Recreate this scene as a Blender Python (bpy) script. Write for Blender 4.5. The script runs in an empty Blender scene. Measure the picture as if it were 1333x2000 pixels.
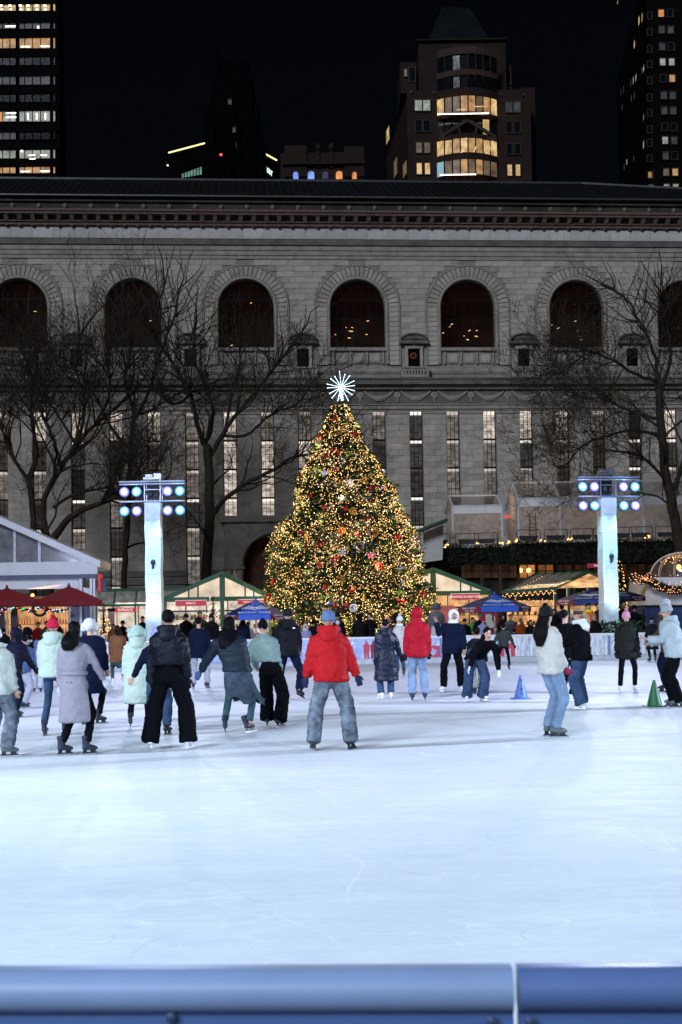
import bpy, bmesh, math, random
import numpy as np
from mathutils import Vector, Matrix, Quaternion, noise

# ------------------------------------------------------------------ camera
SC = bpy.context.scene
COL = SC.collection
FPX, CAM_H = 2600.0, 1.6                       # focal length in photo pixels, eye height
PITCH, ROLL, SHIFT = math.radians(1.8), math.radians(-0.9), 0.06714
cam_data = bpy.data.cameras.new('camera')
cam_data.sensor_fit = 'VERTICAL'
cam_data.sensor_height = 36.0
cam_data.sensor_width = 24.0
cam_data.lens = 36.0 * FPX / 2000.0
cam_data.shift_y = SHIFT
cam_data.clip_start = 0.05
cam_data.clip_end = 2000.0
cam_data.dof.use_dof = True
cam_data.dof.focus_distance = 24.0
cam_data.dof.aperture_fstop = 7.0
CAM = bpy.data.objects.new('camera', cam_data)
COL.objects.link(CAM)
CAM_R = Matrix.Rotation(math.pi / 2 + PITCH, 3, 'X') @ Matrix.Rotation(ROLL, 3, 'Z')
CAM.matrix_world = Matrix.Translation((0, 0, CAM_H)) @ CAM_R.to_4x4()
SC.camera = CAM

# ------------------------------------------------------------------ sky, city-glow sun, exposure
W = bpy.data.worlds.new('World'); SC.world = W; W.use_nodes = True
_n = W.node_tree.nodes; _l = W.node_tree.links
_bg = _n['Background']
_sky = _n.new('ShaderNodeTexSky'); _sky.sky_type = 'NISHITA'; _sky.sun_disc = False
SUN_EL, SUN_ROT = math.radians(34), math.radians(200)
_sky.sun_elevation = math.radians(34); _sky.sun_rotation = SUN_ROT
_sky.air_density = 1.0; _sky.dust_density = 0.4
_l.new(_sky.outputs[0], _bg.inputs[0]); _bg.inputs[1].default_value = 0.0006
sun = bpy.data.lights.new('city_glow', 'SUN'); sun.energy = 1.6; sun.angle = math.radians(14)
sun.color = (0.80, 0.88, 1.0)
sun_o = bpy.data.objects.new('city_glow', sun); COL.objects.link(sun_o)
_d = Vector((-0.35, -0.86, 0.55))              # towards the light: behind the camera, to the left and up
sun_o.rotation_euler = _d.to_track_quat('Z', 'Y').to_euler()
_sky.sun_elevation = math.asin(_d.normalized().z); _sky.sun_rotation = math.atan2(_d.x, _d.y)
SC.view_settings.view_transform = 'Standard'
SC.view_settings.look = 'None'
SC.view_settings.exposure = 0.0
SC.view_settings.gamma = 1.0
SC.view_settings.use_curve_mapping = False
SC.cycles.use_denoising = True
try: SC.cycles.denoiser = 'OPENIMAGEDENOISE'
except Exception: pass
SC.cycles.max_bounces = 5; SC.cycles.diffuse_bounces = 2; SC.cycles.glossy_bounces = 2
SC.cycles.transparent_max_bounces = 12; SC.cycles.transmission_bounces = 3
SC.cycles.sample_clamp_indirect = 3.0; SC.cycles.sample_clamp_direct = 0.0
SC.cycles.caustics_reflective = False; SC.cycles.caustics_refractive = False
SC.cycles.use_light_tree = True
SC.cycles.use_adaptive_sampling = True; SC.cycles.adaptive_threshold = 0.03

# ------------------------------------------------------------------ placing: photo pixel + real depth -> place in the world
def ray(px, py):
    return CAM_R @ Vector(((px - 666.5) / FPX, (1000 - py) / FPX + SHIFT * 2000 / FPX, -1.0))
def at(px, py, Y):
    d = ray(px, py); p = d * (Y / d.y); p.z += CAM_H; return p
def ground(px, py, z=0.0):
    d = ray(px, py); p = d * ((z - CAM_H) / d.z); p.z += CAM_H; return p
def atx(px, Y, z=0.0):
    """a spot on the ground seen at column px at depth Y"""
    p = at(px, 1216, Y); return Vector((p.x, Y, z))

# ------------------------------------------------------------------ objects and tags
RNG = random.Random(7)
def tag(o, label=None, cat=None, group=None, kind=None):
    if label: o['label'] = label
    if cat: o['category'] = cat
    if group: o['group'] = group
    if kind: o['kind'] = kind
    return o
def thing(name, label, cat, loc=(0, 0, 0), rz=0.0, group=None):
    o = bpy.data.objects.new(name, None); COL.objects.link(o)
    o.location = loc; o.rotation_euler = (0, 0, rz); o.empty_display_size = 0.2
    return tag(o, label, cat, group)
def link(name, me, parent=None, mat=None, loc=None, rot=None, scale=None):
    o = bpy.data.objects.new(name, me); COL.objects.link(o)
    if parent is not None: o.parent = parent
    if loc is not None: o.location = loc
    if rot is not None: o.rotation_euler = rot
    if scale is not None: o.scale = scale
    if mat is not None:
        if len(me.materials) == 0: me.materials.append(mat)
        if me.materials[0] is not mat:
            o.material_slots[0].link = 'OBJECT'; o.material_slots[0].material = mat
    return o
def copy_tree(o, parent=None):
    c = o.copy(); COL.objects.link(c); c.parent = parent
    for ch in list(o.children): copy_tree(ch, c)
    return c

TMP = bpy.data.scenes.new('workbench')             # bare scene where shapes are evaluated, removed at the end
def evaluated(o):
    TMP.collection.objects.link(o); vl = TMP.view_layers[0]; vl.update()
    me = bpy.data.meshes.new_from_object(o.evaluated_get(vl.depsgraph)); return me

class MB:
    """collects shapes, builds ONE mesh object"""
    def __init__(self): self.v = []; self.f = []; self.m = []; self.cur = 0
    def face(self, idx): self.f.append(tuple(idx)); self.m.append(self.cur)
    def poly(self, pts):
        b = len(self.v); self.v += [tuple(p) for p in pts]; self.face(range(b, b + len(pts))); return self
    def box(self, c, s, M=None):
        b = len(self.v); hx, hy, hz = s[0] / 2, s[1] / 2, s[2] / 2
        for z in (-hz, hz):
            for x, y in ((-hx, -hy), (hx, -hy), (hx, hy), (-hx, hy)):
                p = Vector((x, y, z))
                if M is not None: p = M @ p
                self.v.append((p.x + c[0], p.y + c[1], p.z + c[2]))
        for f in ((3, 2, 1, 0), (4, 5, 6, 7), (0, 1, 5, 4), (1, 2, 6, 5), (2, 3, 7, 6), (3, 0, 4, 7)):
            self.face([b + i for i in f])
        return self
    def span(self, a, b):
        return self.box([(a[i] + b[i]) / 2 for i in range(3)], [abs(b[i] - a[i]) for i in range(3)])
    def bar(self, a, b, w, h=None, up=(0, 0, 1)):
        a, b = Vector(a), Vector(b); d = b - a; L = d.length
        if L < 1e-6: return self
        z = d / L; x = z.cross(Vector(up))
        if x.length < 1e-4: x = z.cross(Vector((1, 0, 0)))
        x.normalize(); y = z.cross(x)
        M = Matrix((x, y, z)).transposed()
        return self.box((a + b) / 2, (w, h or w, L), M)
    def loft(self, rings, cap=True, closed=True):
        b = len(self.v); n = len(rings[0])
        for r in rings: self.v += [tuple(p) for p in r]
        for i in range(len(rings) - 1):
            for j in range(n if closed else n - 1):
                k = (j + 1) % n
                self.face((b + i * n + j, b + i * n + k, b + (i + 1) * n + k, b + (i + 1) * n + j))
        if cap and closed:
            self.face([b + j for j in reversed(range(n))])
            self.face([b + (len(rings) - 1) * n + j for j in range(n)])
        return self
    def tube(self, pts, rad, seg=8, cap=True, ell=None):
        """ell: optional (sx, sy) world-ish flattening of the ring in its two axes"""
        pts = [Vector(p) for p in pts]
        if not hasattr(rad, '__len__'): rad = [rad] * len(pts)
        rings = []; prev = None
        for i, p in enumerate(pts):
            t = (pts[min(i + 1, len(pts) - 1)] - pts[max(i - 1, 0)])
            t = t.normalized() if t.length > 1e-9 else Vector((0, 0, 1))
            if prev is None:
                x = t.cross(Vector((0, 1, 0)) if abs(t.y) < 0.9 else Vector((1, 0, 0))).normalized()
            else:
                x = (prev - t * prev.dot(t)); x = x.normalized() if x.length > 1e-6 else t.orthogonal().normalized()
            y = t.cross(x); prev = x
            sx, sy = ell if ell else (1, 1)
            rings.append([p + (x * math.cos(a) * sx + y * math.sin(a) * sy) * rad[i]
                          for a in [2 * math.pi * j / seg for j in range(seg)]])
        return self.loft(rings, cap)
    def lathe(self, prof, c=(0, 0, 0), seg=16, cap=True):
        rings = [[(c[0] + r * math.cos(2 * math.pi * j / seg), c[1] + r * math.sin(2 * math.pi * j / seg), c[2] + z)
                  for j in range(seg)] for r, z in prof]
        return self.loft(rings, cap)
    def ellipsoid(self, c, r, seg=12, rows=8, M=None):
        rings = []
        for i in range(rows + 1):
            a = -math.pi / 2 + math.pi * i / rows
            cr = max(math.cos(a), 0.03); ring = []
            for j in range(seg):
                t = 2 * math.pi * j / seg
                p = Vector((r[0] * cr * math.cos(t), r[1] * cr * math.sin(t), r[2] * math.sin(a)))
                if M is not None: p = M @ p
                ring.append((c[0] + p.x, c[1] + p.y, c[2] + p.z))
            rings.append(ring)
        return self.loft(rings, True)
    def octa(self, c, r):
        b = len(self.v); x, y, z = c
        self.v += [(x + r, y, z), (x - r, y, z), (x, y + r, z), (x, y - r, z), (x, y, z + r), (x, y, z - r)]
        for f in ((0, 2, 4), (2, 1, 4), (1, 3, 4), (3, 0, 4), (2, 0, 5), (1, 2, 5), (3, 1, 5), (0, 3, 5)):
            self.face([b + i for i in f])
        return self
    def prism(self, poly, d):
        """poly: 3-D points, d: thickness vector"""
        n = len(poly); b = len(self.v); d = Vector(d)
        self.v += [tuple(p) for p in poly] + [tuple(Vector(p) + d) for p in poly]
        self.face(list(reversed(range(b, b + n)))); self.face(range(b + n, b + 2 * n))
        for i in range(n):
            j = (i + 1) % n; self.face((b + i, b + j, b + n + j, b + n + i))
        return self
    def torus(self, c, R, r, seg=24, rs=6, M=None):
        rings = []
        for i in range(seg):
            a = 2 * math.pi * i / seg; ring = []
            for j in range(rs):
                t = 2 * math.pi * j / rs
                p = Vector(((R + r * math.cos(t)) * math.cos(a), (R + r * math.cos(t)) * math.sin(a), r * math.sin(t)))
                if M is not None: p = M @ p
                ring.append((c[0] + p.x, c[1] + p.y, c[2] + p.z))
            rings.append(ring)
        rings.append(rings[0])
        return self.loft(rings, False)
    def mesh(self, name, mats=None, smooth=False, angle=None, fix=True):
        me = bpy.data.meshes.new(name); me.from_pydata(self.v, [], self.f)
        for m in (mats if isinstance(mats, (list, tuple)) else [mats] if mats else []): me.materials.append(m)
        if any(self.m): me.polygons.foreach_set('material_index', self.m)
        if fix:
            bm = bmesh.new(); bm.from_mesh(me); bmesh.ops.recalc_face_normals(bm, faces=bm.faces); bm.to_mesh(me); bm.free()
        if smooth:
            me.polygons.foreach_set('use_smooth', [True] * len(me.polygons))
            if angle:
                try: me.set_sharp_from_angle(angle=math.radians(angle))
                except Exception: pass
        me.update(); return me
    def build(self, name, mats, parent=None, smooth=False, angle=None, loc=None, rot=None, fix=True):
        return link(name, self.mesh(name, mats, smooth, angle, fix), parent, None, loc, rot)

# ------------------------------------------------------------------ materials
MATS = {}
def _nt(name):
    m = bpy.data.materials.new(name); m.use_nodes = True
    nt = m.node_tree; return m, nt, nt.nodes, nt.links, nt.nodes['Principled BSDF']
def srgb(h):
    """0-255 sRGB triple -> linear"""
    return tuple((c / 255 / 12.92 if c / 255 <= 0.04045 else ((c / 255 + 0.055) / 1.055) ** 2.4) for c in h)
def M(name, col, rough=0.6, metal=0.0, var=0.2, scale=3.0, bump=0.0, bscale=20.0, spec=0.4, stretch=(1, 1, 1), island=0.0,
      trans=0.0, sheen=0.0):
    """principled surface with noise-mottled colour, roughness breakup and fine relief"""
    if name in MATS: return MATS[name]
    m, nt, N, L, B = _nt(name)
    B.inputs['Metallic'].default_value = metal; B.inputs['Roughness'].default_value = rough
    B.inputs['Specular IOR Level'].default_value = spec
    if trans: B.inputs['Transmission Weight'].default_value = trans
    if sheen: B.inputs['Sheen Weight'].default_value = sheen
    tc = N.new('ShaderNodeTexCoord'); mp = N.new('ShaderNodeMapping'); mp.inputs['Scale'].default_value = stretch
    L.new(tc.outputs['Object'], mp.inputs[0])
    nz = N.new('ShaderNodeTexNoise'); nz.inputs['Scale'].default_value = scale; nz.inputs['Detail'].default_value = 6
    nz.inputs['Roughness'].default_value = 0.65
    L.new(mp.outputs[0], nz.inputs['Vector'])
    rp = N.new('ShaderNodeMapRange'); rp.inputs[1].default_value = 0.28; rp.inputs[2].default_value = 0.72
    rp.inputs[3].default_value = 1 - var; rp.inputs[4].default_value = 1 + var
    L.new(nz.outputs[0], rp.inputs[0])
    mul = N.new('ShaderNodeVectorMath'); mul.operation = 'SCALE'; mul.inputs[0].default_value = col
    fac = rp.outputs[0]
    if island:
        g = N.new('ShaderNodeNewGeometry'); oi = N.new('ShaderNodeObjectInfo')
        ad = N.new('ShaderNodeMath'); ad.operation = 'ADD'; L.new(g.outputs['Random Per Island'], ad.inputs[0]); L.new(oi.outputs['Random'], ad.inputs[1])
        fr = N.new('ShaderNodeMath'); fr.operation = 'FRACT'; L.new(ad.outputs[0], fr.inputs[0])
        mr = N.new('ShaderNodeMapRange'); mr.inputs[3].default_value = 1 - island; mr.inputs[4].default_value = 1 + island
        L.new(fr.outputs[0], mr.inputs[0])
        mm = N.new('ShaderNodeMath'); mm.operation = 'MULTIPLY'; L.new(fac, mm.inputs[0]); L.new(mr.outputs[0], mm.inputs[1]); fac = mm.outputs[0]
    L.new(fac, mul.inputs['Scale']); L.new(mul.outputs[0], B.inputs['Base Color'])
    rr = N.new('ShaderNodeMapRange'); rr.inputs[3].default_value = max(0.02, rough - 0.12); rr.inputs[4].default_value = min(1, rough + 0.12)
    L.new(nz.outputs[0], rr.inputs[0]); L.new(rr.outputs[0], B.inputs['Roughness'])
    if bump:
        n2 = N.new('ShaderNodeTexNoise'); n2.inputs['Scale'].default_value = bscale; n2.inputs['Detail'].default_value = 4
        L.new(mp.outputs[0], n2.inputs['Vector'])
        bp = N.new('ShaderNodeBump'); bp.inputs['Strength'].default_value = bump; bp.inputs['Distance'].default_value = 0.02
        L.new(n2.outputs[0], bp.inputs['Height']); L.new(bp.outputs[0], B.inputs['Normal'])
    MATS[name] = m; return m
def EM(name, col, strength, sample=False, var=0.0, scale=3.0):
    """glowing surface"""
    if name in MATS: return MATS[name]
    m, nt, N, L, B = _nt(name)
    B.inputs['Base Color'].default_value = (0.02, 0.02, 0.02, 1)
    B.inputs['Emission Color'].default_value = (*col, 1); B.inputs['Emission Strength'].default_value = strength
    if var:
        tc = N.new('ShaderNodeTexCoord'); nz = N.new('ShaderNodeTexNoise'); nz.inputs['Scale'].default_value = scale
        nz.inputs['Detail'].default_value = 5
        L.new(tc.outputs['Object'], nz.inputs['Vector'])
        rp = N.new('ShaderNodeMapRange'); rp.inputs[1].default_value = 0.3; rp.inputs[2].default_value = 0.7
        rp.inputs[3].default_value = strength * (1 - var); rp.inputs[4].default_value = strength * (1 + var)
        L.new(nz.outputs[0], rp.inputs[0]); L.new(rp.outputs[0], B.inputs['Emission Strength'])
    m.cycles.emission_sampling = 'AUTO' if sample else 'NONE'
    MATS[name] = m; return m
def CLEAR(name, tint=(1, 1, 1), gloss=0.12, rough=0.05, film=0.0, film_col=(0.8, 0.8, 0.8)):
    """thin clear sheet: see-through, with sheen and an optional milky film"""
    if name in MATS: return MATS[name]
    m, nt, N, L, B = _nt(name); N.remove(B)
    out = N['Material Output']
    t = N.new('ShaderNodeBsdfTransparent'); t.inputs[0].default_value = (*tint, 1)
    g = N.new('ShaderNodeBsdfGlossy'); g.inputs['Roughness'].default_value = rough
    mx = N.new('ShaderNodeMixShader'); mx.inputs[0].default_value = gloss
    L.new(t.outputs[0], mx.inputs[1]); L.new(g.outputs[0], mx.inputs[2]); last = mx
    if film:
        d = N.new('ShaderNodeBsdfDiffuse'); d.inputs[0].default_value = (*film_col, 1)
        tr = N.new('ShaderNodeBsdfTranslucent'); tr.inputs[0].default_value = (*film_col, 1)
        a = N.new('ShaderNodeMixShader'); a.inputs[0].default_value = 0.5; L.new(d.outputs[0], a.inputs[1]); L.new(tr.outputs[0], a.inputs[2])
        tc = N.new('ShaderNodeTexCoord'); nz = N.new('ShaderNodeTexNoise'); nz.inputs['Scale'].default_value = 2.5; nz.inputs['Detail'].default_value = 4
        L.new(tc.outputs['Object'], nz.inputs['Vector'])
        rp = N.new('ShaderNodeMapRange'); rp.inputs[1].default_value = 0.3; rp.inputs[2].default_value = 0.7
        rp.inputs[3].default_value = film * 0.5; rp.inputs[4].default_value = min(1, film * 1.5); L.new(nz.outputs[0], rp.inputs[0])
        b2 = N.new('ShaderNodeMixShader'); L.new(rp.outputs[0], b2.inputs[0]); L.new(mx.outputs[0], b2.inputs[1]); L.new(a.outputs[0], b2.inputs[2]); last = b2
    L.new(last.outputs[0], out.inputs[0]); MATS[name] = m; return m
def TEXT(name, s, mat, size, parent, loc, rot, depth=0.004, align='CENTER', sx=1.0):
    c = bpy.data.curves.new(name, 'FONT'); c.body = s; c.size = size; c.align_x = align; c.align_y = 'CENTER'
    c.extrude = depth; c.resolution_u = 3
    o = bpy.data.objects.new(name, c); me = evaluated(o)
    bpy.data.objects.remove(o); bpy.data.curves.remove(c)
    me.materials.clear(); me.materials.append(mat)
    return link(name, me, parent, None, loc, rot, (sx, 1, 1))
def lamp(name, kind, energy, col, loc, parent=None, size=0.1, aim=None, cone=60, blend=0.6):
    d = bpy.data.lights.new(name, kind); d.energy = energy; d.color = col
    if kind == 'SPOT': d.spot_size = math.radians(cone); d.spot_blend = blend; d.shadow_soft_size = size
    elif kind == 'POINT': d.shadow_soft_size = size
    elif kind == 'AREA': d.size = size
    o = bpy.data.objects.new(name, d); COL.objects.link(o); o.location = loc
    if aim is not None: o.rotation_euler = (Vector(loc) - Vector(aim)).to_track_quat('Z', 'Y').to_euler()
    if parent is not None: o.parent = parent
    return o
UNIT = MB().box((0, 0, 0), (1, 1, 1)).mesh('unit_block')
# ================================================================== ground, ice, rink boards
pave = M('paving', (0.045, 0.045, 0.05), 0.75, var=0.4, scale=1.2, bump=0.3)
g = MB().poly([(-700, -200, -0.02), (700, -200, -0.02), (700, 900, -0.02), (-700, 900, -0.02)]).build('ground', pave)
tag(g, 'dark paved ground of the park around the rink', 'ground', kind='structure')

def ice_material():
    m, nt, N, L, B = _nt('ice')
    tc = N.new('ShaderNodeTexCoord')
    def nz(scale, st, det=6, rough=0.6):
        mp = N.new('ShaderNodeMapping'); mp.inputs['Scale'].default_value = st
        mp.inputs['Rotation'].default_value = (0, 0, RNG.uniform(-0.3, 0.3))
        L.new(tc.outputs['Object'], mp.inputs[0])
        n = N.new('ShaderNodeTexNoise'); n.inputs['Scale'].default_value = scale; n.inputs['Detail'].default_value = det
        n.inputs['Roughness'].default_value = rough; n.inputs['Distortion'].default_value = 0.6
        L.new(mp.outputs[0], n.inputs['Vector']); return n.outputs[0]
    wear = nz(0.16, (1, 0.55, 1)); streak = nz(1.6, (0.6, 2.2, 1), 8, 0.7); fine = nz(9.0, (0.8, 3.0, 1), 6, 0.75)
    cut = nz(3.2, (0.12, 6.0, 1), 5, 0.8)
    def rng(s, a, b, c, d):
        r = N.new('ShaderNodeMapRange'); r.inputs[1].default_value = a; r.inputs[2].default_value = b
        r.inputs[3].default_value = c; r.inputs[4].default_value = d; L.new(s, r.inputs[0]); return r.outputs[0]
    def mth(op, a, b):
        n = N.new('ShaderNodeMath'); n.operation = op
        for i, s in enumerate((a, b)):
            if isinstance(s, (int, float)): n.inputs[i].default_value = s
            else: L.new(s, n.inputs[i])
        return n.outputs[0]
    dirt = mth('MULTIPLY', rng(wear, 0.35, 0.7, 0.0, 1.0), rng(streak, 0.35, 0.65, 0.15, 1.0))
    mix = N.new('ShaderNodeMix'); mix.data_type = 'RGBA'
    mix.inputs[6].default_value = (0.76, 0.81, 0.87, 1); mix.inputs[7].default_value = (0.50, 0.56, 0.68, 1)
    L.new(mth('ADD', mth('MULTIPLY', dirt, 0.75), rng(fine, 0.4, 0.7, 0.0, 0.18)), mix.inputs[0])
    # skate cuts: thin curved lines where slow noises cross their middle, broken up by a finer one
    def cuts(scale, st, w):
        c = nz(scale, st, 1, 0.3); d = mth('ABSOLUTE', mth('SUBTRACT', c, 0.5), 0); return rng(d, 0.0, w, 1.0, 0.0)
    lines = cuts(0.55, (1, 0.8, 1), 0.0035)
    for sc_, st_, w_ in ((0.8, (0.5, 1.3, 1), 0.004), (1.3, (0.9, 0.7, 1), 0.006), (0.4, (1.4, 0.6, 1), 0.0026), (2.1, (0.4, 1.2, 1), 0.008), (1.0, (0.3, 2.0, 1), 0.005), (1.7, (0.25, 2.4, 1), 0.007), (0.6, (0.35, 1.8, 1), 0.003)): lines = mth('MAXIMUM', lines, cuts(sc_, st_, w_))
    brk = rng(nz(1.7, (1, 1, 1)), 0.42, 0.6, 0.0, 1.0); lines = mth('MULTIPLY', lines, brk)
    snow = mth('MULTIPLY', rng(nz(0.5, (0.7, 1.6, 1), 8, 0.75), 0.56, 0.68, 0.0, 1.0), rng(fine, 0.35, 0.65, 0.3, 1.0))
    mix2 = N.new('ShaderNodeMix'); mix2.data_type = 'RGBA'; mix2.inputs[7].default_value = (0.93, 0.95, 0.97, 1)
    L.new(mix.outputs[2], mix2.inputs[6]); L.new(mth('MINIMUM', mth('ADD', mth('MULTIPLY', lines, 0.5), mth('MULTIPLY', snow, 0.6)), 1.0), mix2.inputs[0])
    dk = cuts(0.7, (0.8, 1.1, 1), 0.004)
    for sc_, st_, w_ in ((1.1, (0.45, 1.5, 1), 0.005), (1.9, (0.3, 1.6, 1), 0.008), (0.5, (0.5, 1.2, 1), 0.003)): dk = mth('MAXIMUM', dk, cuts(sc_, st_, w_))
    dk = mth('MULTIPLY', dk, rng(nz(1.2, (1, 1, 1)), 0.45, 0.62, 0.0, 0.35))
    mix3 = N.new('ShaderNodeMix'); mix3.data_type = 'RGBA'; mix3.inputs[7].default_value = (0.42, 0.50, 0.62, 1)
    L.new(mix2.outputs[2], mix3.inputs[6]); L.new(dk, mix3.inputs[0]); L.new(mix3.outputs[2], B.inputs['Base Color'])
    L.new(rng(streak, 0.3, 0.7, 0.5, 0.75), B.inputs['Roughness'])
    B.inputs['Specular IOR Level'].default_value = 0.12
    bp = N.new('ShaderNodeBump'); bp.inputs['Strength'].default_value = 0.16; bp.inputs['Distance'].default_value = 0.01
    L.new(mth('ADD', mth('ADD', fine, cut), mth('MULTIPLY', lines, 1.5)), bp.inputs['Height']); L.new(bp.outputs[0], B.inputs['Normal'])
    return m
ICE = ice_material()
BOARD = [(-17.0, 42.5), (-15.2, 45.2), (-12.6, 46.2), (-8.4, 47.1), (-5.0, 48.6), (-1.6, 50.4), (1.6, 51.2), (6.0, 51.15), (10.2, 50.95), (14.6, 50.8), (17.5, 49.0), (18.6, 45.5)]
poly = [(-17.0, 2.0), (18.6, 2.0)] + list(reversed(BOARD))
ice = MB().poly([(x, y, 0.0) for x, y in poly]).build('ice_rink', ICE)
tag(ice, 'scratched pale blue ice sheet of the skating rink', 'ice', kind='structure')

# ---- far boards: one panel after another, posts between, kick strip below, cap rail on top
def board_print(name, kind):
    m, nt, N, L, B = _nt(name)
    tc = N.new('ShaderNodeTexCoord'); mp = N.new('ShaderNodeMapping'); L.new(tc.outputs['Object'], mp.inputs[0])
    mp.inputs['Scale'].default_value = (9, 1, 1.1) if kind == 'frost' else (2.0, 1, 2.0)
    n = N.new('ShaderNodeTexNoise'); n.inputs['Scale'].default_value = 2.2; n.inputs['Detail'].default_value = 8; n.inputs['Distortion'].default_value = 1.2
    L.new(mp.outputs[0], n.inputs['Vector'])
    r = N.new('ShaderNodeValToRGB'); e = r.color_ramp.elements
    if kind == 'frost':
        e[0].position, e[0].color = 0.36, (0.34, 0.42, 0.55, 1); e[1].position, e[1].color = 0.58, (0.85, 0.88, 0.92, 1)
    elif kind == 'blue':
        e[0].position, e[0].color = 0.35, (0.30, 0.40, 0.72, 1); e[1].position, e[1].color = 0.62, (0.50, 0.60, 0.82, 1)
        x = e.new(0.70); x.color = (0.75, 0.8, 0.9, 1)
    else:
        e[0].position, e[0].color = 0.3, (0.72, 0.78, 0.9, 1); e[1].position, e[1].color = 0.7, (0.80, 0.85, 0.90, 1)
    L.new(n.outputs[0], r.inputs[0]); L.new(r.outputs[0], B.inputs['Base Color']); B.inputs['Roughness'].default_value = 0.35
    return m
PR = {k: board_print('board_' + k, k) for k in ('frost', 'blue', 'pale')}
rail_w = M('board_rail_white', (0.82, 0.85, 0.9), 0.4, var=0.08)
kick = M('board_kick_strip', (0.50, 0.54, 0.60), 0.5, var=0.2)
post_b = M('board_post_blue', (0.20, 0.28, 0.50), 0.4)
boards = thing('rink_boards', 'white and blue printed boards along the far edge of the ice', 'boards', (0, 0, 0))
def along(path, step):
    pts = []; acc = 0
    for (a, b) in zip(path[:-1], path[1:]):
        a, b = Vector((*a, 0)), Vector((*b, 0)); n = max(1, round((b - a).length / step))
        for i in range(n): pts.append(a.lerp(b, i / n))
    pts.append(Vector((*path[-1], 0))); return pts
BP = along(BOARD, 2.3)
for i, (a, b) in enumerate(zip(BP[:-1], BP[1:])):
    d = b - a; ang = math.atan2(d.y, d.x); mid = (a + b) / 2; L_ = d.length
    kind = 'frost' if (mid.x < -4.5 or mid.x > 7.0) else ('blue' if mid.x < 3.6 else 'pale')
    MB().span((-L_ / 2 + 0.02, 0.0, 0.2), (L_ / 2 - 0.02, 0.05, 0.94)).build('board_panel', PR[kind], boards, loc=mid, rot=(0, 0, ang))
    MB().span((-L_ / 2, -0.03, 0.0), (L_ / 2, 0.05, 0.19)).build('kick_strip', kick, boards, loc=mid, rot=(0, 0, ang))
    MB().tube([(-L_ / 2, 0.03, 0.985), (L_ / 2, 0.03, 0.985)], 0.055, 8).build('cap_rail', rail_w, boards, True, 40, loc=mid, rot=(0, 0, ang))
    MB().span((-0.05, -0.035, 0.19), (0.05, 0.07, 0.95)).build('post', post_b if i % 3 else rail_w, boards, loc=a, rot=(0, 0, ang))

# ---- near barrier: padded round top rail in two lengths and the panels under it
pad_a = M('padded_rail_vinyl', (0.25, 0.34, 0.56), 0.42, var=0.10, scale=2, spec=0.5)
pan_a = M('barrier_panel_vinyl', (0.075, 0.14, 0.34), 0.5, var=0.08, scale=2)
pad_b = M('padded_rail_right_blue', (0.11, 0.175, 0.39), 0.34, var=0.10, scale=2, spec=0.5)  # right-hand length, a deeper blue than the left
bar_t = thing('near_barrier', 'blue grey padded rink barrier with rounded top across the foreground', 'barrier', (0, 2.07, 0), math.radians(-2.5))
jx = (990 - 666.5) / FPX * 2.07
for x0, x1 in ((-9.0, jx - 0.004), (jx + 0.004, 9.0)):
    prof = []
    for k in range(17):                             # D-shaped cushion, round to the front and top
        a = math.pi * (-0.62 + 1.28 * k / 16); prof.append((-math.cos(a) * 0.034, 1.034 + math.sin(a) * 0.034))
    prof += [(0.038, 1.064), (0.044, 1.004)]
    MB().loft([[(x, y, z) for y, z in prof] for x in (x0, x0 + 0.006, (x0 + x1) / 2, x1 - 0.006, x1)]).build('padded_rail', pad_a if x0 < 0 else pad_b, bar_t, True, 50)
    MB().span((x0, -0.012, 0.02), (x1, 0.03, 1.02)).build('barrier_panel', pan_a, bar_t)
sc_m = M('screw_metal', (0.05, 0.08, 0.16), 0.5, 0.3)
for px in (330, 965, 1040):
    p = at(px, 2002, 2.03)
    MB().lathe([(0.0, 0.0), (0.009, 0.0), (0.009, 0.004), (0.004, 0.007)], seg=12).build('bolt', sc_m, bar_t, True, 40, loc=(p.x, -0.013, p.z), rot=(math.pi / 2, 0, 0))

# red and white figures printed on the far boards
prn = M('board_print_red', (.62, .06, .12), .5, var=.1); prw = M('board_print_white', (.72, .76, .82), .5)
def on_board(px, dz=0.0):
    d = ray(px, 1280); best = None
    for a, b in zip(BP[:-1], BP[1:]):
        for q in np.linspace(0, 1, 25):
            p = a.lerp(b, q); e = abs(p.x / p.y - d.x / d.y)
            if best is None or e < best[0]: best = (e, p, math.atan2(b.y - a.y, b.x - a.x))
    return best[1], best[2]
def board_fig(name, px, polys, m_):
    p, a = on_board(px); f = MB()
    for pl in polys: f.prism([(x, -.012 - .002 * (len(f.v) % 5), z) for x, z in pl], (0, .009, 0))
    return f.build(name, m_, boards, loc=p, rot=(0, 0, a))
ell = lambda cx, cz, rx, rz, n=12: [(cx + rx * math.cos(2 * math.pi * i / n), cz + rz * math.sin(2 * math.pi * i / n)) for i in range(n)]
board_fig('fountain_print', 856, [[(-.30, .22), (.30, .22), (.26, .30), (-.26, .30)], [(-.18, .30), (.18, .30), (.07, .42), (.07, .5), (-.07, .5), (-.07, .42)], [(-.12, .5), (.12, .5), (.34, .62), (.34, .66), (-.34, .66), (-.34, .62)]], prn)
board_fig('fountain_jet_print', 856, [[(-.12, .66), (.12, .66), (.04, .74), (0, .9), (-.04, .74)]], prw)
for px, m_ in ((714, prn), (727, prw), (733, prn)): board_fig('skater_print', px, [ell(0, .83, .045, .055), [(-.11, .45), (.11, .45), (.12, .7), (.06, .78), (-.06, .78), (-.12, .7)], [(-.09, .21), (-.02, .21), (-.01, .45), (-.1, .45)], [(.02, .21), (.09, .21), (.1, .45), (.01, .45)]], m_)
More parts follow.
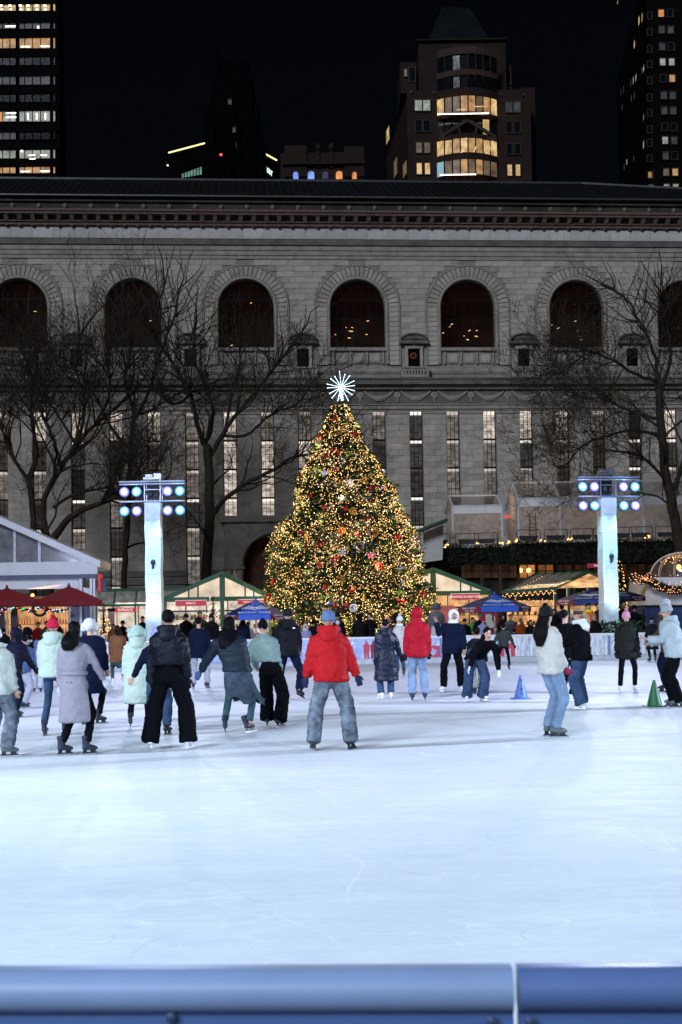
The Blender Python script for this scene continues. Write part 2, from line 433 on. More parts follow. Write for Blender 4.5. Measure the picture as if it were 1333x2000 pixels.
board_fig('arch_print', 990, [[(-.28, .21), (-.12, .21), (-.12, .5), (.12, .5), (.12, .21), (.28, .21), (.28, .6), (.22, .7), (-.22, .7), (-.28, .6)]], prn)
board_fig('star_print', 690, [[(-.35, .78), (0, .74), (.2, .8), (.05, .83), (0, .92), (-.05, .83)]], prw)
# ================================================================== the stone library behind the park
FYAW = math.atan(0.075)
lib = thing('library_building', 'long pale stone library with arched upper windows behind the tree', 'building', (0, 106, 0), FYAW)
stone = M('limestone', (0.41, 0.372, 0.328), 0.85, var=0.34, scale=0.55, bump=0.5, bscale=9, spec=0.2, island=0.10)
stone_bed = M('limestone_joint', (0.29, 0.275, 0.255), 0.9, var=0.3, scale=1.0, spec=0.1)
stone_trim = M('limestone_trim', (0.33, 0.30, 0.265), 0.85, var=0.3, scale=1.3, bump=0.4, bscale=12, spec=0.2)
stone_dark = M('limestone_dark', (0.15, 0.14, 0.125), 0.9, var=0.45, scale=0.7, bump=0.5, bscale=8, spec=0.15)  # darker limestone for ledges, hoods, festoon frieze and base
stone_warm_lit = M('cornice_warm_lit_stone', (0.15, 0.095, 0.083), 0.8, var=0.3, scale=1.5, bump=0.4, spec=0.2)  # warm light put into the stone colour of cornice and brackets
parap = M('parapet_dark_stone', (0.055, 0.05, 0.045), 0.9, var=0.6, scale=0.5, spec=0.1)
roof_m = M('roof_dark_copper', (0.008, 0.009, 0.010), 0.7, var=0.4, scale=0.6, spec=0.1)
iron = M('dark_window_iron', (0.007, 0.006, 0.005), 0.6, spec=0.1)
U0, U1 = -36.0, 39.0
BAY, ARC = 8.93, 1.69                              # bay pitch, centre of one arch
WP, W0 = 2.985, 6.25                               # tall-window pitch and one window's centre
AR, AZ, AB = 2.19, 26.87, 23.62                    # arch opening: radius, spring height, sill
ORAD = 3.42                                        # outer radius of the ring
arches = [ARC + BAY * k for k in range(-4, 5)]
vis_arches = [ARC + BAY * k for k in range(-3, 4)]
wins = [W0 + WP * k for k in range(-15, 12)]
vis_wins = [u for u in wins if -28 < u < 30]
piers = [ARC + BAY * (k + 0.5) for k in range(-4, 4)]
WW, WTOP, WBOT = 1.04, 18.5, 3.2
# ---- wall core
mb = MB()
def wq(u0, z0, u1, z1, y=0.0): mb.poly([(u0, y, z0), (u1, y, z0), (u1, y, z1), (u0, y, z1)])
edges = sorted(wins)
cur = U0
for u in edges:                                     # lower storey: piers and reveals
    a, b = u - WW / 2, u + WW / 2
    wq(cur, 0, a, WTOP); wq(a, 0, b, WBOT)
    mb.poly([(a, 0, WBOT), (a, 0.5, WBOT), (a, 0.5, WTOP), (a, 0, WTOP)])
    mb.poly([(b, 0, WBOT), (b, 0, WTOP), (b, 0.5, WTOP), (b, 0.5, WBOT)])
    mb.poly([(a, 0, WTOP), (b, 0, WTOP), (b, 0.5, WTOP), (a, 0.5, WTOP)])
    mb.poly([(a, 0, WBOT), (b, 0, WBOT), (b, 0.5, WBOT), (a, 0.5, WBOT)])
    cur = b
wq(cur, 0, U1, WTOP); wq(U0, WTOP, U1, 21.1)
ZT = 30.7; cur = U0
for c in arches:
    a, b = c - AR, c + AR
    wq(cur, 21.1, a, ZT); wq(a, 21.1, b, AB)
    pts = [(c + AR * math.cos(math.pi * (1 - i / 20)), AZ + AR * math.sin(math.pi * i / 20)) for i in range(21)]
    for (x0, z0), (x1, z1) in zip(pts[:-1], pts[1:]):
        mb.poly([(x0, 0, z0), (x1, 0, z1), (x1, 0, ZT), (x0, 0, ZT)])
        mb.poly([(x0, 0, z0), (x0, 0.8, z0), (x1, 0.8, z1), (x1, 0, z1)])
    for x in (a, b): mb.poly([(x, 0, AB), (x, 0.8, AB), (x, 0.8, AZ), (x, 0, AZ)])
    mb.poly([(a, 0, AB), (b, 0, AB), (b, 0.8, AB), (a, 0.8, AB)])
    cur = b
wq(cur, 21.1, U1, ZT); wq(U0, ZT, U1, 34.3)
mb.poly([(U0, 0, 0), (U0, 14, 0), (U0, 14, 34.3), (U0, 0, 34.3)]); mb.poly([(U1, 0, 0), (U1, 14, 0), (U1, 14, 34.3), (U1, 0, 34.3)])
mb.build('wall', stone_bed, lib, fix=False)
# ---- ashlar: every stone a block, joints recessed
blocks = []
def course(z0, z1, spans, off, bw):
    for a, b in spans:
        u = a - (off * bw) % bw if off else a
        while u < b - 0.01:
            e = u + bw * RNG.uniform(0.9, 1.1)
            if b - e < bw * 0.35: e = b
            s, t = max(u, a), min(e, b)
            if t - s > 0.08: blocks.append((s, t, z0, z1))
            u = e
H = 0.46; z = 21.95; i = 0
while z < ZT - 0.2:
    z1 = min(z + H, ZT - 0.02); zm = (z + z1) / 2
    spans = []; cur = -29.0
    for c in vis_arches:
        zz = min(abs(z - AZ), abs(z1 - AZ)) if z1 > AZ else 0
        w = ORAD + 0.05 if z1 <= AZ else (math.sqrt(max(ORAD ** 2 - (max(z, AZ) - AZ) ** 2, 0)) + 0.05)
        if z1 > AZ and z - AZ > ORAD: w = 0
        if w > 0: spans.append((cur, c - w)); cur = c + w
    spans.append((cur, 31.5))
    if zm < 24.3:                                   # niches interrupt the courses
        ns = []
        for a, b in spans:
            p = [q for q in piers if a < q < b]
            if p: ns += [(a, p[0] - 1.0), (p[0] + 1.0, b)]
            else: ns.append((a, b))
        spans = ns
    course(z, z1, [s for s in spans if s[1] - s[0] > 0.1], (i % 2) * 0.5, 1.35)
    z += H; i += 1
z = 5.9; i = 0
while z < WTOP - 0.25:
    z1 = min(z + 0.5, WTOP - 0.25)
    sp = [(a + WW / 2 + 0.04, b - WW / 2 - 0.04) for a, b in zip(vis_wins[:-1], vis_wins[1:])]
    course(z, z1, sp, (i % 2) * 0.5, 1.0); z += 0.5; i += 1
pale = M('limestone_pale', (0.50, 0.485, 0.47), 0.85, var=0.25, scale=0.8, bump=0.4, bscale=9, spec=0.2, island=0.10)  # paler limestone for the frieze slabs
for k in range(36): link('frieze_slab', UNIT, lib, pale, (-29 + (k + .5) * 1.66, -0.03, 32.83), None, (1.64, 0.1, 0.94))
rk = sorted(blocks, key=lambda b: -(b[1] - b[0]) * (b[3] - b[2]) * (1.0 if (b[0] > -4 or b[2] > 24) else 0.55))
J = 0.017
for (a, b, z0, z1) in rk[:295]:
    link('stone_block', UNIT, lib, stone, ((a + b) / 2, -0.02, (z0 + z1) / 2), None, (b - a - J, 0.08, z1 - z0 - J))
mb = MB()
for (a, b, z0, z1) in rk[295:]:
    y = -0.055 - RNG.random() * 0.01
    mb.span((a + J / 2, y, z0 + J / 2), (b - J / 2, 0.02, z1 - J / 2))
tag(mb.build('stone_blocks', stone, lib, fix=False), kind='stuff')
# ---- arch rings
mv = []
ring_bed = M('ring_joint_dark', (0.07, 0.062, 0.055), 0.9, var=0.3)  # dark backing behind the ring and jamb stones
NV = 25
for c in vis_arches:
    for k in range(NV):
        a0 = math.pi * k / NV + 0.011; a1 = math.pi * (k + 1) / NV - 0.011
        y = -0.12 - 0.02 * ((k * 7) % 3) / 3
        if len(mv) <= k:
            m_ = MB().prism([(r * math.cos(a), y, r * math.sin(a)) for r, a in ((2.5, a0), (ORAD - 0.14, a0), (ORAD - 0.14, a1), (2.5, a1))], (0, 0.16, 0)).mesh('voussoir', stone)
            mv.append(m_)
        link('voussoir', mv[k], lib, None, (c, 0, AZ))
    for s in (-1, 1):
        for k in range(12):
            z0 = AZ - 0.39 * (k + 1); 
            link('jamb_block', UNIT, lib, stone, (c + s * (2.5 + ORAD - 0.14) / 2, -0.075, z0 + 0.195), None, (ORAD - 0.14 - 2.5, 0.14, 0.36))
        link('jamb_trim', UNIT, lib, stone_trim, (c + s * (ORAD - 0.06), -0.06, AZ - 2.35), None, (0.1, 0.22, 4.7))
    MB().loft([[(r * math.cos(math.pi * i / 24), -0.07, r * math.sin(math.pi * i / 24)) for i in range(25)] for r in (2.45, ORAD - 0.1)], False, False).build('ring_bed', ring_bed, lib, loc=(c, 0, AZ), fix=False)
    for s in (-1, 1): MB().span((s * 2.45, -0.05, -4.7), (s * (ORAD - 0.1), -0.04, 0)).build('jamb_bed', ring_bed, lib, loc=(c, 0, AZ))
    # archivolt mouldings: outer fillet and inner rolled edge
    arc = lambda r, y: [(r * math.cos(math.pi * i / 28), y, r * math.sin(math.pi * i / 28)) for i in range(29)]
    MB().tube(arc(ORAD - 0.06, -0.1), 0.075, 6).build('archivolt', stone_trim, lib, True, 50, loc=(c, 0, AZ))
    ip = [(AR + 0.16, -0.05, -4.6)] + arc(AR + 0.16, -0.05) + [(-AR - 0.16, -0.05, -4.6)]
    MB().tube(ip, 0.15, 8).build('inner_moulding', stone_trim, lib, True, 50, loc=(c, 0, AZ))
# ---- arched windows: room behind, iron mullions, panes, reading lamps
pane_m = CLEAR('arched_pane_glass', (0.62, 0.5, 0.42), 0.10, 0.04)
room_m = EM('reading_room_dusk', (0.55, 0.24, 0.15), 0.012, var=0.6, scale=0.5)
lampglow = EM('reading_lamp_glow', (1.0, 0.72, 0.34), 3.0)
ceil_m = EM('reading_room_ceiling', (0.5, 0.3, 0.24), 0.006, var=0.5)
PX = [-2.19, -1.6, -0.98, -0.32, 0.32, 0.98, 1.6, 2.19]
def zarc(x, r=2.17): return math.sqrt(max(r * r - x * x, 0))
for n, c in enumerate(vis_arches):
    w = MB()
    for x in PX[1:-1]: w.span((x - 0.026, 0.55, AB - AZ), (x + 0.026, 0.68, zarc(x)))
    for zz, th in ((0.72, 0.06), (-0.85, 0.035), (-3.2, 0.05)): w.span((-zarc(max(zz, 0)), 0.56, zz - th), (zarc(max(zz, 0)), 0.67, zz + th))
    w.tube([(AR * 0.985, 0.6, AB - AZ)] + [(AR * 0.985 * math.cos(math.pi * i / 24), 0.6, AR * 0.985 * math.sin(math.pi * i / 24)) for i in range(25)] + [(-AR * 0.985, 0.6, AB - AZ)], 0.06, 5)
    wo = w.build('arched_window', iron, lib, loc=(c, 0, AZ))
    for x0, x1 in zip(PX[:-1], PX[1:]):
        for z0, z1 in ((AB - AZ, -0.85), (-0.85, 0.72)):
            xm = max(abs(x0), abs(x1))
            zt = [min(z1, zarc(x0)), min(z1, zarc(x1))]
            MB().poly([(x0, 0.62, z0), (x1, 0.62, z0), (x1, 0.62, zt[1]), (x0, 0.62, zt[0])]).build('pane', pane_m, wo, fix=False)
    top = [(zarc(0.72), 0.62, 0.72)] + [(2.17 * math.cos(a), 0.62, 2.17 * math.sin(a)) for a in np.linspace(math.asin(0.72 / 2.17), math.pi - math.asin(0.72 / 2.17), 15)]
    MB().poly(top).build('pane', pane_m, wo, fix=False)
    MB().poly([(-2.6, 3.2, -3.6), (2.6, 3.2, -3.6), (2.6, 3.2, 1.4), (-2.6, 3.2, 1.4)]).poly([(-2.6, 3.2, 1.4), (2.6, 3.2, 1.4), (2.6, 0.9, 2.4), (-2.6, 0.9, 2.4)]).build('room', room_m, wo, fix=False)
    rr = random.Random(n * 5 + 1); lm = MB()
    spots = {0: [(0.9, 0.2)], 1: [(1.2, -0.6)], 2: [(0.4, 0.9), (-1.2, -2.6)], 3: 8, 4: 8, 5: 6, 6: [(0.3, -1.0)]}[n]
    if isinstance(spots, int): spots = [(rr.uniform(-1.7, 1.8), rr.uniform(-2.2, -0.5)) for _ in range(spots)]
    for (x, zz) in spots:
        a = rr.uniform(-0.3, 0.6); l_ = rr.uniform(0.05, 0.26)
        lm.tube([(x - l_ / 2, 2.4, zz), (x, 2.35, zz + a * l_ * 0.3), (x + l_ / 2, 2.4, zz + a * l_)], [0.02, 0.032, 0.02], 5)
    lm.build('reading_lamps', lampglow, wo)
    # parapet panels under the window
    MB().span((c - 2.3, -0.22, AB - 0.28), (c + 2.3, 0.1, AB - 0.02)).build('window_sill', stone_trim, lib)
    for k in (-1, 0, 1):
        link('relief_panel', UNIT, lib, stone_trim, (c + k * 1.32, -0.03, 22.75), None, (0.95, 0.14, 0.85))
        link('relief_field', UNIT, lib, stone, (c + k * 1.32, -0.06, 22.75), None, (0.66, 0.16, 0.6))
    for k in (-1.98, -0.66, 0.66, 1.98): link('baluster_pier', UNIT, lib, stone_trim, (c + k, -0.07, 22.75), None, (0.16, 0.24, 1.0))
# ---- niche windows with hood and balcony on every pier
black_pane = M('niche_dark_glass', (0.006, 0.006, 0.007), 0.15, var=0.2, spec=0.6)
for n, c in enumerate([p for p in piers if -30 < p < 31]):
    MB().span((c - 0.48, -0.075, 21.98), (c + 0.48, 0.0, 23.5)).build('niche_pane', black_pane, lib)
    fr = MB()
    fr.span((c - 0.72, -0.22, 21.95), (c - 0.48, 0.02, 23.52)).span((c + 0.48, -0.22, 21.95), (c + 0.72, 0.02, 23.52)).span((c - 0.74, -0.225, 23.5), (c + 0.74, 0.02, 23.78))
    fr.prism([(c - 0.13, -0.3, 23.5), (c + 0.13, -0.3, 23.5), (c + 0.18, -0.3, 23.85), (c - 0.18, -0.3, 23.85)], (0, 0.3, 0))
    fr.build('niche_frame', stone, lib)
    hd = MB()
    seg = [(c + 1.12 * math.cos(a), -0.5, 24.12 + 0.52 * math.sin(a)) for a in np.linspace(0.25, math.pi - 0.25, 13)]
    hd.tube(seg, 0.09, 6); hd.span((c - 1.2, -0.5, 23.86), (c + 1.2, 0.02, 24.05)).span((c - 1.05, -0.35, 24.04), (c + 1.05, 0.0, 24.5))
    hd.prism([(x * 0.995 + c * 0.005, -0.45, z_) for x, _, z_ in seg], (0, 0.45, 0))
    hd.build('pediment', stone_dark, lib, False)
    bl = MB()
    bl.span((c - 1.12, -0.75, 21.1), (c + 1.12, 0.0, 21.32)).span((c - 1.12, -0.72, 21.83), (c + 1.12, -0.5, 21.96))
    for x in (-1.0, 1.0): bl.span((c + x - 0.12, -0.71, 21.3), (c + x + 0.12, -0.47, 21.85))
    bl.build('balcony', stone_trim, lib)
    bp_ = [(0.05, 0), (0.075, 0.06), (0.085, 0.16), (0.05, 0.3), (0.04, 0.36), (0.065, 0.44), (0.07, 0.53)]
    if n == 0: bal_me = MB().lathe(bp_, seg=8).mesh('baluster', stone, True)
    for k in range(7): link('baluster', bal_me, lib, None, (c - 0.72 + k * 0.24, -0.6, 21.31))
    for s in (-0.8, 0.8):
        MB().prism([(c + s - 0.14, -0.62, 21.1), (c + s - 0.14, 0, 21.1), (c + s - 0.14, 0, 20.3), (c + s - 0.14, -0.2, 20.45), (c + s - 0.14, -0.5, 20.8)], (0.28, 0, 0)).build('bracket', stone_warm_lit, lib)
    MB().span((c - 0.66, -0.24, 20.45), (c + 0.66, 0.0, 21.1)).build('balcony_block', stone_trim, lib)
# wreath in the niche beside the star
wr = MB().torus((0, 0, 0), 0.2, 0.09, 14, 6, Matrix.Rotation(math.pi / 2, 3, 'X'))
o = wr.build('wreath', M('wreath_rust', (0.22, 0.06, 0.02), 0.8, var=0.6, scale=20), None, True)
o.matrix_world = Matrix.Translation((0, 106, 0)) @ Matrix.Rotation(FYAW, 4, 'Z') @ Matrix.Translation((piers[4] - 0.05, -0.18, 22.9))
tag(o, 'small rust coloured wreath in the dark balcony window right of the star', 'wreath')
# ---- horizontal mouldings, top to bottom
def mould(name, m, *bands):
    b = MB()
    for (z0, z1, y) in bands: b.span((U0, -y, z0), (U1, 0.05, z1))
    return b.build(name, m, lib)
mould('architrave', stone_trim, (30.72, 30.98, 0.10), (31.02, 31.36, 0.16), (31.40, 31.78, 0.22))
mould('string_course', stone_dark, (31.80, 31.96, 0.34), (31.98, 32.12, 0.26), (32.14, 32.28, 0.2))
mould('cornice_bed', stone_warm_lit, (33.32, 33.55, 0.30), (33.56, 33.66, 0.42), (33.67, 34.02, 0.36))
mould('cornice_shelf', stone_warm_lit, (34.03, 34.22, 0.95), (34.23, 34.42, 1.05))
mould('parapet', parap, (34.42, 35.05, 0.55), (35.06, 35.2, 0.75), (35.2, 35.42, 0.6))
link('gutter', MB().tube([(U0, -0.9, 35.5), (U1, -0.9, 35.5)], 0.1, 6).mesh('gutter', M('gutter_zinc', (0.10, 0.11, 0.11), 0.4, 0.6)), lib)
mod_me = MB().prism([(-0.16, 0, 0), (-0.16, 0, -0.42), (-0.16, -0.12, -0.36), (-0.16, -0.42, -0.1), (-0.16, -0.55, 0)], (0.32, 0, 0)).mesh('modillion', stone_trim)
drip_me = MB().lathe([(0.19, 0.0), (0.18, -0.06), (0.12, -0.15), (0.03, -0.2)], seg=10).mesh('cornice_drip', stone_warm_lit, True)
mask_me = MB().ellipsoid((0, 0, 0), (0.2, 0.14, 0.22), 8, 6).mesh('lion_mask', stone_dark, True)
k = 0
while -29 + k * 1.02 < 31:
    u = -29 + k * 1.02
    link('modillion', mod_me, lib, None, (u, -0.36, 34.02))
    link('cornice_drip', drip_me, lib, None, (u, -0.2, 33.35))
    link('lion_mask', mask_me, lib, None, (u + 0.5, -0.62, 34.72)) if k % 2 else None
    k += 1
mould('window_head_course', stone_trim, (18.5, 18.62, 0.1), (18.64, 18.92, 0.2), (18.94, 19.02, 0.28))
mould('festoon_frieze', stone_dark, (19.03, 20.18, 0.07))
mould('ledge', stone_dark, (20.2, 20.42, 0.3), (20.43, 20.55, 0.42), (20.56, 20.95, 0.62), (20.96, 21.09, 0.7))
mould('plinth_course', stone_trim, (21.5, 21.62, 0.08), (21.63, 21.93, 0.14))
fest = MB(); 
for off, rr_, dp in ((0, 0.10, 0.62), (0.06, 0.075, 0.46), (-0.05, 0.06, 0.75)):
    fest.tube([(x, -0.12 - off * 0.3, 0.36 - dp * (1 - (x / 1.2) ** 2)) for x in np.linspace(-1.2, 1.2, 13)], [rr_ * (0.6 + 0.6 * (1 - abs(x) / 1.2)) for x in np.linspace(-1.2, 1.2, 13)], 6)
fest_me = fest.mesh('festoon', stone_trim, True)
ros_me = MB().torus((0, -0.1, 0), 0.2, 0.08, 14, 6, Matrix.Rotation(math.pi / 2, 3, 'X')).ellipsoid((0, -0.12, 0), (0.12, 0.1, 0.12), 8, 6).ellipsoid((0, -0.08, -0.36), (0.1, 0.07, 0.22), 6, 6).mesh('rosette', stone_trim, True)
for u in vis_wins:
    link('festoon', fest_me, lib, None, (u, 0, 19.72)); link('rosette', ros_me, lib, None, (u + WP / 2, 0, 19.75))
# pilaster capitals over the piers
for a, b in zip(vis_wins[:-1], vis_wins[1:]):
    link('pier_capital', UNIT, lib, stone_trim, ((a + b) / 2, -0.05, 18.36), None, (WP - WW + 0.06, 0.16, 0.2))
# ---- tall stack windows: seven floors of lit bookstacks behind iron bars
def stack_mat(name, lit, tube, warm, seed):
    m, nt, N, L, B = _nt(name)
    tc = N.new('ShaderNodeTexCoord'); sp = N.new('ShaderNodeSeparateXYZ'); L.new(tc.outputs['Generated'], sp.inputs[0])
    mp = N.new('ShaderNodeMapping'); mp.inputs['Scale'].default_value = (1.3, 1, 4); mp.inputs['Location'].default_value = (seed * 3.1, 0, seed)
    L.new(tc.outputs['Generated'], mp.inputs[0])
    nz = N.new('ShaderNodeTexNoise'); nz.inputs['Scale'].default_value = 1.6; nz.inputs['Detail'].default_value = 3; L.new(mp.outputs[0], nz.inputs['Vector'])
    oi = N.new('ShaderNodeObjectInfo')
    ad = N.new('ShaderNodeVectorMath'); ad.operation = 'ADD'; L.new(mp.outputs[0], ad.inputs[0])
    cb = N.new('ShaderNodeCombineXYZ'); mu = N.new('ShaderNodeMath'); mu.operation = 'MULTIPLY'; mu.inputs[1].default_value = 37
    L.new(oi.outputs['Random'], mu.inputs[0]); L.new(mu.outputs[0], cb.inputs[0]); L.new(cb.outputs[0], ad.inputs[1]); L.new(ad.outputs[0], nz.inputs['Vector'])
    sh = N.new('ShaderNodeMapRange'); sh.inputs[1].default_value = 0.35; sh.inputs[2].default_value = 0.68; sh.inputs[3].default_value = lit * 0.45; sh.inputs[4].default_value = lit * 1.35
    L.new(nz.outputs[0], sh.inputs[0])
    tb = N.new('ShaderNodeMapRange'); tb.inputs[1].default_value = 0.86; tb.inputs[2].default_value = 0.90; tb.inputs[3].default_value = 0; tb.inputs[4].default_value = tube
    L.new(sp.outputs[2], tb.inputs[0])
    a = N.new('ShaderNodeMath'); a.operation = 'ADD'; L.new(sh.outputs[0], a.inputs[0]); L.new(tb.outputs[0], a.inputs[1])
    B.inputs['Base Color'].default_value = (0.015, 0.015, 0.016, 1); B.inputs['Roughness'].default_value = 0.15
    B.inputs['Emission Color'].default_value = (*warm, 1); L.new(a.outputs[0], B.inputs['Emission Strength'])
    m.cycles.emission_sampling = 'NONE'; return m
SM = {'B': stack_mat('stacks_bright', 0.62, 0.5, (1.0, 0.86, 0.74), 1), 'L': stack_mat('stacks_lit', 0.17, 0.45, (1.0, 0.88, 0.78), 2),
      'D': stack_mat('stacks_dim', 0.035, 0.03, (1.0, 0.85, 0.75), 3), 'X': stack_mat('stacks_unlit', 0.012, 0.0, (0.9, 0.9, 1.0), 4), 'T': stack_mat('stacks_tube', 0.05, 1.1, (1.0, 0.92, 0.86), 5)}
FLH = 2.29
plan = {-24: 'BDLDLD', -21: 'BTXTLTL', -18: 'BDDLDLL', -15: 'BLDDLDD', -12: 'LLLTLLTL', -9: 'BBBBLL', -6: 'LBBBLL', -3: 'LBLDLL', 3: 'LDLDLL', 6: 'TTDTLTL', 9: 'LLLDTL', 12: 'BLLDLD', 15: 'BTLDLD', 18: 'BLDLLD', 21: 'LDDDLD', 24: 'XTTDLD', 27: 'BTLDDD'}
for n, u in enumerate(vis_wins):
    key = min(plan, key=lambda q: abs(q - u)); p_ = plan[key] + 'DLDD'
    if abs(key - u) > 1.6: p_ = 'LDLDLDD'
    br = MB()
    for x in (-0.17, 0.17): br.span((x - 0.018, 0.27, WBOT), (x + 0.018, 0.34, WTOP))
    for x in (-0.5, 0.5): br.span((x - 0.03, 0.26, WBOT), (x + 0.03, 0.36, WTOP))
    z = WTOP; fl = 0
    while z > WBOT + 0.3:
        z0 = max(z - FLH, WBOT)
        br.span((-0.5, 0.25, z0 - 0.07), (0.5, 0.36, z0 + 0.07))
        for q in (0.27, 0.52, 0.77): br.span((-0.5, 0.28, z0 + (z - z0) * q - 0.015), (0.5, 0.33, z0 + (z - z0) * q + 0.015))
        z = z0
    wo = br.build('tall_window', iron, lib, loc=(u, 0, 0), fix=False)
    z = WTOP; fl = 0
    while z > WBOT + 0.3:
        z0 = max(z - FLH, WBOT)
        pm = SM[p_[fl] if fl < len(p_) else 'D']
        MB().poly([(-0.5, 0.37, z0), (0.5, 0.37, z0), (0.5, 0.37, z), (-0.5, 0.37, z)]).build('pane', pm, wo, fix=False)
        z = z0; fl += 1
# ---- rusticated base, portal
for k in range(8):
    z0 = 1.1 + k * 0.62
    for a_, b_ in zip(vis_wins[:-1], vis_wins[1:]):
        link('base_block', UNIT, lib, stone_dark, ((a_ + b_) / 2, -0.15 + 0.0125 * k, z0 + 0.22), None, (b_ - a_ - WW - 0.04, 0.30 - 0.025 * k, 0.44))
pc, pr = -5.35, 2.35                                # portal between the trees
PZ = 6.2
por = MB(); Yp = -1.3
pts = [(pc + pr * math.cos(math.pi * (1 - i / 18)), PZ + pr * math.sin(math.pi * i / 18)) for i in range(19)]
for (x0, z0), (x1, z1) in zip(pts[:-1], pts[1:]):
    por.poly([(x0, Yp, z0), (x1, Yp, z1), (x1, Yp, 9.6), (x0, Yp, 9.6)]); por.poly([(x0, Yp, z0), (x0, -0.02, z0), (x1, -0.02, z1), (x1, Yp, z1)])
por.span((pc - pr - 1.5, Yp, 6.1), (pc - pr, 0, 9.6)).span((pc + pr, Yp, 6.1), (pc + pr + 1.5, 0, 9.6))
por.span((pc - pr - 1.8, Yp - 0.25, 9.6), (pc + pr + 1.8, 0, 9.85)).span((pc - pr - 1.6, Yp - 0.12, 9.86), (pc + pr + 1.6, 0, 10.1)).span((pc - pr - 1.6, Yp - 0.2, 5.9), (pc - pr + 0.05, 0, 6.15)).span((pc + pr - 0.05, Yp - 0.2, 5.9), (pc + pr + 1.6, 0, 6.15))
por.build('portal', stone_trim, lib, fix=False)
MB().tube([(pc + (pr + 0.2) * math.cos(a), Yp - 0.05, PZ + (pr + 0.2) * math.sin(a)) for a in np.linspace(0, math.pi, 25)], 0.16, 6).build('portal_archivolt', stone_trim, lib, True, 50)
col_me = MB().lathe([(0.36, 0), (0.36, 0.15), (0.3, 0.25), (0.28, 2.0), (0.25, 4.2), (0.33, 4.4), (0.36, 4.6), (0.36, 4.75)], seg=14).mesh('column', stone, True)
for x in (pc - pr - 1.2, pc - pr - 0.3, pc + pr + 0.3, pc + pr + 1.2): link('column', col_me, lib, None, (x, Yp + 0.25, 1.15))
MB().span((pc - pr, -0.2, 0.5), (pc + pr, -0.12, PZ + pr)).build('portal_door', M('portal_interior', (0.10, 0.045, 0.03), 0.8, var=0.4), lib)
# ---- roof with standing seams, hipped at the right
ez, rz_, ry, hipU = 35.5, 40.0, 9.0, 22.5
rf = MB(); rf.poly([(U0, -0.8, ez), (U1, -0.8, ez), (U1 - 2, 6.5, ez + 3.0), (hipU, ry, rz_), (U0, ry, rz_)]); rf.poly([(U0, ry, rz_), (hipU, ry, rz_), (hipU, 14, ez), (U0, 14, ez)])
ro = rf.build('roof', roof_m, lib, fix=False)
seam_me = MB().bar((0, -0.8, ez + 0.03), (0, ry, rz_ + 0.03), 0.05, 0.1, up=(1, 0, 0)).mesh('roof_seam', M('roof_seam_copper', (0.016, 0.018, 0.019), 0.6, var=0.3, spec=0.15))
k = 0
while -30 + 0.56 * k < hipU: link('roof_seam', seam_me, ro, None, (-30 + 0.56 * k, 0, 0)); k += 1
link('ridge_cap', MB().tube([(U0, ry, rz_ + 0.1), (hipU, ry, rz_ + 0.1), (U1 - 2, 6.5, ez + 3.1)], 0.16, 6).mesh('ridge_cap', M('ridge_zinc', (0.07, 0.075, 0.08), 0.4, 0.4)), ro)
# ================================================================== towers behind the library
def facep(px, py, Y): return at(px, py, Y)
def pane_rect(parent, x0, y0, x1, y1, Y, mat, frame=None, name='window', fw=0.12):
    """one window on a wall that faces us at depth Y: frame proud of the wall, pane inside it"""
    a, b = at(x0, y1, Y), at(x1, y0, Y)
    f = MB()
    for s, t in (((a.x - fw, a.z - fw), (a.x, b.z + fw)), ((b.x, a.z - fw), (b.x + fw, b.z + fw)), ((a.x, b.z), (b.x, b.z + fw)), ((a.x, a.z - fw), (b.x, a.z))):
        f.span((s[0], Y - 0.25, s[1]), (t[0], Y + 0.05, t[1]))
    w = f.build(name, frame or far_frame, parent, fix=False)
    MB().span((a.x, Y - 0.12, a.z), (b.x, Y - 0.02, b.z)).build('pane', mat, w, fix=False)
    return w
def block_px(parent, name, x0, y0, x1, Y, mat, depth=20, y1=None):
    a, b = at(x0, y0, Y), at(x1, y0, Y); z0 = 0 if y1 is None else at(x0, y1, Y).z
    return MB().span((a.x, Y, z0), (b.x, Y + depth, (a.z + b.z) / 2)).build(name, mat, parent, fix=False)
far_frame = M('far_window_frame', (0.015, 0.014, 0.013), 0.5)
brown_st = M('far_brown_stone', (0.034, 0.023, 0.019), 0.9, spec=0.03, var=0.25, scale=0.3, bump=0.2)
pink_st = M('far_pink_granite', (0.06, 0.04, 0.034), 0.8, spec=0.05, var=0.2, scale=0.4)
black_br = M('far_black_brick', (0.002, 0.002, 0.0025), 0.9, spec=0.02, var=0.4, scale=0.4)
dark_gl = M('far_dark_glass', (0.006, 0.008, 0.010), 0.12, var=0.3, spec=0.6)
slate = M('far_slate_roof', (0.008, 0.011, 0.013), 0.7, spec=0.05, var=0.3, scale=0.3)
steel = M('far_dark_steel', (0.0035, 0.0035, 0.004), 0.8, spec=0.03, var=0.3, scale=0.2)
warm1 = EM('far_window_warm', (1.0, 0.66, 0.30), 0.62, var=0.55, scale=0.9)
warm2 = EM('far_window_amber', (1.0, 0.55, 0.22), 0.42, var=0.5, scale=1.0)
warm0 = EM('far_window_dim', (1.0, 0.66, 0.42), 0.13, var=0.6, scale=0.8)
white1 = EM('far_window_white', (0.85, 0.92, 0.80), 0.30, var=0.5, scale=1.2)
grey1 = EM('far_window_grey', (0.7, 0.75, 0.8), 0.035, var=0.7, scale=0.8)
yel1 = EM('far_window_yellow', (1.0, 0.72, 0.26), 0.50, var=0.6, scale=0.7)
tube1 = EM('far_ceiling_light', (1.0, 0.95, 0.85), 3.0)
blue1 = EM('far_window_blue', (0.22, 0.36, 1.0), 0.95, var=0.5, scale=1.0)
oran1 = EM('far_window_orange', (1.0, 0.36, 0.10), 0.75, var=0.4, scale=1.0)
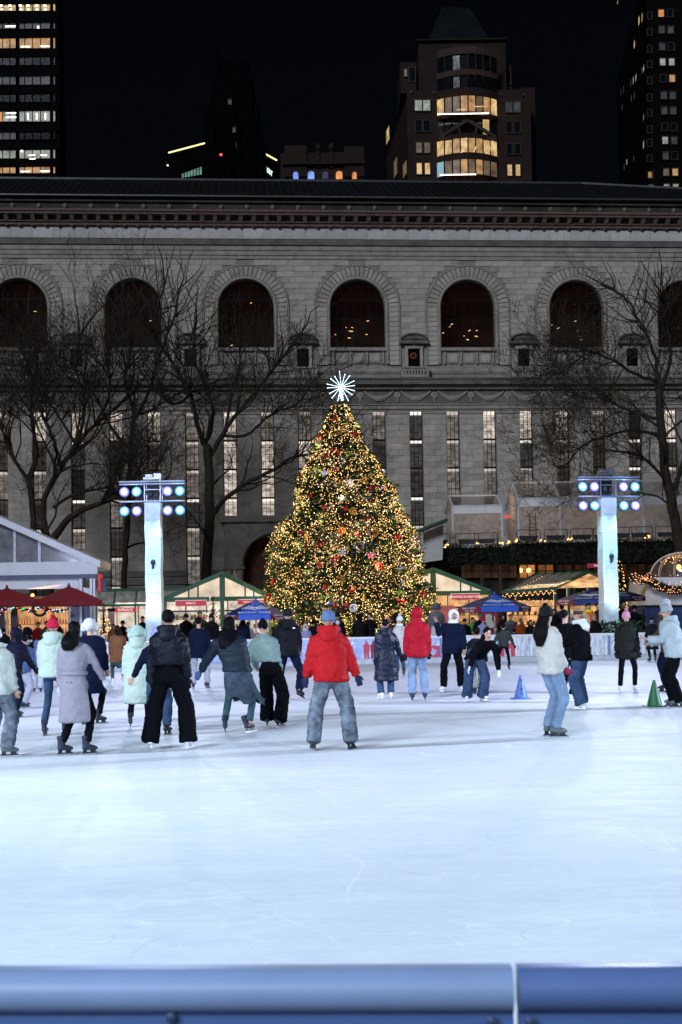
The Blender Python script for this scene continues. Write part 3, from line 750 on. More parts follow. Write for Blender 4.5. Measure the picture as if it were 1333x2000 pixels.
# ---- left: dark office tower with banded floors
Y = 260.0
t1 = thing('office_tower', 'dark office tower with banded lit floors at the top left', 'building', (0, 0, 0))
a, b = at(-140, -60, Y), at(113, -60, Y)
MB().poly([(a.x, Y + 0.6, 0), (b.x, Y + 0.6, 0), (b.x, Y + 0.6, a.z), (a.x, Y + 0.6, a.z)]).poly([(b.x, Y + 0.6, 0), (b.x - 5.0, Y + 30, 0), (b.x - 5.0, Y + 30, a.z), (b.x, Y + 0.6, a.z)]).build('wall', steel, t1, fix=False)
rows = [(8, 22, yel1, 'chandelier'), (44, 57, grey1, 'spot'), (74, 95, warm2, 'strip'), (110, 128, dark_gl, None), (148, 166, grey1, None), (182, 200, dark_gl, None),
        (217, 238, white1, 'vert'), (257, 273, dark_gl, None), (293, 310, white1, 'strip2'), (326, 339, warm2, 'strip')]
cols = [(-6, 6), (7, 20), (21, 32), (39, 49), (50, 64), (65, 80), (81, 99), (105, 109)]
for (y0, y1, mt, deco) in rows:
    za, zb = at(50, y1, Y).z, at(50, y0, Y).z
    MB().span((a.x, Y, zb + 0.05), (b.x, Y + 0.58, zb + 1.5)).build('spandrel', steel, t1, fix=False)
    for i, (x0, x1) in enumerate(cols):
        m_ = mt
        if (y0 == 257 and i < 3): m_ = grey1
        if y0 == 217 and i == 0: m_ = oran1
        pane_rect(t1, x0, y0, x1 - 0.6, y1, Y + 0.5, m_, steel, fw=0.06)
    def fit(px, py, l, h=1.5):
        p = at(px, py, Y + 0.25); MB().box(p, (l * Y / FPX, 0.2, h * Y / FPX)).build('light_fitting', tube1, t1, fix=False)
    if deco == 'chandelier':
        for px in (3, 20, 40, 55, 72, 88): fit(px, 11, 5, 3); fit(px + 1, 18.5, 5, 1.5)
    if deco == 'spot': fit(21, 51.5, 20, 2); fit(75, 53, 3.5, 4)
    if deco == 'strip': fit(50, y1 - 4, 18); fit(88, y1 - 4.5, 18)
    if deco == 'strip2': fit(63, 303, 12, 2); fit(86, 303, 12, 2); fit(64, 310.5, 12, 2); fit(43, 295, 4, 3)
    if deco == 'vert':
        for px in (55, 72, 89): fit(px, 227, 2, 12)
        fit(22, 229, 20, 2); fit(22, 221, 20, 1)
# ---- gothic tower, nearly black
Y = 235.0
t2 = thing('gothic_tower', 'nearly black gothic tower with two thin spires', 'building', (0, 0, 0))
block_px(t2, 'base', 400, 232, 509, Y, black_br, 20); block_px(t2, 'shaft', 414, 150, 492, Y + 2, black_br, 16, 236); block_px(t2, 'crown', 421, 118, 485, Y + 3, black_br, 12, 152)
for px, top in ((424, 78), (467, 80), (408, 205), (500, 205), (418, 140), (488, 140)):
    p, q = at(px, top, Y + 3), at(px, 235, Y + 3)
    MB().lathe([(0.75, q.z), (0.7, (p.z + q.z) / 2), (0.08, p.z)], (p.x, Y + 3, 0), 6).build('spire', black_br, t2)
for px in (415, 432, 449, 466, 483, 498):
    p, q = at(px, 238, Y - 0.25), at(px, 346, Y - 0.25)
    MB().span((p.x - 0.35, Y - 0.5, q.z - 3), (p.x + 0.35, Y, p.z)).build('buttress', black_br, t2, fix=False)
for px, py, m_ in ((447, 195, grey1), (463, 280, grey1), (455, 250, grey1)): pane_rect(t2, px, py, px + 5, py + 9, Y, m_)
MB().ellipsoid(at(432, 302, Y - 0.6), (0.22, 0.22, 0.22), 8, 6).build('beacon', EM('red_beacon', (1.0, 0.03, 0.05), 6), t2)
# ---- corner block with lit roof edges behind it
t3 = thing('roof_lit_block', 'dark block with yellow lit roof edges behind the gothic tower', 'building', (0, 0, 0))
C, Lp, Rp = at(455, 266, 250), at(330, 297, 258.5), at(541, 315.5, 263.7)
zt = C.z; Lp.z = Rp.z = zt
m_ = MB()
for p, q in ((Lp, C), (C, Rp)): m_.poly([(p.x, p.y, 0), (q.x, q.y, 0), (q.x, q.y, zt - 0.2), (p.x, p.y, zt - 0.2)])
m_.poly([(Lp.x, Lp.y, zt - 0.2), (C.x, C.y, zt - 0.2), (Rp.x, Rp.y, zt - 0.2), (Rp.x, Rp.y + 25, zt - 0.2), (Lp.x, Lp.y + 30, zt - 0.2)])
m_.build('wall', black_br, t3, fix=False)
led = EM('roof_edge_led', (1.0, 0.85, 0.36), 1.6)
for p, q in ((Lp, C), (C, Rp)): MB().bar(p - Vector((0, 0.2, 0)), q - Vector((0, 0.2, 0)), 0.22).build('roof_edge_light', led, t3)
tealw = EM('teal_window', (0.40, 0.85, 0.72), 0.30, var=0.4, scale=0.8)
dL = (C - Lp); dL.z = 0; dL.normalize()
for i in range(7):
    p = at(356 + i * 5.8, 343 - i * 1.1, 256.5 - i * 0.4)
    pw = MB(); q = p + dL * 0.5; pw.poly([(p.x, p.y - 0.35, p.z - 0.6), (q.x, q.y - 0.35, q.z - 0.6), (q.x, q.y - 0.35, q.z + 0.25 + 0.1 * i), (p.x, p.y - 0.35, p.z + 0.2 + 0.1 * i)]); pw.build('window', tealw, t3, fix=False)
dR = (Rp - C); ang = math.atan2(dR.y, dR.x); p = at(524, 335, 258.5)
TEXT('sign_lettering', 'lEKOUT', EM('far_sign_white', (0.85, 1.0, 0.95), 1.3), 1.5, t3, (p.x, p.y - 0.5, p.z), (math.pi / 2, math.radians(10), ang), 0.05, sx=0.62)
MB().ellipsoid(at(328, 323, 250), (0.18, 0.18, 0.12), 6, 4).build('wall_light', tube1, t3)
# ---- small block with arched coloured windows
Y = 180.0
t4 = thing('small_brown_building', 'small brown building with blue and orange arched windows', 'building', (0, 0, 0))
block_px(t4, 'wall', 548, 298, 713, Y, brown_st, 15); block_px(t4, 'corner_turret', 556, 284, 599, Y - 0.3, brown_st, 6, 345); block_px(t4, 'corner_turret', 672, 286, 711, Y - 0.3, brown_st, 6, 345)
block_px(t4, 'cornice', 552, 316, 713, Y - 0.7, brown_st, 1.0, 321)
for px in (622, 648):
    p = at(px, 300, Y); MB().lathe([(0.35, p.z - 2), (0.35, p.z), (0.2, p.z + 0.3), (0.45, p.z + 0.7), (0.3, p.z + 1.2), (0.05, p.z + 1.5)], (p.x, Y, 0), 8).build('finial', brown_st, t4)
for px, w_, m_ in ((578, 5, blue1), (608, 6.5, blue1), (636, 6, EM('far_window_violet', (0.2, 0.15, 0.6), 0.10)), (663, 6.5, oran1), (692.5, 4.5, oran1)):
    p = at(px, 341, Y - 0.4); hw = w_ * Y / FPX
    pts = [(p.x - hw, Y - 0.4, p.z - 0.55), (p.x + hw, Y - 0.4, p.z - 0.55)] + [(p.x + hw * math.cos(a), Y - 0.4, p.z + 0.1 + hw * 0.9 * math.sin(a)) for a in np.linspace(0, math.pi, 9)]
    w_o = MB().prism(pts, (0, 0.2, 0)).build('arched_window', m_, t4)
    MB().tube([(p.x + (hw + 0.06) * math.cos(a), Y - 0.45, p.z + 0.1 + (hw + 0.06) * 0.9 * math.sin(a)) for a in np.linspace(0, math.pi, 9)], 0.08, 5).build('window_arch', pink_st, w_o)
# ---- stepped office building with curved bay and mansard
Y = 220.0
t5 = thing('stepped_office_building', 'stepped brown office building with curved lit bay and steep dark roof', 'building', (0, 0, 0))
a, b = at(795, 178, Y), at(1036, 172, Y); lf = at(757, 230, Y + 30)
m_ = MB().span((a.x, Y, 0), (b.x, Y + 24, a.z)); m_.build('lower_wall', brown_st, t5, fix=False)
MB().poly([(a.x, Y, 0), (a.x, Y, a.z - 1), (lf.x - 0.4, Y + 26, a.z - 2), (lf.x - 0.4, Y + 26, 0)]).build('side_wall', brown_st, t5, fix=False)
block_px(t5, 'right_wing', 1014, 171, 1045, Y + 6, brown_st, 20)
block_px(t5, 'upper_wall', 817, 78, 988, Y + 3, brown_st, 20, 182); block_px(t5, 'roof_cornice', 814, 75, 990, Y + 2.4, brown_st, 21, 79)
p0, p1, q0, q1 = at(838, 75, Y + 6), at(957, 77, Y + 6), at(864, 14, Y + 12), at(917, 15, Y + 12)
rf = MB(); rf.poly([p0, p1, q1, q0]); rf.poly([p1, (p1.x, p1.y + 16, p1.z), (q1.x, q1.y + 4, q1.z), q1]); rf.poly([p0, q0, (q0.x, q0.y + 4, q0.z), (p0.x, p0.y + 16, p0.z)]); rf.poly([q0, q1, (q1.x, q1.y + 4, q1.z), (q0.x, q0.y + 4, q0.z)])
rf.build('mansard_roof', slate, t5, fix=False)
block_px(t5, 'left_bay', 782, 121, 813, Y + 4, brown_st, 10, 182); block_px(t5, 'right_bay', 988, 126, 999, Y + 5, brown_st, 10, 176)
pane_rect(t5, 800, 133, 811, 160, Y + 4, dark_gl); pane_rect(t5, 991, 138, 997, 166, Y + 5, dark_gl); pane_rect(t5, 790, 136, 795, 150, Y + 4, warm0)
def bay_strip(name, y0, y1, bulge, mat, n=8, x0=853, x1=972, out=0.0, gap=0.0):
    """slices of the curved bay, one pane or one stone after another"""
    res = []
    for i in range(n):
        s, t = i / n, (i + 1) / n; pts = []
        for q in (s + gap, t - gap):
            px = x0 + (x1 - x0) * q; yy = Y - 0.3 - out - bulge * (1 - (2 * q - 1) ** 2)
            lo, hi = at(px, y1, Y), at(px, y0, Y); pts.append((lo.x, yy, lo.z, hi.z))
        (xa, ya, la, ha), (xb, yb, lb, hb) = pts
        m_ = mat[i % len(mat)] if isinstance(mat, (list, tuple)) else mat
        res.append(MB().prism([(xa, ya, la), (xb, yb, lb), (xb, yb, hb), (xa, ya, ha)], (0, 0.25, 0)).build(name, m_, t5, fix=False))
    return res
for y0, y1 in ((103, 117), (147, 158), (182, 197)): bay_strip('bay_stone', y0, y1, 2.2, pink_st if y0 < 180 else brown_st, out=0.15)
for y0, y1 in ((229, 236), (271, 279), (308, 320)): bay_strip('bay_stone', y0, y1, 2.2, brown_st, out=0.15)
bay_strip('bay_pane', 117, 147, 2.0, dark_gl, gap=0.012); bay_strip('bay_pane', 158, 182, 2.0, dark_gl, gap=0.012)
bay_strip('bay_pane', 197, 229, 2.0, [warm1, warm0, warm0, warm2, warm2, warm0, warm2, warm1], gap=0.012)
bay_strip('bay_pane', 236, 271, 0.4, [dark_gl] * 6 + [yel1, dark_gl], gap=0.012)
bay_strip('bay_pane', 279, 308, 2.0, [warm1, warm1, warm2, warm1, warm2, warm2, warm1, warm1], gap=0.012)
bay_strip('bay_pane', 320, 347, 2.0, [EM('far_window_cyan', (0.5, 0.85, 1.0), 0.5), warm0, warm0, warm2, warm0, warm2, warm0, warm0], gap=0.012)
for px, py, l_ in ((905, 222, 100), (900, 214, 18), (940, 208, 26), (895, 341, 70), (876, 295, 3), (904, 292, 3), (928, 292, 3), (958, 290, 4)):
    p = at(px, py, Y - 2.9 + abs(px - 912) / 60 * 1.6); MB().box(p, (l_ * 0.085 if l_ > 5 else 0.22, 0.1, 0.16 if l_ > 5 else 1.2), Matrix.Rotation(0.5 if l_ < 5 else 0, 3, 'Y')).build('light_fitting', tube1 if l_ > 30 else warm1, t5, fix=False)
pd = MB(); P = lambda x, y: at(x, y, Y - 1.6)
for s, e in (((861, 268), (913, 235)), ((913, 235), (968, 268)), ((858, 271), (970, 271))): pd.bar(P(*s), P(*e), 0.5, 0.5, up=(0, 1, 0))
pd.torus(P(914, 252), 1.45, 0.2, 24, 6, Matrix.Rotation(math.pi / 2, 3, 'X')); pd.build('bay_pediment', pink_st, t5, fix=False)
for (y0, y1, ml, mr) in ((196, 217, grey1, grey1), (236, 257, dark_gl, dark_gl), (279, 299, warm0, dark_gl), (319, 341, warm1, warm1)):
    for x0 in (811, 827): pane_rect(t5, x0 + (y0 - 196) * 0.03, y0, x0 + 13, y1, Y, white1 if (y0 == 196) else ml)
    for x0 in (988, 1004): pane_rect(t5, x0 + (y0 - 196) * 0.03, y0 + 3, x0 + 12, y1 + 3, Y, grey1 if y0 == 196 else mr)
for px, py in ((803, 180), (848, 181), (979, 184), (1023, 185)): MB().box(at(px, py, Y - 0.1), (0.4, 0.3, 0.4)).build('vent_hole', far_frame, t5, fix=False)
for px, y0, y1 in ((757, 258, 284), (772, 318, 350), (790, 325, 350)):
    p, q = at(px, y1, Y + 24 - (px - 757) * 0.6), at(px + 4, y0, Y + 24 - (px - 757) * 0.6)
    MB().poly([(p.x - 0.2, p.y - 0.3, p.z), (p.x + 0.25, p.y - 3.3, p.z), (p.x + 0.25, p.y - 3.3, q.z), (p.x - 0.2, p.y - 0.3, q.z)]).build('side_window', yel1 if px == 757 else warm0, t5, fix=False)
# ---- right: dark brick tower with scattered lit windows
Y = 200.0
t6 = thing('brick_tower', 'dark brick tower with scattered lit windows at the top right', 'building', (0, 0, 0))
a, b, s_ = at(1262, -70, Y), at(1460, -70, Y), at(1200, -70, Y + 45)
brick_d = M('far_dark_brick', (0.006, 0.005, 0.004), 0.9, spec=0.02, var=0.3, scale=0.4)
MB().poly([(a.x, Y, 0), (b.x, Y, 0), (b.x, Y, a.z), (a.x, Y, a.z)]).poly([(a.x, Y, 0), (a.x, Y, a.z), (s_.x, Y + 45, a.z), (s_.x, Y + 45, 0)]).poly([(a.x, Y, a.z), (b.x, Y, a.z), (b.x, Y + 45, a.z), (s_.x, Y + 45, a.z)]).build('wall', brick_d, t6, fix=False)
nav = [(20, None, oran1), (52, grey1, grey1), (85, grey1, None), (115, white1, white1), (147, None, warm2), (180, grey1, grey1), (210, grey1, grey1), (242, None, None), (268, white1, grey1), (298, grey1, None), (330, warm0, warm2), (360, white1, white1)]
for (yy, l_, r_) in nav:
    sh = (yy - 20) * 0.032
    for k, m_ in ((0, l_), (1, r_)): 
        x0 = 1286 + sh + k * 17.5
        if yy == 20 and k == 0: m_ = oran1
        if yy == 20 and k == 1: m_ = dark_gl
        pane_rect(t6, x0, yy, x0 + 10.5, yy + 14, Y, m_ or dark_gl)
    pane_rect(t6, 1249 + 16, yy + 6, 1249 + 24, yy + 18, Y, dark_gl)
pane_rect(t6, 1266, 336, 1275, 349, Y, warm2); pane_rect(t6, 1266.5, 362, 1276, 372, Y, white1)
for px, y0, y1, m_ in ((1207, 0, 6, yel1), (1249, 32, 46, yel1), (1255, 26, 40, yel1), (1240, 79, 91, warm1), (1260, 128, 138, white1), (1254, 132, 144, grey1), (1233, 155, 168, grey1), (1238, 150, 162, white1), (1243, 145, 156, white1), (1219, 168, 180, grey1), (1214, 173, 184, grey1), (1234, 185, 197, grey1), (1240, 180, 191, grey1), (1216, 204, 213, grey1), (1258, 222, 233, warm0), (1266, 275, 288, white1), (1239, 304, 313, grey1), (1220, 318, 330, grey1), (1225, 311, 320, white1)):
    f = (1262 - px) / 62.0; yy = Y + 45 * f * 0.92
    if px > 1258: px = 1258; f = 0.06; yy = Y + 2.7
    p, q = at(px, y1, yy), at(px, y0, yy); dx = s_.x - a.x
    MB().poly([(p.x - 0.05, yy - 0.4, p.z), (p.x - 0.05 + dx * 0.028, yy - 0.4 + 45 * 0.028, p.z), (p.x - 0.05 + dx * 0.028, yy - 0.4 + 45 * 0.028, q.z), (p.x - 0.05, yy - 0.4, q.z)]).build('side_window', m_, t6, fix=False)
# ================================================================== bare plane trees in front of the library
bark = M('plane_bark', (0.036, 0.028, 0.021), 0.85, var=0.5, scale=5, bump=0.6, bscale=18, spec=0.15)
twig_m = M('twig_bark', (0.040, 0.032, 0.024), 0.85, var=0.4, scale=3, spec=0.1)
leaf_m = M('withered_leaf', (0.07, 0.045, 0.02), 0.8, var=0.5, scale=4, spec=0.1)
class Tree:
    def __init__(s, seed): s.r = random.Random(seed); s.big = MB(); s.tw = MB(); s.lf = MB()
    def seg(s, pts, rad, big): (s.big if big else s.tw).tube(pts, rad, 8 if rad[0] > 0.12 else 5 if big else 3, cap=big)
    def grow(s, p, d, L, r, lev, up=0.12):
        R = s.r; n = 4 if lev < 2 else 3; pts = [p.copy()]; dirs = []
        for i in range(n):
            d = (d + Vector((R.gauss(0, .26), R.gauss(0, .26), R.gauss(0, .2) + up))).normalized()
            p = p + d * (L / n); pts.append(p.copy()); dirs.append(d.copy())
        rad = [r * (1 - 0.55 * i / n) for i in range(n + 1)]
        s.seg(pts, rad, r > 0.035)
        if lev >= 6 or (lev == 5 and R.random() < 0.35):
            if R.random() < 0.22:
                q = pts[-1]; a = Vector((R.gauss(0, 1), R.gauss(0, 1), R.gauss(0, 1))).normalized() * R.uniform(.04, .08); b = a.orthogonal() * 1.0
                s.lf.poly([q, q + a + b * .5, q + a * 2, q + a - b * .5])
            return
        if pts[-1].z > 18.5 + 5 * R.random() and R.random() < .8: return
        nk = R.choice((3, 3, 4)) if lev < 5 else R.choice((3, 3, 4))
        for i in range(nk):
            t = R.uniform(0.35, 1.0) if i else 1.0
            j = min(int(t * n), n - 1); q = pts[j].lerp(pts[j + 1], t * n - j) if t < 1 else pts[-1]
            ax = Vector((R.gauss(0, 1), R.gauss(0, 1), R.gauss(0, 1))).cross(dirs[j]).normalized()
            ang = R.uniform(0.12, 0.4) if i == 0 else R.uniform(0.45, 1.05)
            nd = Quaternion(ax, ang) @ dirs[j]
            s.grow(q, nd, L * R.uniform(0.58, 0.82), max(rad[j] * (0.78 if i == 0 else R.uniform(0.4, 0.62)), 0.0125), lev + 1, up)
    def limb(s, pix, Y, r0, r1, kids=6, dy=0.0, seed=None, L=3.2, kr=0.10):
        """a main limb along the photo's pixels at its own depth, with side branches"""
        R = s.r; pts = []
        n = len(pix)
        ctrl = [at(x, y, Y + dy * i / (n - 1)) for i, (x, y) in enumerate(pix)]
        fine = []
        for i in range(n - 1):
            p0, p1, p2, p3 = ctrl[max(i - 1, 0)], ctrl[i], ctrl[i + 1], ctrl[min(i + 2, n - 1)]
            for k in range(5):
                t = k / 5; fine.append(0.5 * ((2 * p1) + (p2 - p0) * t + (2 * p0 - 5 * p1 + 4 * p2 - p3) * t * t + (3 * p1 - p0 - 3 * p2 + p3) * t ** 3))
        fine.append(ctrl[-1]); m = len(fine)
        fine = [f + Vector((R.gauss(0, .03), R.gauss(0, .05), R.gauss(0, .03))) for f in fine]
        rad = [r0 + (r1 - r0) * (i / (m - 1)) ** 0.8 for i in range(m)]
        s.seg(fine, rad, True)
        for k in range(int(kids * 2.6)):
            t = R.uniform(0.35, 0.98); j = min(int(t * (m - 1)), m - 2); d = (fine[j + 1] - fine[j]).normalized()
            ax = Vector((R.gauss(0, .5), R.gauss(0, 1), R.gauss(0, .5))).normalized()
            nd = (Quaternion(ax, R.choice((-1, 1)) * R.uniform(.5, 1.1)) @ d + Vector((0, R.gauss(0, .45), 0.1))).normalized()
            s.grow(fine[j], nd, L * 1.15 * R.uniform(.7, 1.15), min(rad[j] * .55, kr), 2)
        d = (fine[-1] - fine[-2]).normalized()
        s.grow(fine[-1], d, L * 0.9, min(r1 * .85, .1), 2)
        s.grow(fine[-1], (d + Vector((R.gauss(0, .5), R.gauss(0, .5), .1))).normalized(), L * .85, min(r1 * .7, .08), 2)
    def build(s, label, loc):
        t = thing('bare_plane_tree', label, 'tree', loc, group='bare plane trees in front of the library')
        mi = Matrix.Translation(-Vector(loc))
        for mb_, nm, mt, kd in ((s.big, 'trunk', bark, None), (s.tw, 'twigs', twig_m, 'stuff'), (s.lf, 'withered_leaves', leaf_m, 'stuff')):
            if not mb_.f: continue
            o = mb_.build(nm, mt, t, smooth=(nm == 'trunk'), fix=False); o.data.transform(mi)
            if kd: tag(o, kind=kd)
        return t
def plane(label, base, Y, limbs, seed, trunk=None):
    T = Tree(seed)
    for l_ in limbs: T.limb(*l_[0], **l_[1]) if isinstance(l_[0], tuple) else None
    return T.build(label, atx(base, Y))
Lm = lambda pix, Y, r0, r1, **k: ((pix, Y, r0, r1), k)
plane('bare tree with forked low trunk behind the white marquee roof', 100, 84, [
    Lm([(92, 1240), (94, 1120), (98, 1060)], 84, .42, .36, kids=0),
    Lm([(98, 1065), (84, 1010), (92, 960), (120, 915), (150, 870), (185, 830), (235, 790)], 84, .24, .10, kids=7, dy=3, L=3.4),
    Lm([(100, 1060), (130, 1018), (175, 990), (235, 968), (300, 945)], 84, .27, .09, kids=5, dy=-3, L=2.4),
    Lm([(150, 870), (120, 820), (90, 770), (95, 700)], 85, .12, .05, kids=7, dy=3, L=2.8), Lm([(185, 830), (215, 770), (210, 700), (225, 640)], 85, .11, .05, kids=7, dy=-3, L=2.8),
    Lm([(120, 915), (105, 860), (80, 800), (60, 730), (30, 660)], 85, .15, .07, kids=7, dy=4, L=3.2),
    Lm([(104, 990), (150, 965), (220, 948), (270, 925)], 84, .12, .05, kids=4, dy=-2, L=2.0),
    Lm([(150, 870), (165, 800), (150, 720), (160, 650)], 85, .13, .06, kids=6, dy=-3, L=3.2)], 11)
plane('slim bare tree left of the forked one, trunk dark against the wall', 60, 92, [
    Lm([(66, 1240), (66, 1080), (62, 980), (55, 930)], 92, .26, .2, kids=0),
    Lm([(56, 940), (30, 900), (8, 850), (-10, 790)], 92, .15, .07, kids=6, dy=3, L=3.4),
    Lm([(58, 940), (72, 880), (60, 800), (75, 720), (60, 640)], 92, .15, .07, kids=8, dy=-3, L=3.4)], 12)
plane('straight bare tree standing behind the left light tower', 246, 95, [
    Lm([(243, 1240), (243, 1120), (250, 1000), (255, 900), (262, 800)], 95, .24, .17, kids=3, L=2.6),
    Lm([(262, 800), (245, 740), (255, 680), (230, 610)], 95, .14, .07, kids=8, dy=-4, L=3.3),
    Lm([(256, 880), (215, 830), (185, 770), (140, 710), (100, 690)], 95, .12, .05, kids=7, dy=-3, L=3.0), Lm([(260, 810), (300, 800), (345, 770), (400, 760)], 95, .11, .05, kids=6, dy=2, L=2.6),
    Lm([(258, 830), (290, 770), (310, 700), (340, 620), (352, 560)], 95, .14, .07, kids=9, dy=3, L=3.4)], 13)
plane('large bare tree between the left tower and the Christmas tree', 408, 90, [
    Lm([(402, 1240), (404, 1120), (410, 1000), (408, 920), (405, 870)], 90, .38, .28, kids=1, L=2.4),
    Lm([(412, 1010), (440, 975), (480, 945), (530, 920), (575, 893), (640, 885)], 90, .2, .07, kids=6, dy=-4, L=2.2),
    Lm([(405, 880), (385, 830), (372, 770), (330, 700), (300, 640), (320, 560)], 90, .19, .07, kids=9, dy=-3, L=3.4),
    Lm([(408, 900), (440, 840), (470, 800), (520, 740), (560, 690), (590, 650)], 90, .19, .07, kids=8, dy=4, L=2.7),
    Lm([(430, 850), (480, 850), (530, 810), (580, 790), (615, 740)], 91, .12, .05, kids=7, dy=-4, L=2.4), Lm([(372, 770), (340, 790), (300, 760), (270, 720)], 90, .11, .05, kids=6, dy=3, L=2.6), Lm([(440, 840), (455, 770), (470, 700), (460, 640)], 91, .12, .05, kids=6, dy=3, L=2.6),
    Lm([(406, 860), (415, 790), (380, 700), (385, 620)], 91, .16, .07, kids=8, dy=3, L=3.2)], 14)
plane('big bare tree at the right edge beyond the light tower', 1325, 84, [
    Lm([(1332, 1240), (1330, 1090), (1318, 1010), (1302, 930), (1292, 840), (1288, 760)], 84, .42, .24, kids=2, L=2.6),
    Lm([(1306, 950), (1270, 905), (1235, 885), (1190, 880)], 84, .13, .05, kids=5, dy=-3, L=2.2),
    Lm([(1290, 820), (1255, 810), (1215, 795), (1180, 780), (1130, 775)], 84, .14, .05, kids=6, dy=2, L=2.5),
    Lm([(1290, 780), (1280, 700), (1255, 640), (1225, 585), (1190, 560)], 84, .15, .06, kids=9, dy=3, L=2.6),
    Lm([(1290, 770), (1310, 690), (1300, 620), (1290, 570)], 84, .14, .06, kids=8, dy=-3, L=2.8),
    Lm([(1312, 970), (1340, 880), (1350, 780), (1360, 700)], 84, .18, .08, kids=6, dy=2, L=2.8),
    Lm([(1285, 745), (1240, 730), (1190, 700), (1150, 690), (1110, 720)], 84, .12, .05, kids=7, dy=-2, L=2.4),
    Lm([(1290, 850), (1240, 840), (1190, 850), (1140, 870), (1110, 905)], 84, .12, .05, kids=6, dy=-3, L=2.2)], 15)
# ================================================================== the Christmas tree
TY = 62.0
tc_ = atx(684, TY); XT = thing('christmas_tree', 'tall Christmas tree covered in warm white lights with a glowing star', 'tree', tc_)
prof = [(790, 650, 678), (810, 640, 688), (850, 622, 706), (880, 610, 722), (905, 598, 735), (930, 588, 748), (950, 578, 772), (975, 576, 782), (1000, 572, 790), (1030, 548, 800), (1055, 532, 806), (1080, 530, 815), (1105, 527, 824), (1130, 532, 832), (1155, 524, 846), (1180, 520, 848), (1205, 530, 840), (1228, 552, 822), (1242, 600, 780)]
PR_ = []
for y, x0, x1 in prof:
    a, b = at(x0, y, TY), at(x1, y, TY); PR_.append(((a.z + b.z) / 2, (a.x + b.x) / 2 - tc_.x, (b.x - a.x) / 2))
PR_.sort()
def tree_sec(z):
    if z <= PR_[0][0]: return PR_[0][1:]
    for (z0, c0, r0), (z1, c1, r1) in zip(PR_[:-1], PR_[1:]):
        if z <= z1:
            t = (z - z0) / (z1 - z0); return c0 + (c1 - c0) * t, r0 + (r1 - r0) * t
    return PR_[-1][1:]
ZB, ZTP = PR_[0][0], PR_[-1][0]
needle = M('fir_needles', (0.030, 0.060, 0.022), 0.7, var=0.5, scale=2.5, spec=0.2)
bulb_m = EM('warm_fairy_bulb', (1.0, 0.55, 0.17), 3.6)
bulb_b = EM('warm_fairy_bulb_bright', (1.0, 0.72, 0.34), 8.0)
R = random.Random(21)
fol = MB(); blb = MB(); blb2 = MB()
def spray(p, d, L):
    """a fir twig: flat fan of needle blades"""
    s = d.cross(Vector((R.gauss(0, .4), R.gauss(0, .4), 1))); s = s.normalized() if s.length > 1e-3 else Vector((1, 0, 0))
    u = s.cross(d)
    for k in range(6):
        t = L * (0.15 + 0.17 * k); q = p + d * t - Vector((0, 0, 0.25 * t * t)); w = L * (0.42 - 0.05 * k)
        for sg in (-1, 1):
            e = q + s * sg * w + d * w * 0.7 + u * R.gauss(0, .04)
            fol.poly([q - d * 0.05, q + d * 0.09, e])
def surf(z, a, out=1.0):
    c, r = tree_sec(z)
    nb = noise.noise(Vector((math.cos(a) * 2.4, math.sin(a) * 2.4, z * 1.25))) + .5 * noise.noise(Vector((math.cos(a) * 5, math.sin(a) * 5, z * 2.8 + 9)))
    rr = r * out * (0.97 + 0.15 * nb) + 0.05 * nb
    return Vector((c + rr * math.cos(a), rr * math.sin(a), z))
def zpick():
    while True:
        z = R.uniform(ZB - 0.1, ZTP)
        if R.random() * 4.4 < tree_sec(z)[1] + 0.25: return z
for i in range(5200):
    z = zpick(); a = R.uniform(0, 2 * math.pi)
    if math.sin(a) > 0.35 and R.random() < 0.6: a = -a
    f = R.choice((1.03, 0.96, 0.86, 0.7)); p = surf(z, a, f); d = Vector((math.cos(a), math.sin(a), R.uniform(-.1, .5))).normalized()
    L = R.uniform(.22, .5) * (0.6 + 0.4 * min(1, tree_sec(z)[1] / 2.0))
    spray(p - d * L * 0.75, (d + Vector((R.gauss(0, .3), R.gauss(0, .3), R.gauss(0, .2)))).normalized(), L)
tag(fol.build('foliage', needle, XT, fix=False), kind='stuff')
MB().tube([(0, 0, 0), (-0.2, 0, 4), (-0.45, 0, ZTP)], [0.32, 0.22, 0.05], 8).build('trunk', bark, XT, True)
tiers = MB()                                       # boughs inside that carry the twigs
for i in range(150):
    z = zpick(); a = R.uniform(0, 2 * math.pi); p = surf(z, a, 0.86); c, r = tree_sec(z)
    tiers.tube([(c * 0.5, 0, z + 0.1 * r), ((c + p.x) / 2, p.y / 2, z + 0.12 * r), tuple(p)], [0.05, 0.035, 0.012], 4)
tag(tiers.build('boughs', bark, XT, fix=False), kind='stuff')
# strings of bulbs wound through the branches
for i in range(14000):
    z = zpick(); a = R.uniform(-math.pi, 0.0) if R.random() < .8 else R.uniform(0, math.pi)
    if noise.noise(Vector((math.cos(a) * 2.2, math.sin(a) * 2.2, z * 1.1 + 5))) < -0.22 and R.random() < .7: continue
    p = surf(z, a, R.choice((1.0, 0.98, 0.95, 0.90, 1.03)))
    (blb2 if R.random() < .2 else blb).octa(p, R.uniform(.009, .0185))
tag(blb.build('fairy_lights', bulb_m, XT, fix=False), kind='stuff'); tag(blb2.build('bright_fairy_lights', bulb_b, XT, fix=False), kind='stuff')
for i in range(46):                                # the light those strings throw on the needles
    z = ZB + (ZTP - ZB) * (1 - math.sqrt(1 - (i + .5) / 46)) ; a = -math.pi / 2 + ((i * 0.618) % 1 - .5) * 3.6; p = surf(z, a, 1.06)
    lamp('fairy_glow', 'POINT', 40, (1.0, 0.66, 0.30), p, XT, 0.12)
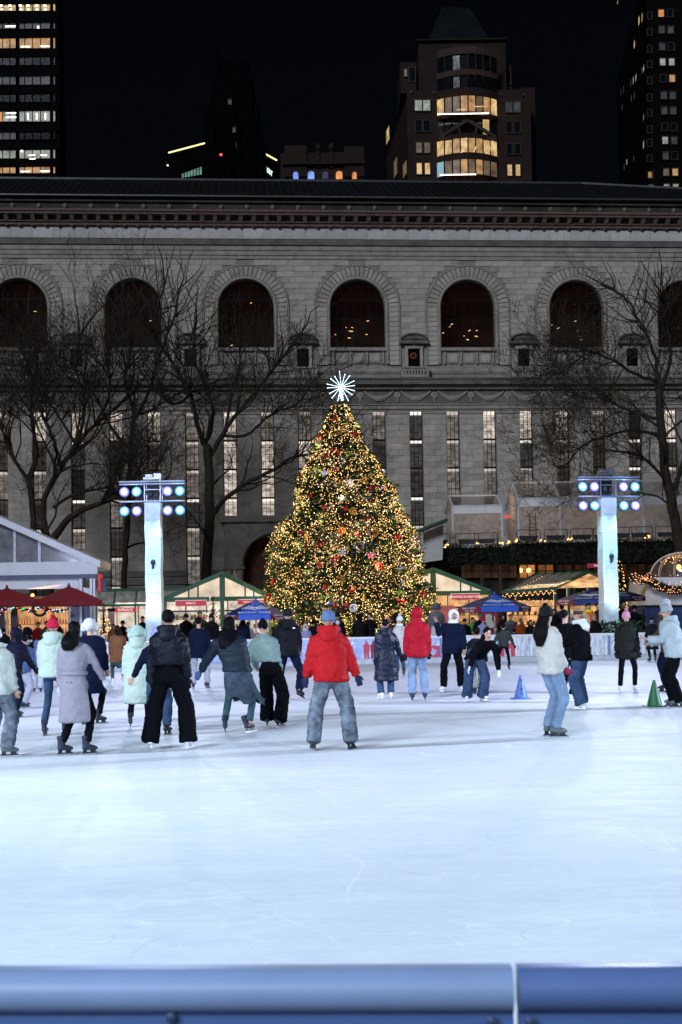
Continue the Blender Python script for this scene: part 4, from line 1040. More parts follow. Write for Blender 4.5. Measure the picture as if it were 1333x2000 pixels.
# star: rods of white bulbs
star_c = at(667, 756, TY) - tc_
rod = EM('star_white', (0.66, 0.88, 1.0), 6.0); st = MB(); sb = MB()
for k in range(16):
    a = 2 * math.pi * k / 16 + 0.1; tl = [(-.3, .35)[k % 2], 0][k % 3 == 0]; L = (0.62, 0.72, 0.66)[k % 3]
    d = Vector((math.cos(a) * math.cos(tl), math.sin(tl), math.sin(a) * math.cos(tl)))
    st.tube([star_c + d * 0.04, star_c + d * L], 0.006, 4)
    for j in range(11): sb.octa(star_c + d * (0.06 + (L - .06) * j / 10), 0.019 if j < 10 else 0.024)
so = st.build('star', M('star_rod_silver', (.7, .72, .75), .3, .9), XT, fix=False); tag(sb.build('star_bulbs', rod, so, fix=False), kind='stuff')
sb2 = MB()
for k in range(40): sb2.octa(star_c + Vector((R.gauss(0, .05), R.gauss(0, .05), -0.1 - k * 0.013 + R.gauss(0, .02))), 0.02)
tag(sb2.build('star_stem_bulbs', rod, so, fix=False), kind='stuff')
lamp('star_glow', 'POINT', 26, (0.8, 0.92, 1.0), star_c + Vector((0, -.5, 0)), XT, .4)
# ---- ornaments, each one hung by itself
red = M('ornament_red', (0.36, 0.012, 0.012), 0.25, var=0.15, spec=0.6); gold = M('ornament_gold', (0.62, 0.36, 0.07), 0.3, 0.7, var=0.3); white = M('ornament_white', (0.75, 0.78, 0.82), 0.5, var=0.1)
blue = M('ornament_blue', (0.05, 0.10, 0.35), 0.25, spec=0.6); pink = M('ornament_pink', (0.6, 0.15, 0.3), 0.35); grey = M('ornament_silver', (0.4, 0.45, 0.5), 0.25, 0.7)
orng = M('ornament_copper', (0.5, 0.14, 0.03), 0.3, 0.3)
def me_bell(m): return MB().lathe([(0.19, 0), (0.17, .03), (0.12, .12), (0.10, .22), (0.05, .29), (0.02, .31), (0.03, .35), (0.0, .37)], seg=12).mesh('bell', m, True)
def me_ball(m): return MB().ellipsoid((0, 0, .14), (.15, .15, .15), 14, 10).lathe([(.035, .28), (.035, .33), (.0, .34)], seg=8).mesh('ball', m, True)
def me_bow(m):
    b = MB()
    for s in (-1, 1): b.ellipsoid((s * .13, 0, .2), (.13, .06, .1), 10, 6).prism([(s * .02, 0, .18), (s * .1, 0, .18), (s * .16, 0, -.06), (s * .06, 0, -.06)], (0, .03, 0))
    return b.ellipsoid((0, -.03, .2), (.05, .05, .05), 8, 6).mesh('bow', m, True)
def me_flake(m):
    b = MB()
    for k in range(6):
        a = math.pi * k / 3; d = Vector((math.sin(a), 0, math.cos(a))); c = Vector((0, 0, .2)); b.bar(c, c + d * .22, .03, .03, up=(0, 1, 0))
        for s in (-.7, .7):
            e = Vector((math.sin(a + s), 0, math.cos(a + s))); b.bar(c + d * .12, c + d * .12 + e * .09, .022, .022, up=(0, 1, 0))
    return b.mesh('snowflake', m)
def me_flower(m):
    b = MB()
    for k in range(9):
        a = 2 * math.pi * k / 9; b.ellipsoid((.16 * math.cos(a), 0, .2 + .16 * math.sin(a)), (.075, .05, .075), 8, 6)
    return b.ellipsoid((0, -.03, .2), (.09, .07, .09), 8, 6).mesh('flower', m, True)
def me_icicle(m): return MB().lathe([(.0, -.1), (.02, 0), (.05, .14), (.035, .2), (.07, .3), (.03, .38), (.0, .4)], seg=8).mesh('icicle', m, True)
def me_angel(m): return MB().lathe([(.13, 0), (.1, .12), (.05, .24), (.03, .26)], seg=10).ellipsoid((0, 0, .31), (.055, .055, .06), 8, 6).ellipsoid((-.11, .03, .2), (.1, .02, .08), 8, 5).ellipsoid((.11, .03, .2), (.1, .02, .08), 8, 5).mesh('angel', m, True)
MK = dict(bell=me_bell, ball=me_ball, bow=me_bow, snowflake=me_flake, flower=me_flower, icicle=me_icicle, angel=me_angel)
CM = dict(red=red, golden=gold, white=white, blue=blue, pink=pink, silver=grey, copper=orng)
ORN = [('red', 'bell', 654, 814, 'nearest the star'), ('red', 'bow', 626, 850, 'at the upper left edge'), ('red', 'bow', 691, 845, 'high on the right side'), ('red', 'ball', 650, 876, 'of a pair high on the tree, left one'), ('red', 'ball', 662, 880, 'of a pair high on the tree, right one'),
 ('red', 'ball', 634, 888, 'just below the high pair of red balls'), ('white', 'snowflake', 668, 900, 'highest of the white snowflakes'), ('red', 'bow', 655, 915, 'above the white angel'), ('white', 'angel', 634, 921, 'highest of the white angels'), ('red', 'bell', 588, 930, 'on the left edge above the bulge'),
 ('white', 'snowflake', 684, 942, 'in the middle, second from the top'), ('golden', 'flower', 715, 938, 'right of the upper snowflakes'), ('red', 'ball', 725, 950, 'under the upper golden flower'), ('blue', 'ball', 746, 949, 'dark one by the right edge'), ('red', 'bell', 770, 957, 'at the right shoulder of the tree'),
 ('red', 'bell', 608, 964, 'left side, below the left-edge bell'), ('white', 'angel', 667, 971, 'in the dark gap at mid height'), ('golden', 'snowflake', 585, 962, 'at the left shoulder of the tree'), ('red', 'ball', 634, 989, 'left of the big golden flower'), ('golden', 'flower', 690, 997, 'at the centre of the tree'),
 ('red', 'ball', 677, 990, 'touching the central golden flower'), ('red', 'bow', 719, 1009, 'right of centre at mid height'), ('red', 'bow', 838, 1218, 'by the lower right edge'), ('copper', 'flower', 668, 1035, 'with pale centre in the middle of the tree'), ('red', 'ball', 698, 1039, 'right of the copper flower'),
 ('blue', 'ball', 723, 1038, 'in the small blue and copper cluster'), ('copper', 'ball', 734, 1036, 'in the small blue and copper cluster'), ('red', 'bow', 777, 1046, 'near the right edge below mid height'), ('white', 'snowflake', 795, 1024, 'on the right edge below mid height'), ('red', 'ball', 592, 1036, 'left side below mid height'),
 ('copper', 'ball', 596, 1065, 'left side, hanging on a garland'), ('red', 'bow', 627, 1060, 'left of centre below mid height'), ('red', 'bow', 545, 1066, 'on the left edge of the lower bulge'), ('silver', 'icicle', 711, 1060, 'right of centre below mid height'), ('white', 'snowflake', 669, 1076, 'in the middle of the lower half'),
 ('pink', 'bow', 724, 1080, 'right of the lower white snowflake'), ('red', 'bow', 655, 1088, 'just under the lower white snowflake'), ('red', 'ball', 624, 1099, 'left of centre in the lower half'), ('red', 'flower', 741, 1104, 'large, right of centre in the lower half'), ('red', 'ball', 793, 1091, 'right side of the lower half'),
 ('blue', 'ball', 808, 1105, 'at the lower right edge'), ('red', 'bow', 580, 1115, 'left side of the lower half'), ('white', 'angel', 783, 1108, 'right side of the lower half'), ('golden', 'snowflake', 668, 1130, 'in the middle above the base'), ('red', 'bell', 534, 1133, 'at the lower left edge'),
 ('red', 'bow', 572, 1138, 'lower left quarter'), ('red', 'bell', 635, 1143, 'lower left of the golden snowflake'), ('red', 'ball', 688, 1149, 'lower right of the golden snowflake'), ('white', 'snowflake', 785, 1137, 'lower right quarter'), ('red', 'bow', 827, 1156, 'at the lowest right edge'),
 ('red', 'bell', 524, 1164, 'largest, at the outer left corner'), ('blue', 'ball', 645, 1176, 'near the base, left of centre'), ('red', 'ball', 654, 1180, 'near the base, touching the blue ball'), ('red', 'ball', 676, 1179, 'near the base, at the centre'), ('red', 'bow', 784, 1172, 'near the base on the right'),
 ('white', 'flower', 691, 1186, 'wreath shaped, near the base'), ('golden', 'bell', 712, 1165, 'near the base, right of centre'), ('white', 'snowflake', 838, 1152, 'at the outer right corner')]
memo = {}
for colr, kind, px, py, where in ORN:
    p = at(px, py, TY); z = p.z; c, r = tree_sec(max(z, ZB)); x = p.x - tc_.x
    q = max(-0.97, min(0.97, (x - c) / max(r, .2))); y = -r * math.sqrt(1 - q * q) * 0.98 - 0.12
    k = (TY + y) / TY; kk = (colr, kind)
    if kk not in memo: memo[kk] = MK[kind](CM[colr])
    sc = 0.85 if kind in ('snowflake', 'flower') else 0.82
    if 'largest' in where: sc = 1.2
    o = link(kind + '_ornament', memo[kk], None, None, (p.x * k, TY + y, CAM_H + (z - CAM_H) * k - 0.2), (0, 0, R.uniform(-.4, .4)), (sc, sc, sc))
    tag(o, f'{colr} {kind} ornament on the Christmas tree, {where}', 'ornament', 'ornaments on the Christmas tree')
gar = MB()
for (x0, y0, x1, y1, sag) in ((600, 1050, 627, 1052, 28), (712, 1035, 740, 1038, 22), (637, 846, 672, 838, 12), (740, 1115, 765, 1108, 8)):
    n = 26
    for i in range(n + 1):
        t = i / n; p = at(x0 + (x1 - x0) * t, y0 + (y1 - y0) * t + sag * 4 * t * (1 - t), TY); c, r = tree_sec(p.z)
        gar.octa((p.x - tc_.x, -r * 0.97 - .1, p.z), .045)
tag(gar.build('bead_garland', gold, XT, fix=False), kind='stuff')
# ================================================================== rink light towers
wrap = M('tower_wrap_fabric', (0.62, 0.72, 0.78), 0.55, var=0.28, scale=1.6, bump=0.35, bscale=2.5, spec=0.3)
truss_m = M('truss_aluminium', (0.50, 0.55, 0.65), 0.35, 0.8); gear = M('lamp_housing_black', (0.02, 0.02, 0.025), 0.5)
def lens(name, core, halo, s):
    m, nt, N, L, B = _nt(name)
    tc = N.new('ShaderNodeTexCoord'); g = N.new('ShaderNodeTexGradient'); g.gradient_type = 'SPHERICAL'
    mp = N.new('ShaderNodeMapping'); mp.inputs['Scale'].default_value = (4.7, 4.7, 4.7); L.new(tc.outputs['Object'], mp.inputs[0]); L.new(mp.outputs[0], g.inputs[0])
    r = N.new('ShaderNodeValToRGB'); e = r.color_ramp.elements; e[0].position = 0.0; e[0].color = (*[c * .05 for c in halo], 1); e[1].position = .62; e[1].color = (*core, 1)
    x = e.new(.34); x.color = (*halo, 1)
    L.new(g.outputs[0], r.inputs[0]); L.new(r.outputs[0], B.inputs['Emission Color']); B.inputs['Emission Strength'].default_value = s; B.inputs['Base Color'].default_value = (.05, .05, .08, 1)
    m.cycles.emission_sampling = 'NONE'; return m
LENS = [lens('flood_lens_violet_halo', (1, 1, 1), (.20, .20, 1.0), 2.6), lens('flood_lens_cyan_halo', (.9, 1, 1), (.06, .42, 1.0), 2.4)]  # lamp glow painted into the lens, white core fading to a coloured halo
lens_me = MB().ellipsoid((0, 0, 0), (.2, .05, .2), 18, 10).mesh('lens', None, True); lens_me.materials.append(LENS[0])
drum_me = MB().lathe([(.212, 0), (.212, .1), (.12, .24), (.04, .28)], seg=16).mesh('housing', gear, True)
def tower(label, loc, rz, order, power, aims, col, h=6.55, group='light towers around the rink', wash=True, base_rot=0.0):
    t = thing('light_tower', label, 'light tower', loc, rz, group)
    # white wrapped square mast, slightly twisted seams
    secs = 9; mw = MB()
    for i in range(secs):
        z0, z1 = h * i / secs, h * (i + 1) / secs; s0 = .31; mw = MB()
        rg = []
        for z in np.linspace(z0 + .004, z1 - .004, 5):
            b = .006 * math.sin(z * 5 + i)
            rg.append([(x * (s0 + b) + .01 * math.sin(z * 3), y * (s0 + b), z) for x, y in ((-1, -1), (-.5, -1.04), (0, -1.05), (.5, -1.04), (1, -1), (1, 1), (-1, 1))])
        mw.loft(rg).build('mast_wrap', wrap, t, True, 40)
    hd = MB()                                       # open truss head
    for x in (-.32, .32):
        for y in (-.25, .25): hd.tube([(x, y, h - .05), (x, y, h + .95)], .03, 6)
    for z in (h + .06, h + .5, h + .92):
        for y in (-.25, .25): hd.tube([(-.34, y, z), (.34, y, z)], .022, 6)
    hd.span((-.36, -.3, h + .93), (.36, .3, h + .99)); hd.span((-.28, -.2, h + 1.02), (.0, .25, h + 1.12)).span((.05, -.2, h + 1.0), (.34, .22, h + 1.16))
    hd.build('truss_head', truss_m, t, True, 40)
    MB().span((-.24, -.1, h + .1), (.2, .2, h + .8)).ellipsoid((-.1, -.16, h + .35), (.1, .1, .16), 8, 6).ellipsoid((.14, -.16, h + .3), (.08, .1, .14), 8, 6).build('dimmer_rack', gear, t)
    for z, y in ((h + .82, -.36), (h + .72, -.3), (h + .02, -.36)):
        b = MB().tube([(-1.32, y, z), (1.32, y, z)], .035, 8)
        b.build('cross_bar', truss_m, t, True, 40)
    k = 0
    for row, z in ((0, h + .42), (1, h - .36)):
        for x in (-1.12, -.62, .62, 1.12):
            ho = link('floodlight', drum_me, t, None, (x, -.32, z), (-math.pi / 2 - .12, 0, 0))
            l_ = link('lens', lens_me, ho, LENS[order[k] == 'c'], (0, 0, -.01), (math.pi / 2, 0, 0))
            MB().tube([(0, -.15, .1), (0, -.34, .12)], .018, 6).build('yoke', gear, ho); k += 1
    MB().lathe([(.42, 0), (.42, .08), (.34, .12), (.34, .2)], seg=4).build('base_plate', gear, t)
    MB().tube([(0.0, -.33, 3.9), (0.02, -.4, 3.92), (0.02, -.42, 4.05)], .05, 6).ellipsoid((.02, -.4, 4.12), (.1, .1, .12), 10, 8).build('camera_pod', gear, t, True)
    for i, (aim, e, cone) in enumerate(aims):
        x = (-1.0, 1.0, -.6, .6)[i % 4]; c, s = math.cos(rz), math.sin(rz)
        wl = Vector(loc) + Vector((x * c + .6 * s, x * s - .6 * c, h + .4))
        lamp('flood_beam', 'SPOT', e, col[i % len(col)], wl, None, .18, aim, cone, .7)
    for x, c_ in ((-.9, (.35, .42, 1.0)), (.9, (.25, .55, 1.0))): lamp('lamp_spill', 'POINT', 34, c_, (x, -.75, h + .1), t, .05)
    if wash:                                        # small wash lights on the lower bar, turned back on the mast
        for x, c_ in ((-.75, (.28, .85, 1.0)), (.75, (.42, .85, 1.0))):
            lamp('mast_wash', 'SPOT', 430, c_, (x, -1.0, h + .15), t, .08, (x * .2, -.2, h - 2.8), 55, .9)
        lamp('mast_foot_wash', 'SPOT', 330, (.62, .80, 1.0), (0, -1.8, 1.2), t, .1, (0, -.3, 3.4), 80, .9)
    return t
cool = (.70, .81, 1.0); cy = (.64, .83, 1.0); vio = (.62, .67, 1.0)
pL, pR = atx(303, 53.5), atx(1190, 54.5)
tower('white wrapped light tower behind the boards on the left', pL, -.03, 'vcvc' + 'cvvc', 1, [((-2, 30, 0), 3600, 60), ((-9, 40, 0), 2800, 80)], [vio, cool])
tower('white wrapped light tower behind the boards on the right', pR, .16, 'cvvc' + 'vccv', 1, [((3, 30, 0), 3600, 60), ((9, 40, 0), 2800, 80)], [vio, cool])
# the rink's other towers stand along its sides and near end, outside the picture
tower('white wrapped light tower at the right side of the ice, out of the picture', (19.5, 24, 0), math.radians(-90), 'vcvcvcvc', 1, [((-2, 18, 0), 12000, 62), ((3, 34, 0), 16000, 66), ((0, 8, 0), 7600, 62)], [cool, vio, cy], wash=False)
tower('white wrapped light tower at the left side of the ice, out of the picture', (-18.5, 12, 0), math.radians(90), 'vcvcvcvc', 1, [((2, 19, 0), 11000, 62), ((-4, 36, 0), 16000, 66), ((-2.4, 14.0, 0), 2600, 8), ((0, 7, 0), 7600, 62)], [cool, vio, (1, .96, .98), cy], wash=False)
tower('white wrapped light tower at the near left corner, behind the viewer', (-11, -3.5, 0), math.radians(150), 'vcvcvcvc', 1, [((-1, 11, 0), 7800, 70), ((0, 26, 0.5), 3000, 50)], [cy, cool], wash=False)
tower('white wrapped light tower at the near right corner, behind the viewer', (12, -3.5, 0), math.radians(-150), 'vcvcvcvc', 1, [((2, 11, 0), 7800, 70), ((2, 26, 0.5), 3000, 50)], [cy, cool], wash=False)
# ================================================================== winter village: kiosks, marquee, parasols, terrace restaurant
green = M('kiosk_green_paint', (0.012, 0.075, 0.035), 0.45, var=0.2); white_p = M('white_painted_panel', (0.70, 0.70, 0.68), 0.6, var=0.1); red_s = EM('red_sign_face', (0.85, 0.03, 0.05), 0.55, var=0.15); white_s = EM('white_sign_letters', (1, .95, .92), 1.0)
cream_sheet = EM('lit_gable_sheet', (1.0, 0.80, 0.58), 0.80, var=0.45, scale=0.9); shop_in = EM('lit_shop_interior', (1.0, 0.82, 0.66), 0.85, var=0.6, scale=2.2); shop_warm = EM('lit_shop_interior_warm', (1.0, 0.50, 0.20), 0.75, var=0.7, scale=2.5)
bulbw = EM('string_bulb', (1.0, 0.50, 0.16), 3.2); glassf = CLEAR('shop_glass', (.92, .95, .95), .10, .05)
def kiosk(label, px0, px1, pxa, ya, ye, Y, signs, interior, depth=6.0, zdoor=2.25):
    """glass gabled market booth: green frame, lit gable sheets, shop front under it"""
    A, L_, R_ = at(pxa, ya, Y), at(px0, ye, Y), at(px1, ye, Y); ze = (L_.z + R_.z) / 2
    cx = A.x; t = thing('market_kiosk', label, 'kiosk', (cx, Y, 0), 0, 'glass market kiosks'); l, r, za = L_.x - cx, R_.x - cx, A.z
    fr = MB()
    for s in (l, r): fr.bar((s, 0, ze), (0, 0, za), .20, .16, up=(0, 1, 0))
    fr.build('gable_rafter', green, t)
    MB().span((l, -.07, ze - .14), (r, .07, ze + .06)).build('tie_beam', green, t)
    MB().span((-.1, -.08, 0), (.1, .08, za - .1)).build('centre_post', green, t)
    for f in (.0, .999): MB().span((l + (r - l) * f - .07, -.08, 0), (l + (r - l) * f + .07, .08, ze)).build('corner_post', green, t)
    cuts = [l, l * .58, l * .42, -.1, .1, r * .48, r * .66, r]
    hz = lambda x: ze + .06 + (za - ze - .16) * (1 - (x / l if x < 0 else x / r))
    for i in range(len(cuts) - 1):
        a, b = cuts[i], cuts[i + 1]
        if a == -.1: continue
        MB().poly([(a + .03, .05, ze + .06), (b - .03, .05, ze + .06), (b - .03, .05, max(hz(b) - .05, ze + .07)), (a + .03, .05, max(hz(a) - .05, ze + .07))]).build('gable_pane', cream_sheet, t, fix=False)
        if i: MB().span((a - .035, -.03, ze), (a + .035, .08, hz(a))).build('gable_bar', green, t)
    rs = MB()
    for s in (l, r): rs.poly([(s * 1.03, -.1, ze + .06), (0, -.1, za + .12), (0, depth, za + .12), (s * 1.03, depth, ze + .06)])
    rs.build('glass_roof', CLEAR('milky_roof_sheet', (.8, .85, .8), .08, .2, .55, (.45, .47, .42)), t, fix=False)
    n = 5
    for i in range(n):
        a, b = l + (r - l) * i / n, l + (r - l) * (i + 1) / n
        MB().span((a, .9, .0), (b, .95, ze - .14)).build('shop_interior', interior, t, fix=False)
        sh = MB()
        for z in (.5, .95, 1.4, 1.85):
            sh.span((a + .08, .6, z), (b - .08, .88, z + .03))
            for q in range(5): sh.box((a + .2 + q * (b - a - .4) / 4, .72, z + .12), (.12, .1, .2 * ((q * 7 + i) % 3 + 1) / 3 + .04))
        sh.build('goods_shelf', M('goods_mixed', (.30, .16, .10), .6, var=.7, scale=9), t, fix=False)
        MB().span((a + .04, .02, .1), (b - .04, .035, zdoor - .05)).build('shop_pane', glassf, t, fix=False)
        MB().span((a - .03, -.05, 0), (a + .03, .06, ze - .14)).build('mullion', M('mullion_dark', (.03, .04, .04), .4), t, fix=False)
    MB().span((l, -.04, zdoor - .04), (r, .05, zdoor + .04)).build('transom', M('mullion_dark', (.03, .04, .04), .4), t, fix=False)
    MB().span((l, .05, 0), (r, depth, .1)).build('floor', white_p, t, fix=False)
    for sx0, sx1, y0, y1, txt in signs:
        a, b = at(sx0, y1, Y), at(sx1, y0, Y)
        sg = MB().span((a.x - cx, -.2, a.z), (b.x - cx, -.1, b.z)).build('sign', red_s, t, fix=False)
        MB().span((a.x - cx - .04, -.14, a.z - .04), (b.x - cx + .04, -.09, b.z + .04)).build('sign_border', white_p, sg, fix=False)
        TEXT('sign_lettering', txt, white_s, (b.z - a.z) * .62, sg, ((a.x + b.x) / 2 - cx, -.205, (a.z + b.z) / 2 - .01), (math.pi / 2, 0, 0), .004, sx=min(1.0, (b.x - a.x) * 1.25 / ((b.z - a.z) * .62 * max(len(txt), 1) * .62)))
    lamp('shop_light', 'AREA', 60, (1, .84, .66), (0, .55, ze - .3), t, 1.6, (0, -2.5, 0))
    return t
kiosk('gabled glass kiosk with red MERCH sign left of the tree', 322, 528, 434, 1120, 1168, 63, [(345, 403, 1173, 1183, 'MERCH'), (466, 530, 1171, 1180, 'NEW YORK MERCH')], shop_in)
kiosk('gabled glass kiosk with red Christmas sign right of the tree', 748, 958, 846, 1112, 1157, 64, [(882, 935, 1160, 1171, 'CHRISTMAS IN NEW YORK')], shop_warm)
# poster board and snowman panel of the right kiosk's front
pb = MB().span((-.52, -.03, 0), (.52, .03, 2.3)).build('poster_board', EM('poster_red_white', (.6, .10, .08), .5, var=.5, scale=1.2), None, loc=atx(866, 60.5)); tag(pb, 'lit red and white poster board beside the tree', 'poster')
TEXT('poster_lettering', 'HOT\nCHOCOLATE\nBAR', white_s, .2, pb, (0, -.035, 1.2), (math.pi / 2, 0, 0))
sn = MB().span((-.42, -.03, 0), (.42, .03, 2.2)).build('snowman_board', M('dark_red_board', (.25, .02, .03), .5), None, loc=atx(955, 59)); tag(sn, 'dark red board with a white snow figure under the blue parasol', 'poster')
MB().lathe([(.0, 0), (.22, .03), (.24, .2), (.13, .38), (.16, .46), (.13, .6), (.0, .64)], seg=14).build('snow_figure', EM('snow_print', (.7, .8, .75), .3), sn, True, loc=(0, -.03, 1.25)).scale = (1, .12, 1)
# glass arcade between the marquee and the left kiosk
arc = thing('glass_arcade', 'glass fronted arcade with red ENTRANCE sign left of the light tower', 'kiosk', (0, 0, 0)); YA = 65.0
x0, x1 = at(180, 1190, YA).x, at(350, 1190, YA).x; zt = at(250, 1153, YA).z; zm = at(250, 1182, YA).z
for i in range(4):
    a, b = x0 + (x1 - x0) * i / 4, x0 + (x1 - x0) * (i + 1) / 4
    MB().span((a + .03, YA + .9, 0), (b - .03, YA + .95, zm)).build('arcade_interior', shop_in, arc, fix=False)
    MB().poly([(a + .03, YA + .05, zm + .05), (b - .03, YA + .05, zm + .05), (b - .03, YA + .5, zt), (a + .03, YA + .5, zt)]).build('arcade_upper_pane', CLEAR('milky_pane', (.75, .8, .78), .1, .15, .7, (.42, .46, .44)), arc, fix=False)
    MB().span((a + .04, YA + .02, .1), (b - .04, YA + .035, zm - .06)).build('arcade_pane', glassf, arc, fix=False)
    MB().span((a - .04, YA - .04, 0), (a + .04, YA + .06, zm + .05)).bar((a, YA + .03, zm), (a, YA + .5, zt + .04), .08).build('arcade_post', green, arc)
MB().span((x0, YA - .06, zm - .05), (x1, YA + .04, zm + .05)).span((x0, YA + .4, zt), (x1, YA + .56, zt + .1)).build('arcade_beam', green, arc)
a, b = at(225, 1196, YA), at(268, 1187, YA); sg = MB().span((a.x, YA - .2, a.z), (b.x, YA - .12, b.z)).build('sign', red_s, arc, fix=False)
TEXT('sign_lettering', 'ENTRANCE', white_s, .19, sg, ((a.x + b.x) / 2, YA - .205, (a.z + b.z) / 2), (math.pi / 2, 0, 0), .004, sx=.75)
a, b = at(212, 1240, YA - 2), at(224, 1188, YA - 2)
MB().span((a.x, YA - 2, 0), (b.x, YA - 1.9, b.z)).span((at(192, 1240, YA - 2).x, YA - 2, b.z - .15), (b.x, YA - 1.9, b.z)).build('pale_door_frame', M('pale_pink_frame', (.6, .5, .52), .5), arc)
lamp('arcade_light', 'AREA', 70, (1, .9, .8), ((x0 + x1) / 2, YA + .4, zm - .3), arc, 2.0, ((x0 + x1) / 2, YA - 3, 0))
# third kiosk: long glass roof with string lights
YK = 62.0; k3 = thing('long_roof_kiosk', 'long market booth with ribbed glass roof and warm string lights at right', 'kiosk', (0, 0, 0), 0, 'glass market kiosks')
P = lambda x, y, Y=YK: at(x, y, Y)
e0, e1, r0, r1, rr = P(982, 1157, 60), P(1084, 1149, 60), P(1045, 1122, 66), P(1150, 1118, 62), P(1212, 1146, 60)
MB().poly([e0, e1, r1, r0]).poly([r0, r1, rr, P(1170, 1143, 66)]).build('ribbed_roof', CLEAR('milky_roof_sheet', (.8, .85, .8), .08, .2, .55, (.45, .47, .42)), k3, fix=False)
for i in range(7):
    t_ = i / 6; MB().bar(e0.lerp(e1, t_), r0.lerp(r1, t_), .09).build('roof_rib', green if i in (0, 6) else M('rib_pale', (.35, .33, .28), .5), k3)
for q in ((e0, e1), (r0, r1), (e1, r1), (r1, rr)): MB().bar(*q, .14).build('roof_beam', green, k3)
MB().poly([(e1.x, e1.y + .05, e1.z), (rr.x, rr.y + .05, rr.z), (r1.x, r1.y + .05, r1.z)]).build('gable_pane', shop_warm, k3, fix=False)
for px in (1084, 1110, 1150, 1180): p = P(px, 1150, 60); MB().span((p.x - .06, 60 - .06, 0), (p.x + .06, 60 + .06, e1.z)).build('post', green, k3, fix=False)
zt = e0.z
for i in range(9):
    a, b = P(990 + i * 22, 1150, 62.5), P(990 + i * 22 + 21, 1150, 62.5)
    MB().span((a.x, 62.5, 0), (b.x, 62.55, zt - .35)).build('stall_interior', shop_warm, k3, fix=False)
    sh = MB()
    for z in (.9, 1.35, 1.8, 2.2): sh.span((a.x, 62.1, z), (b.x, 62.45, z + .03))
    for q in range(6): sh.box((a.x + .08 * (q + 1), 62.3, 1.0 + .45 * (q % 3)), (.09, .1, .16))
    sh.build('stall_shelf', M('stall_timber', (.12, .06, .03), .7, var=.5), k3, fix=False)
sb = MB()
for i in range(46):
    t_ = i / 45; p = e0.lerp(e1, t_) + Vector((0, -.12, -.16 - .08 * math.sin(i * 1.3))); sb.octa(p, .025)
    if i % 2: q = P(985 + i * 4.4, 1172 + 2 * math.sin(i), 61.2); sb.octa(q, .022)
for k in range(1):
    for i in range(9): p = e0.lerp(e1, .3 + .22 * k).lerp(r0.lerp(r1, .3 + .22 * k), i / 11) + Vector((0, -.05, .08)); sb.octa(p, .018)
tag(sb.build('string_bulbs', bulbw, k3, fix=False), kind='stuff')
lamp('stall_light', 'AREA', 90, (1, .66, .36), P(1060, 1165, 61), k3, 2.0, P(1060, 1240, 57))
lamp('stall_light', 'AREA', 60, (1, .66, .36), P(1140, 1165, 61), k3, 2.0, P(1140, 1240, 57))
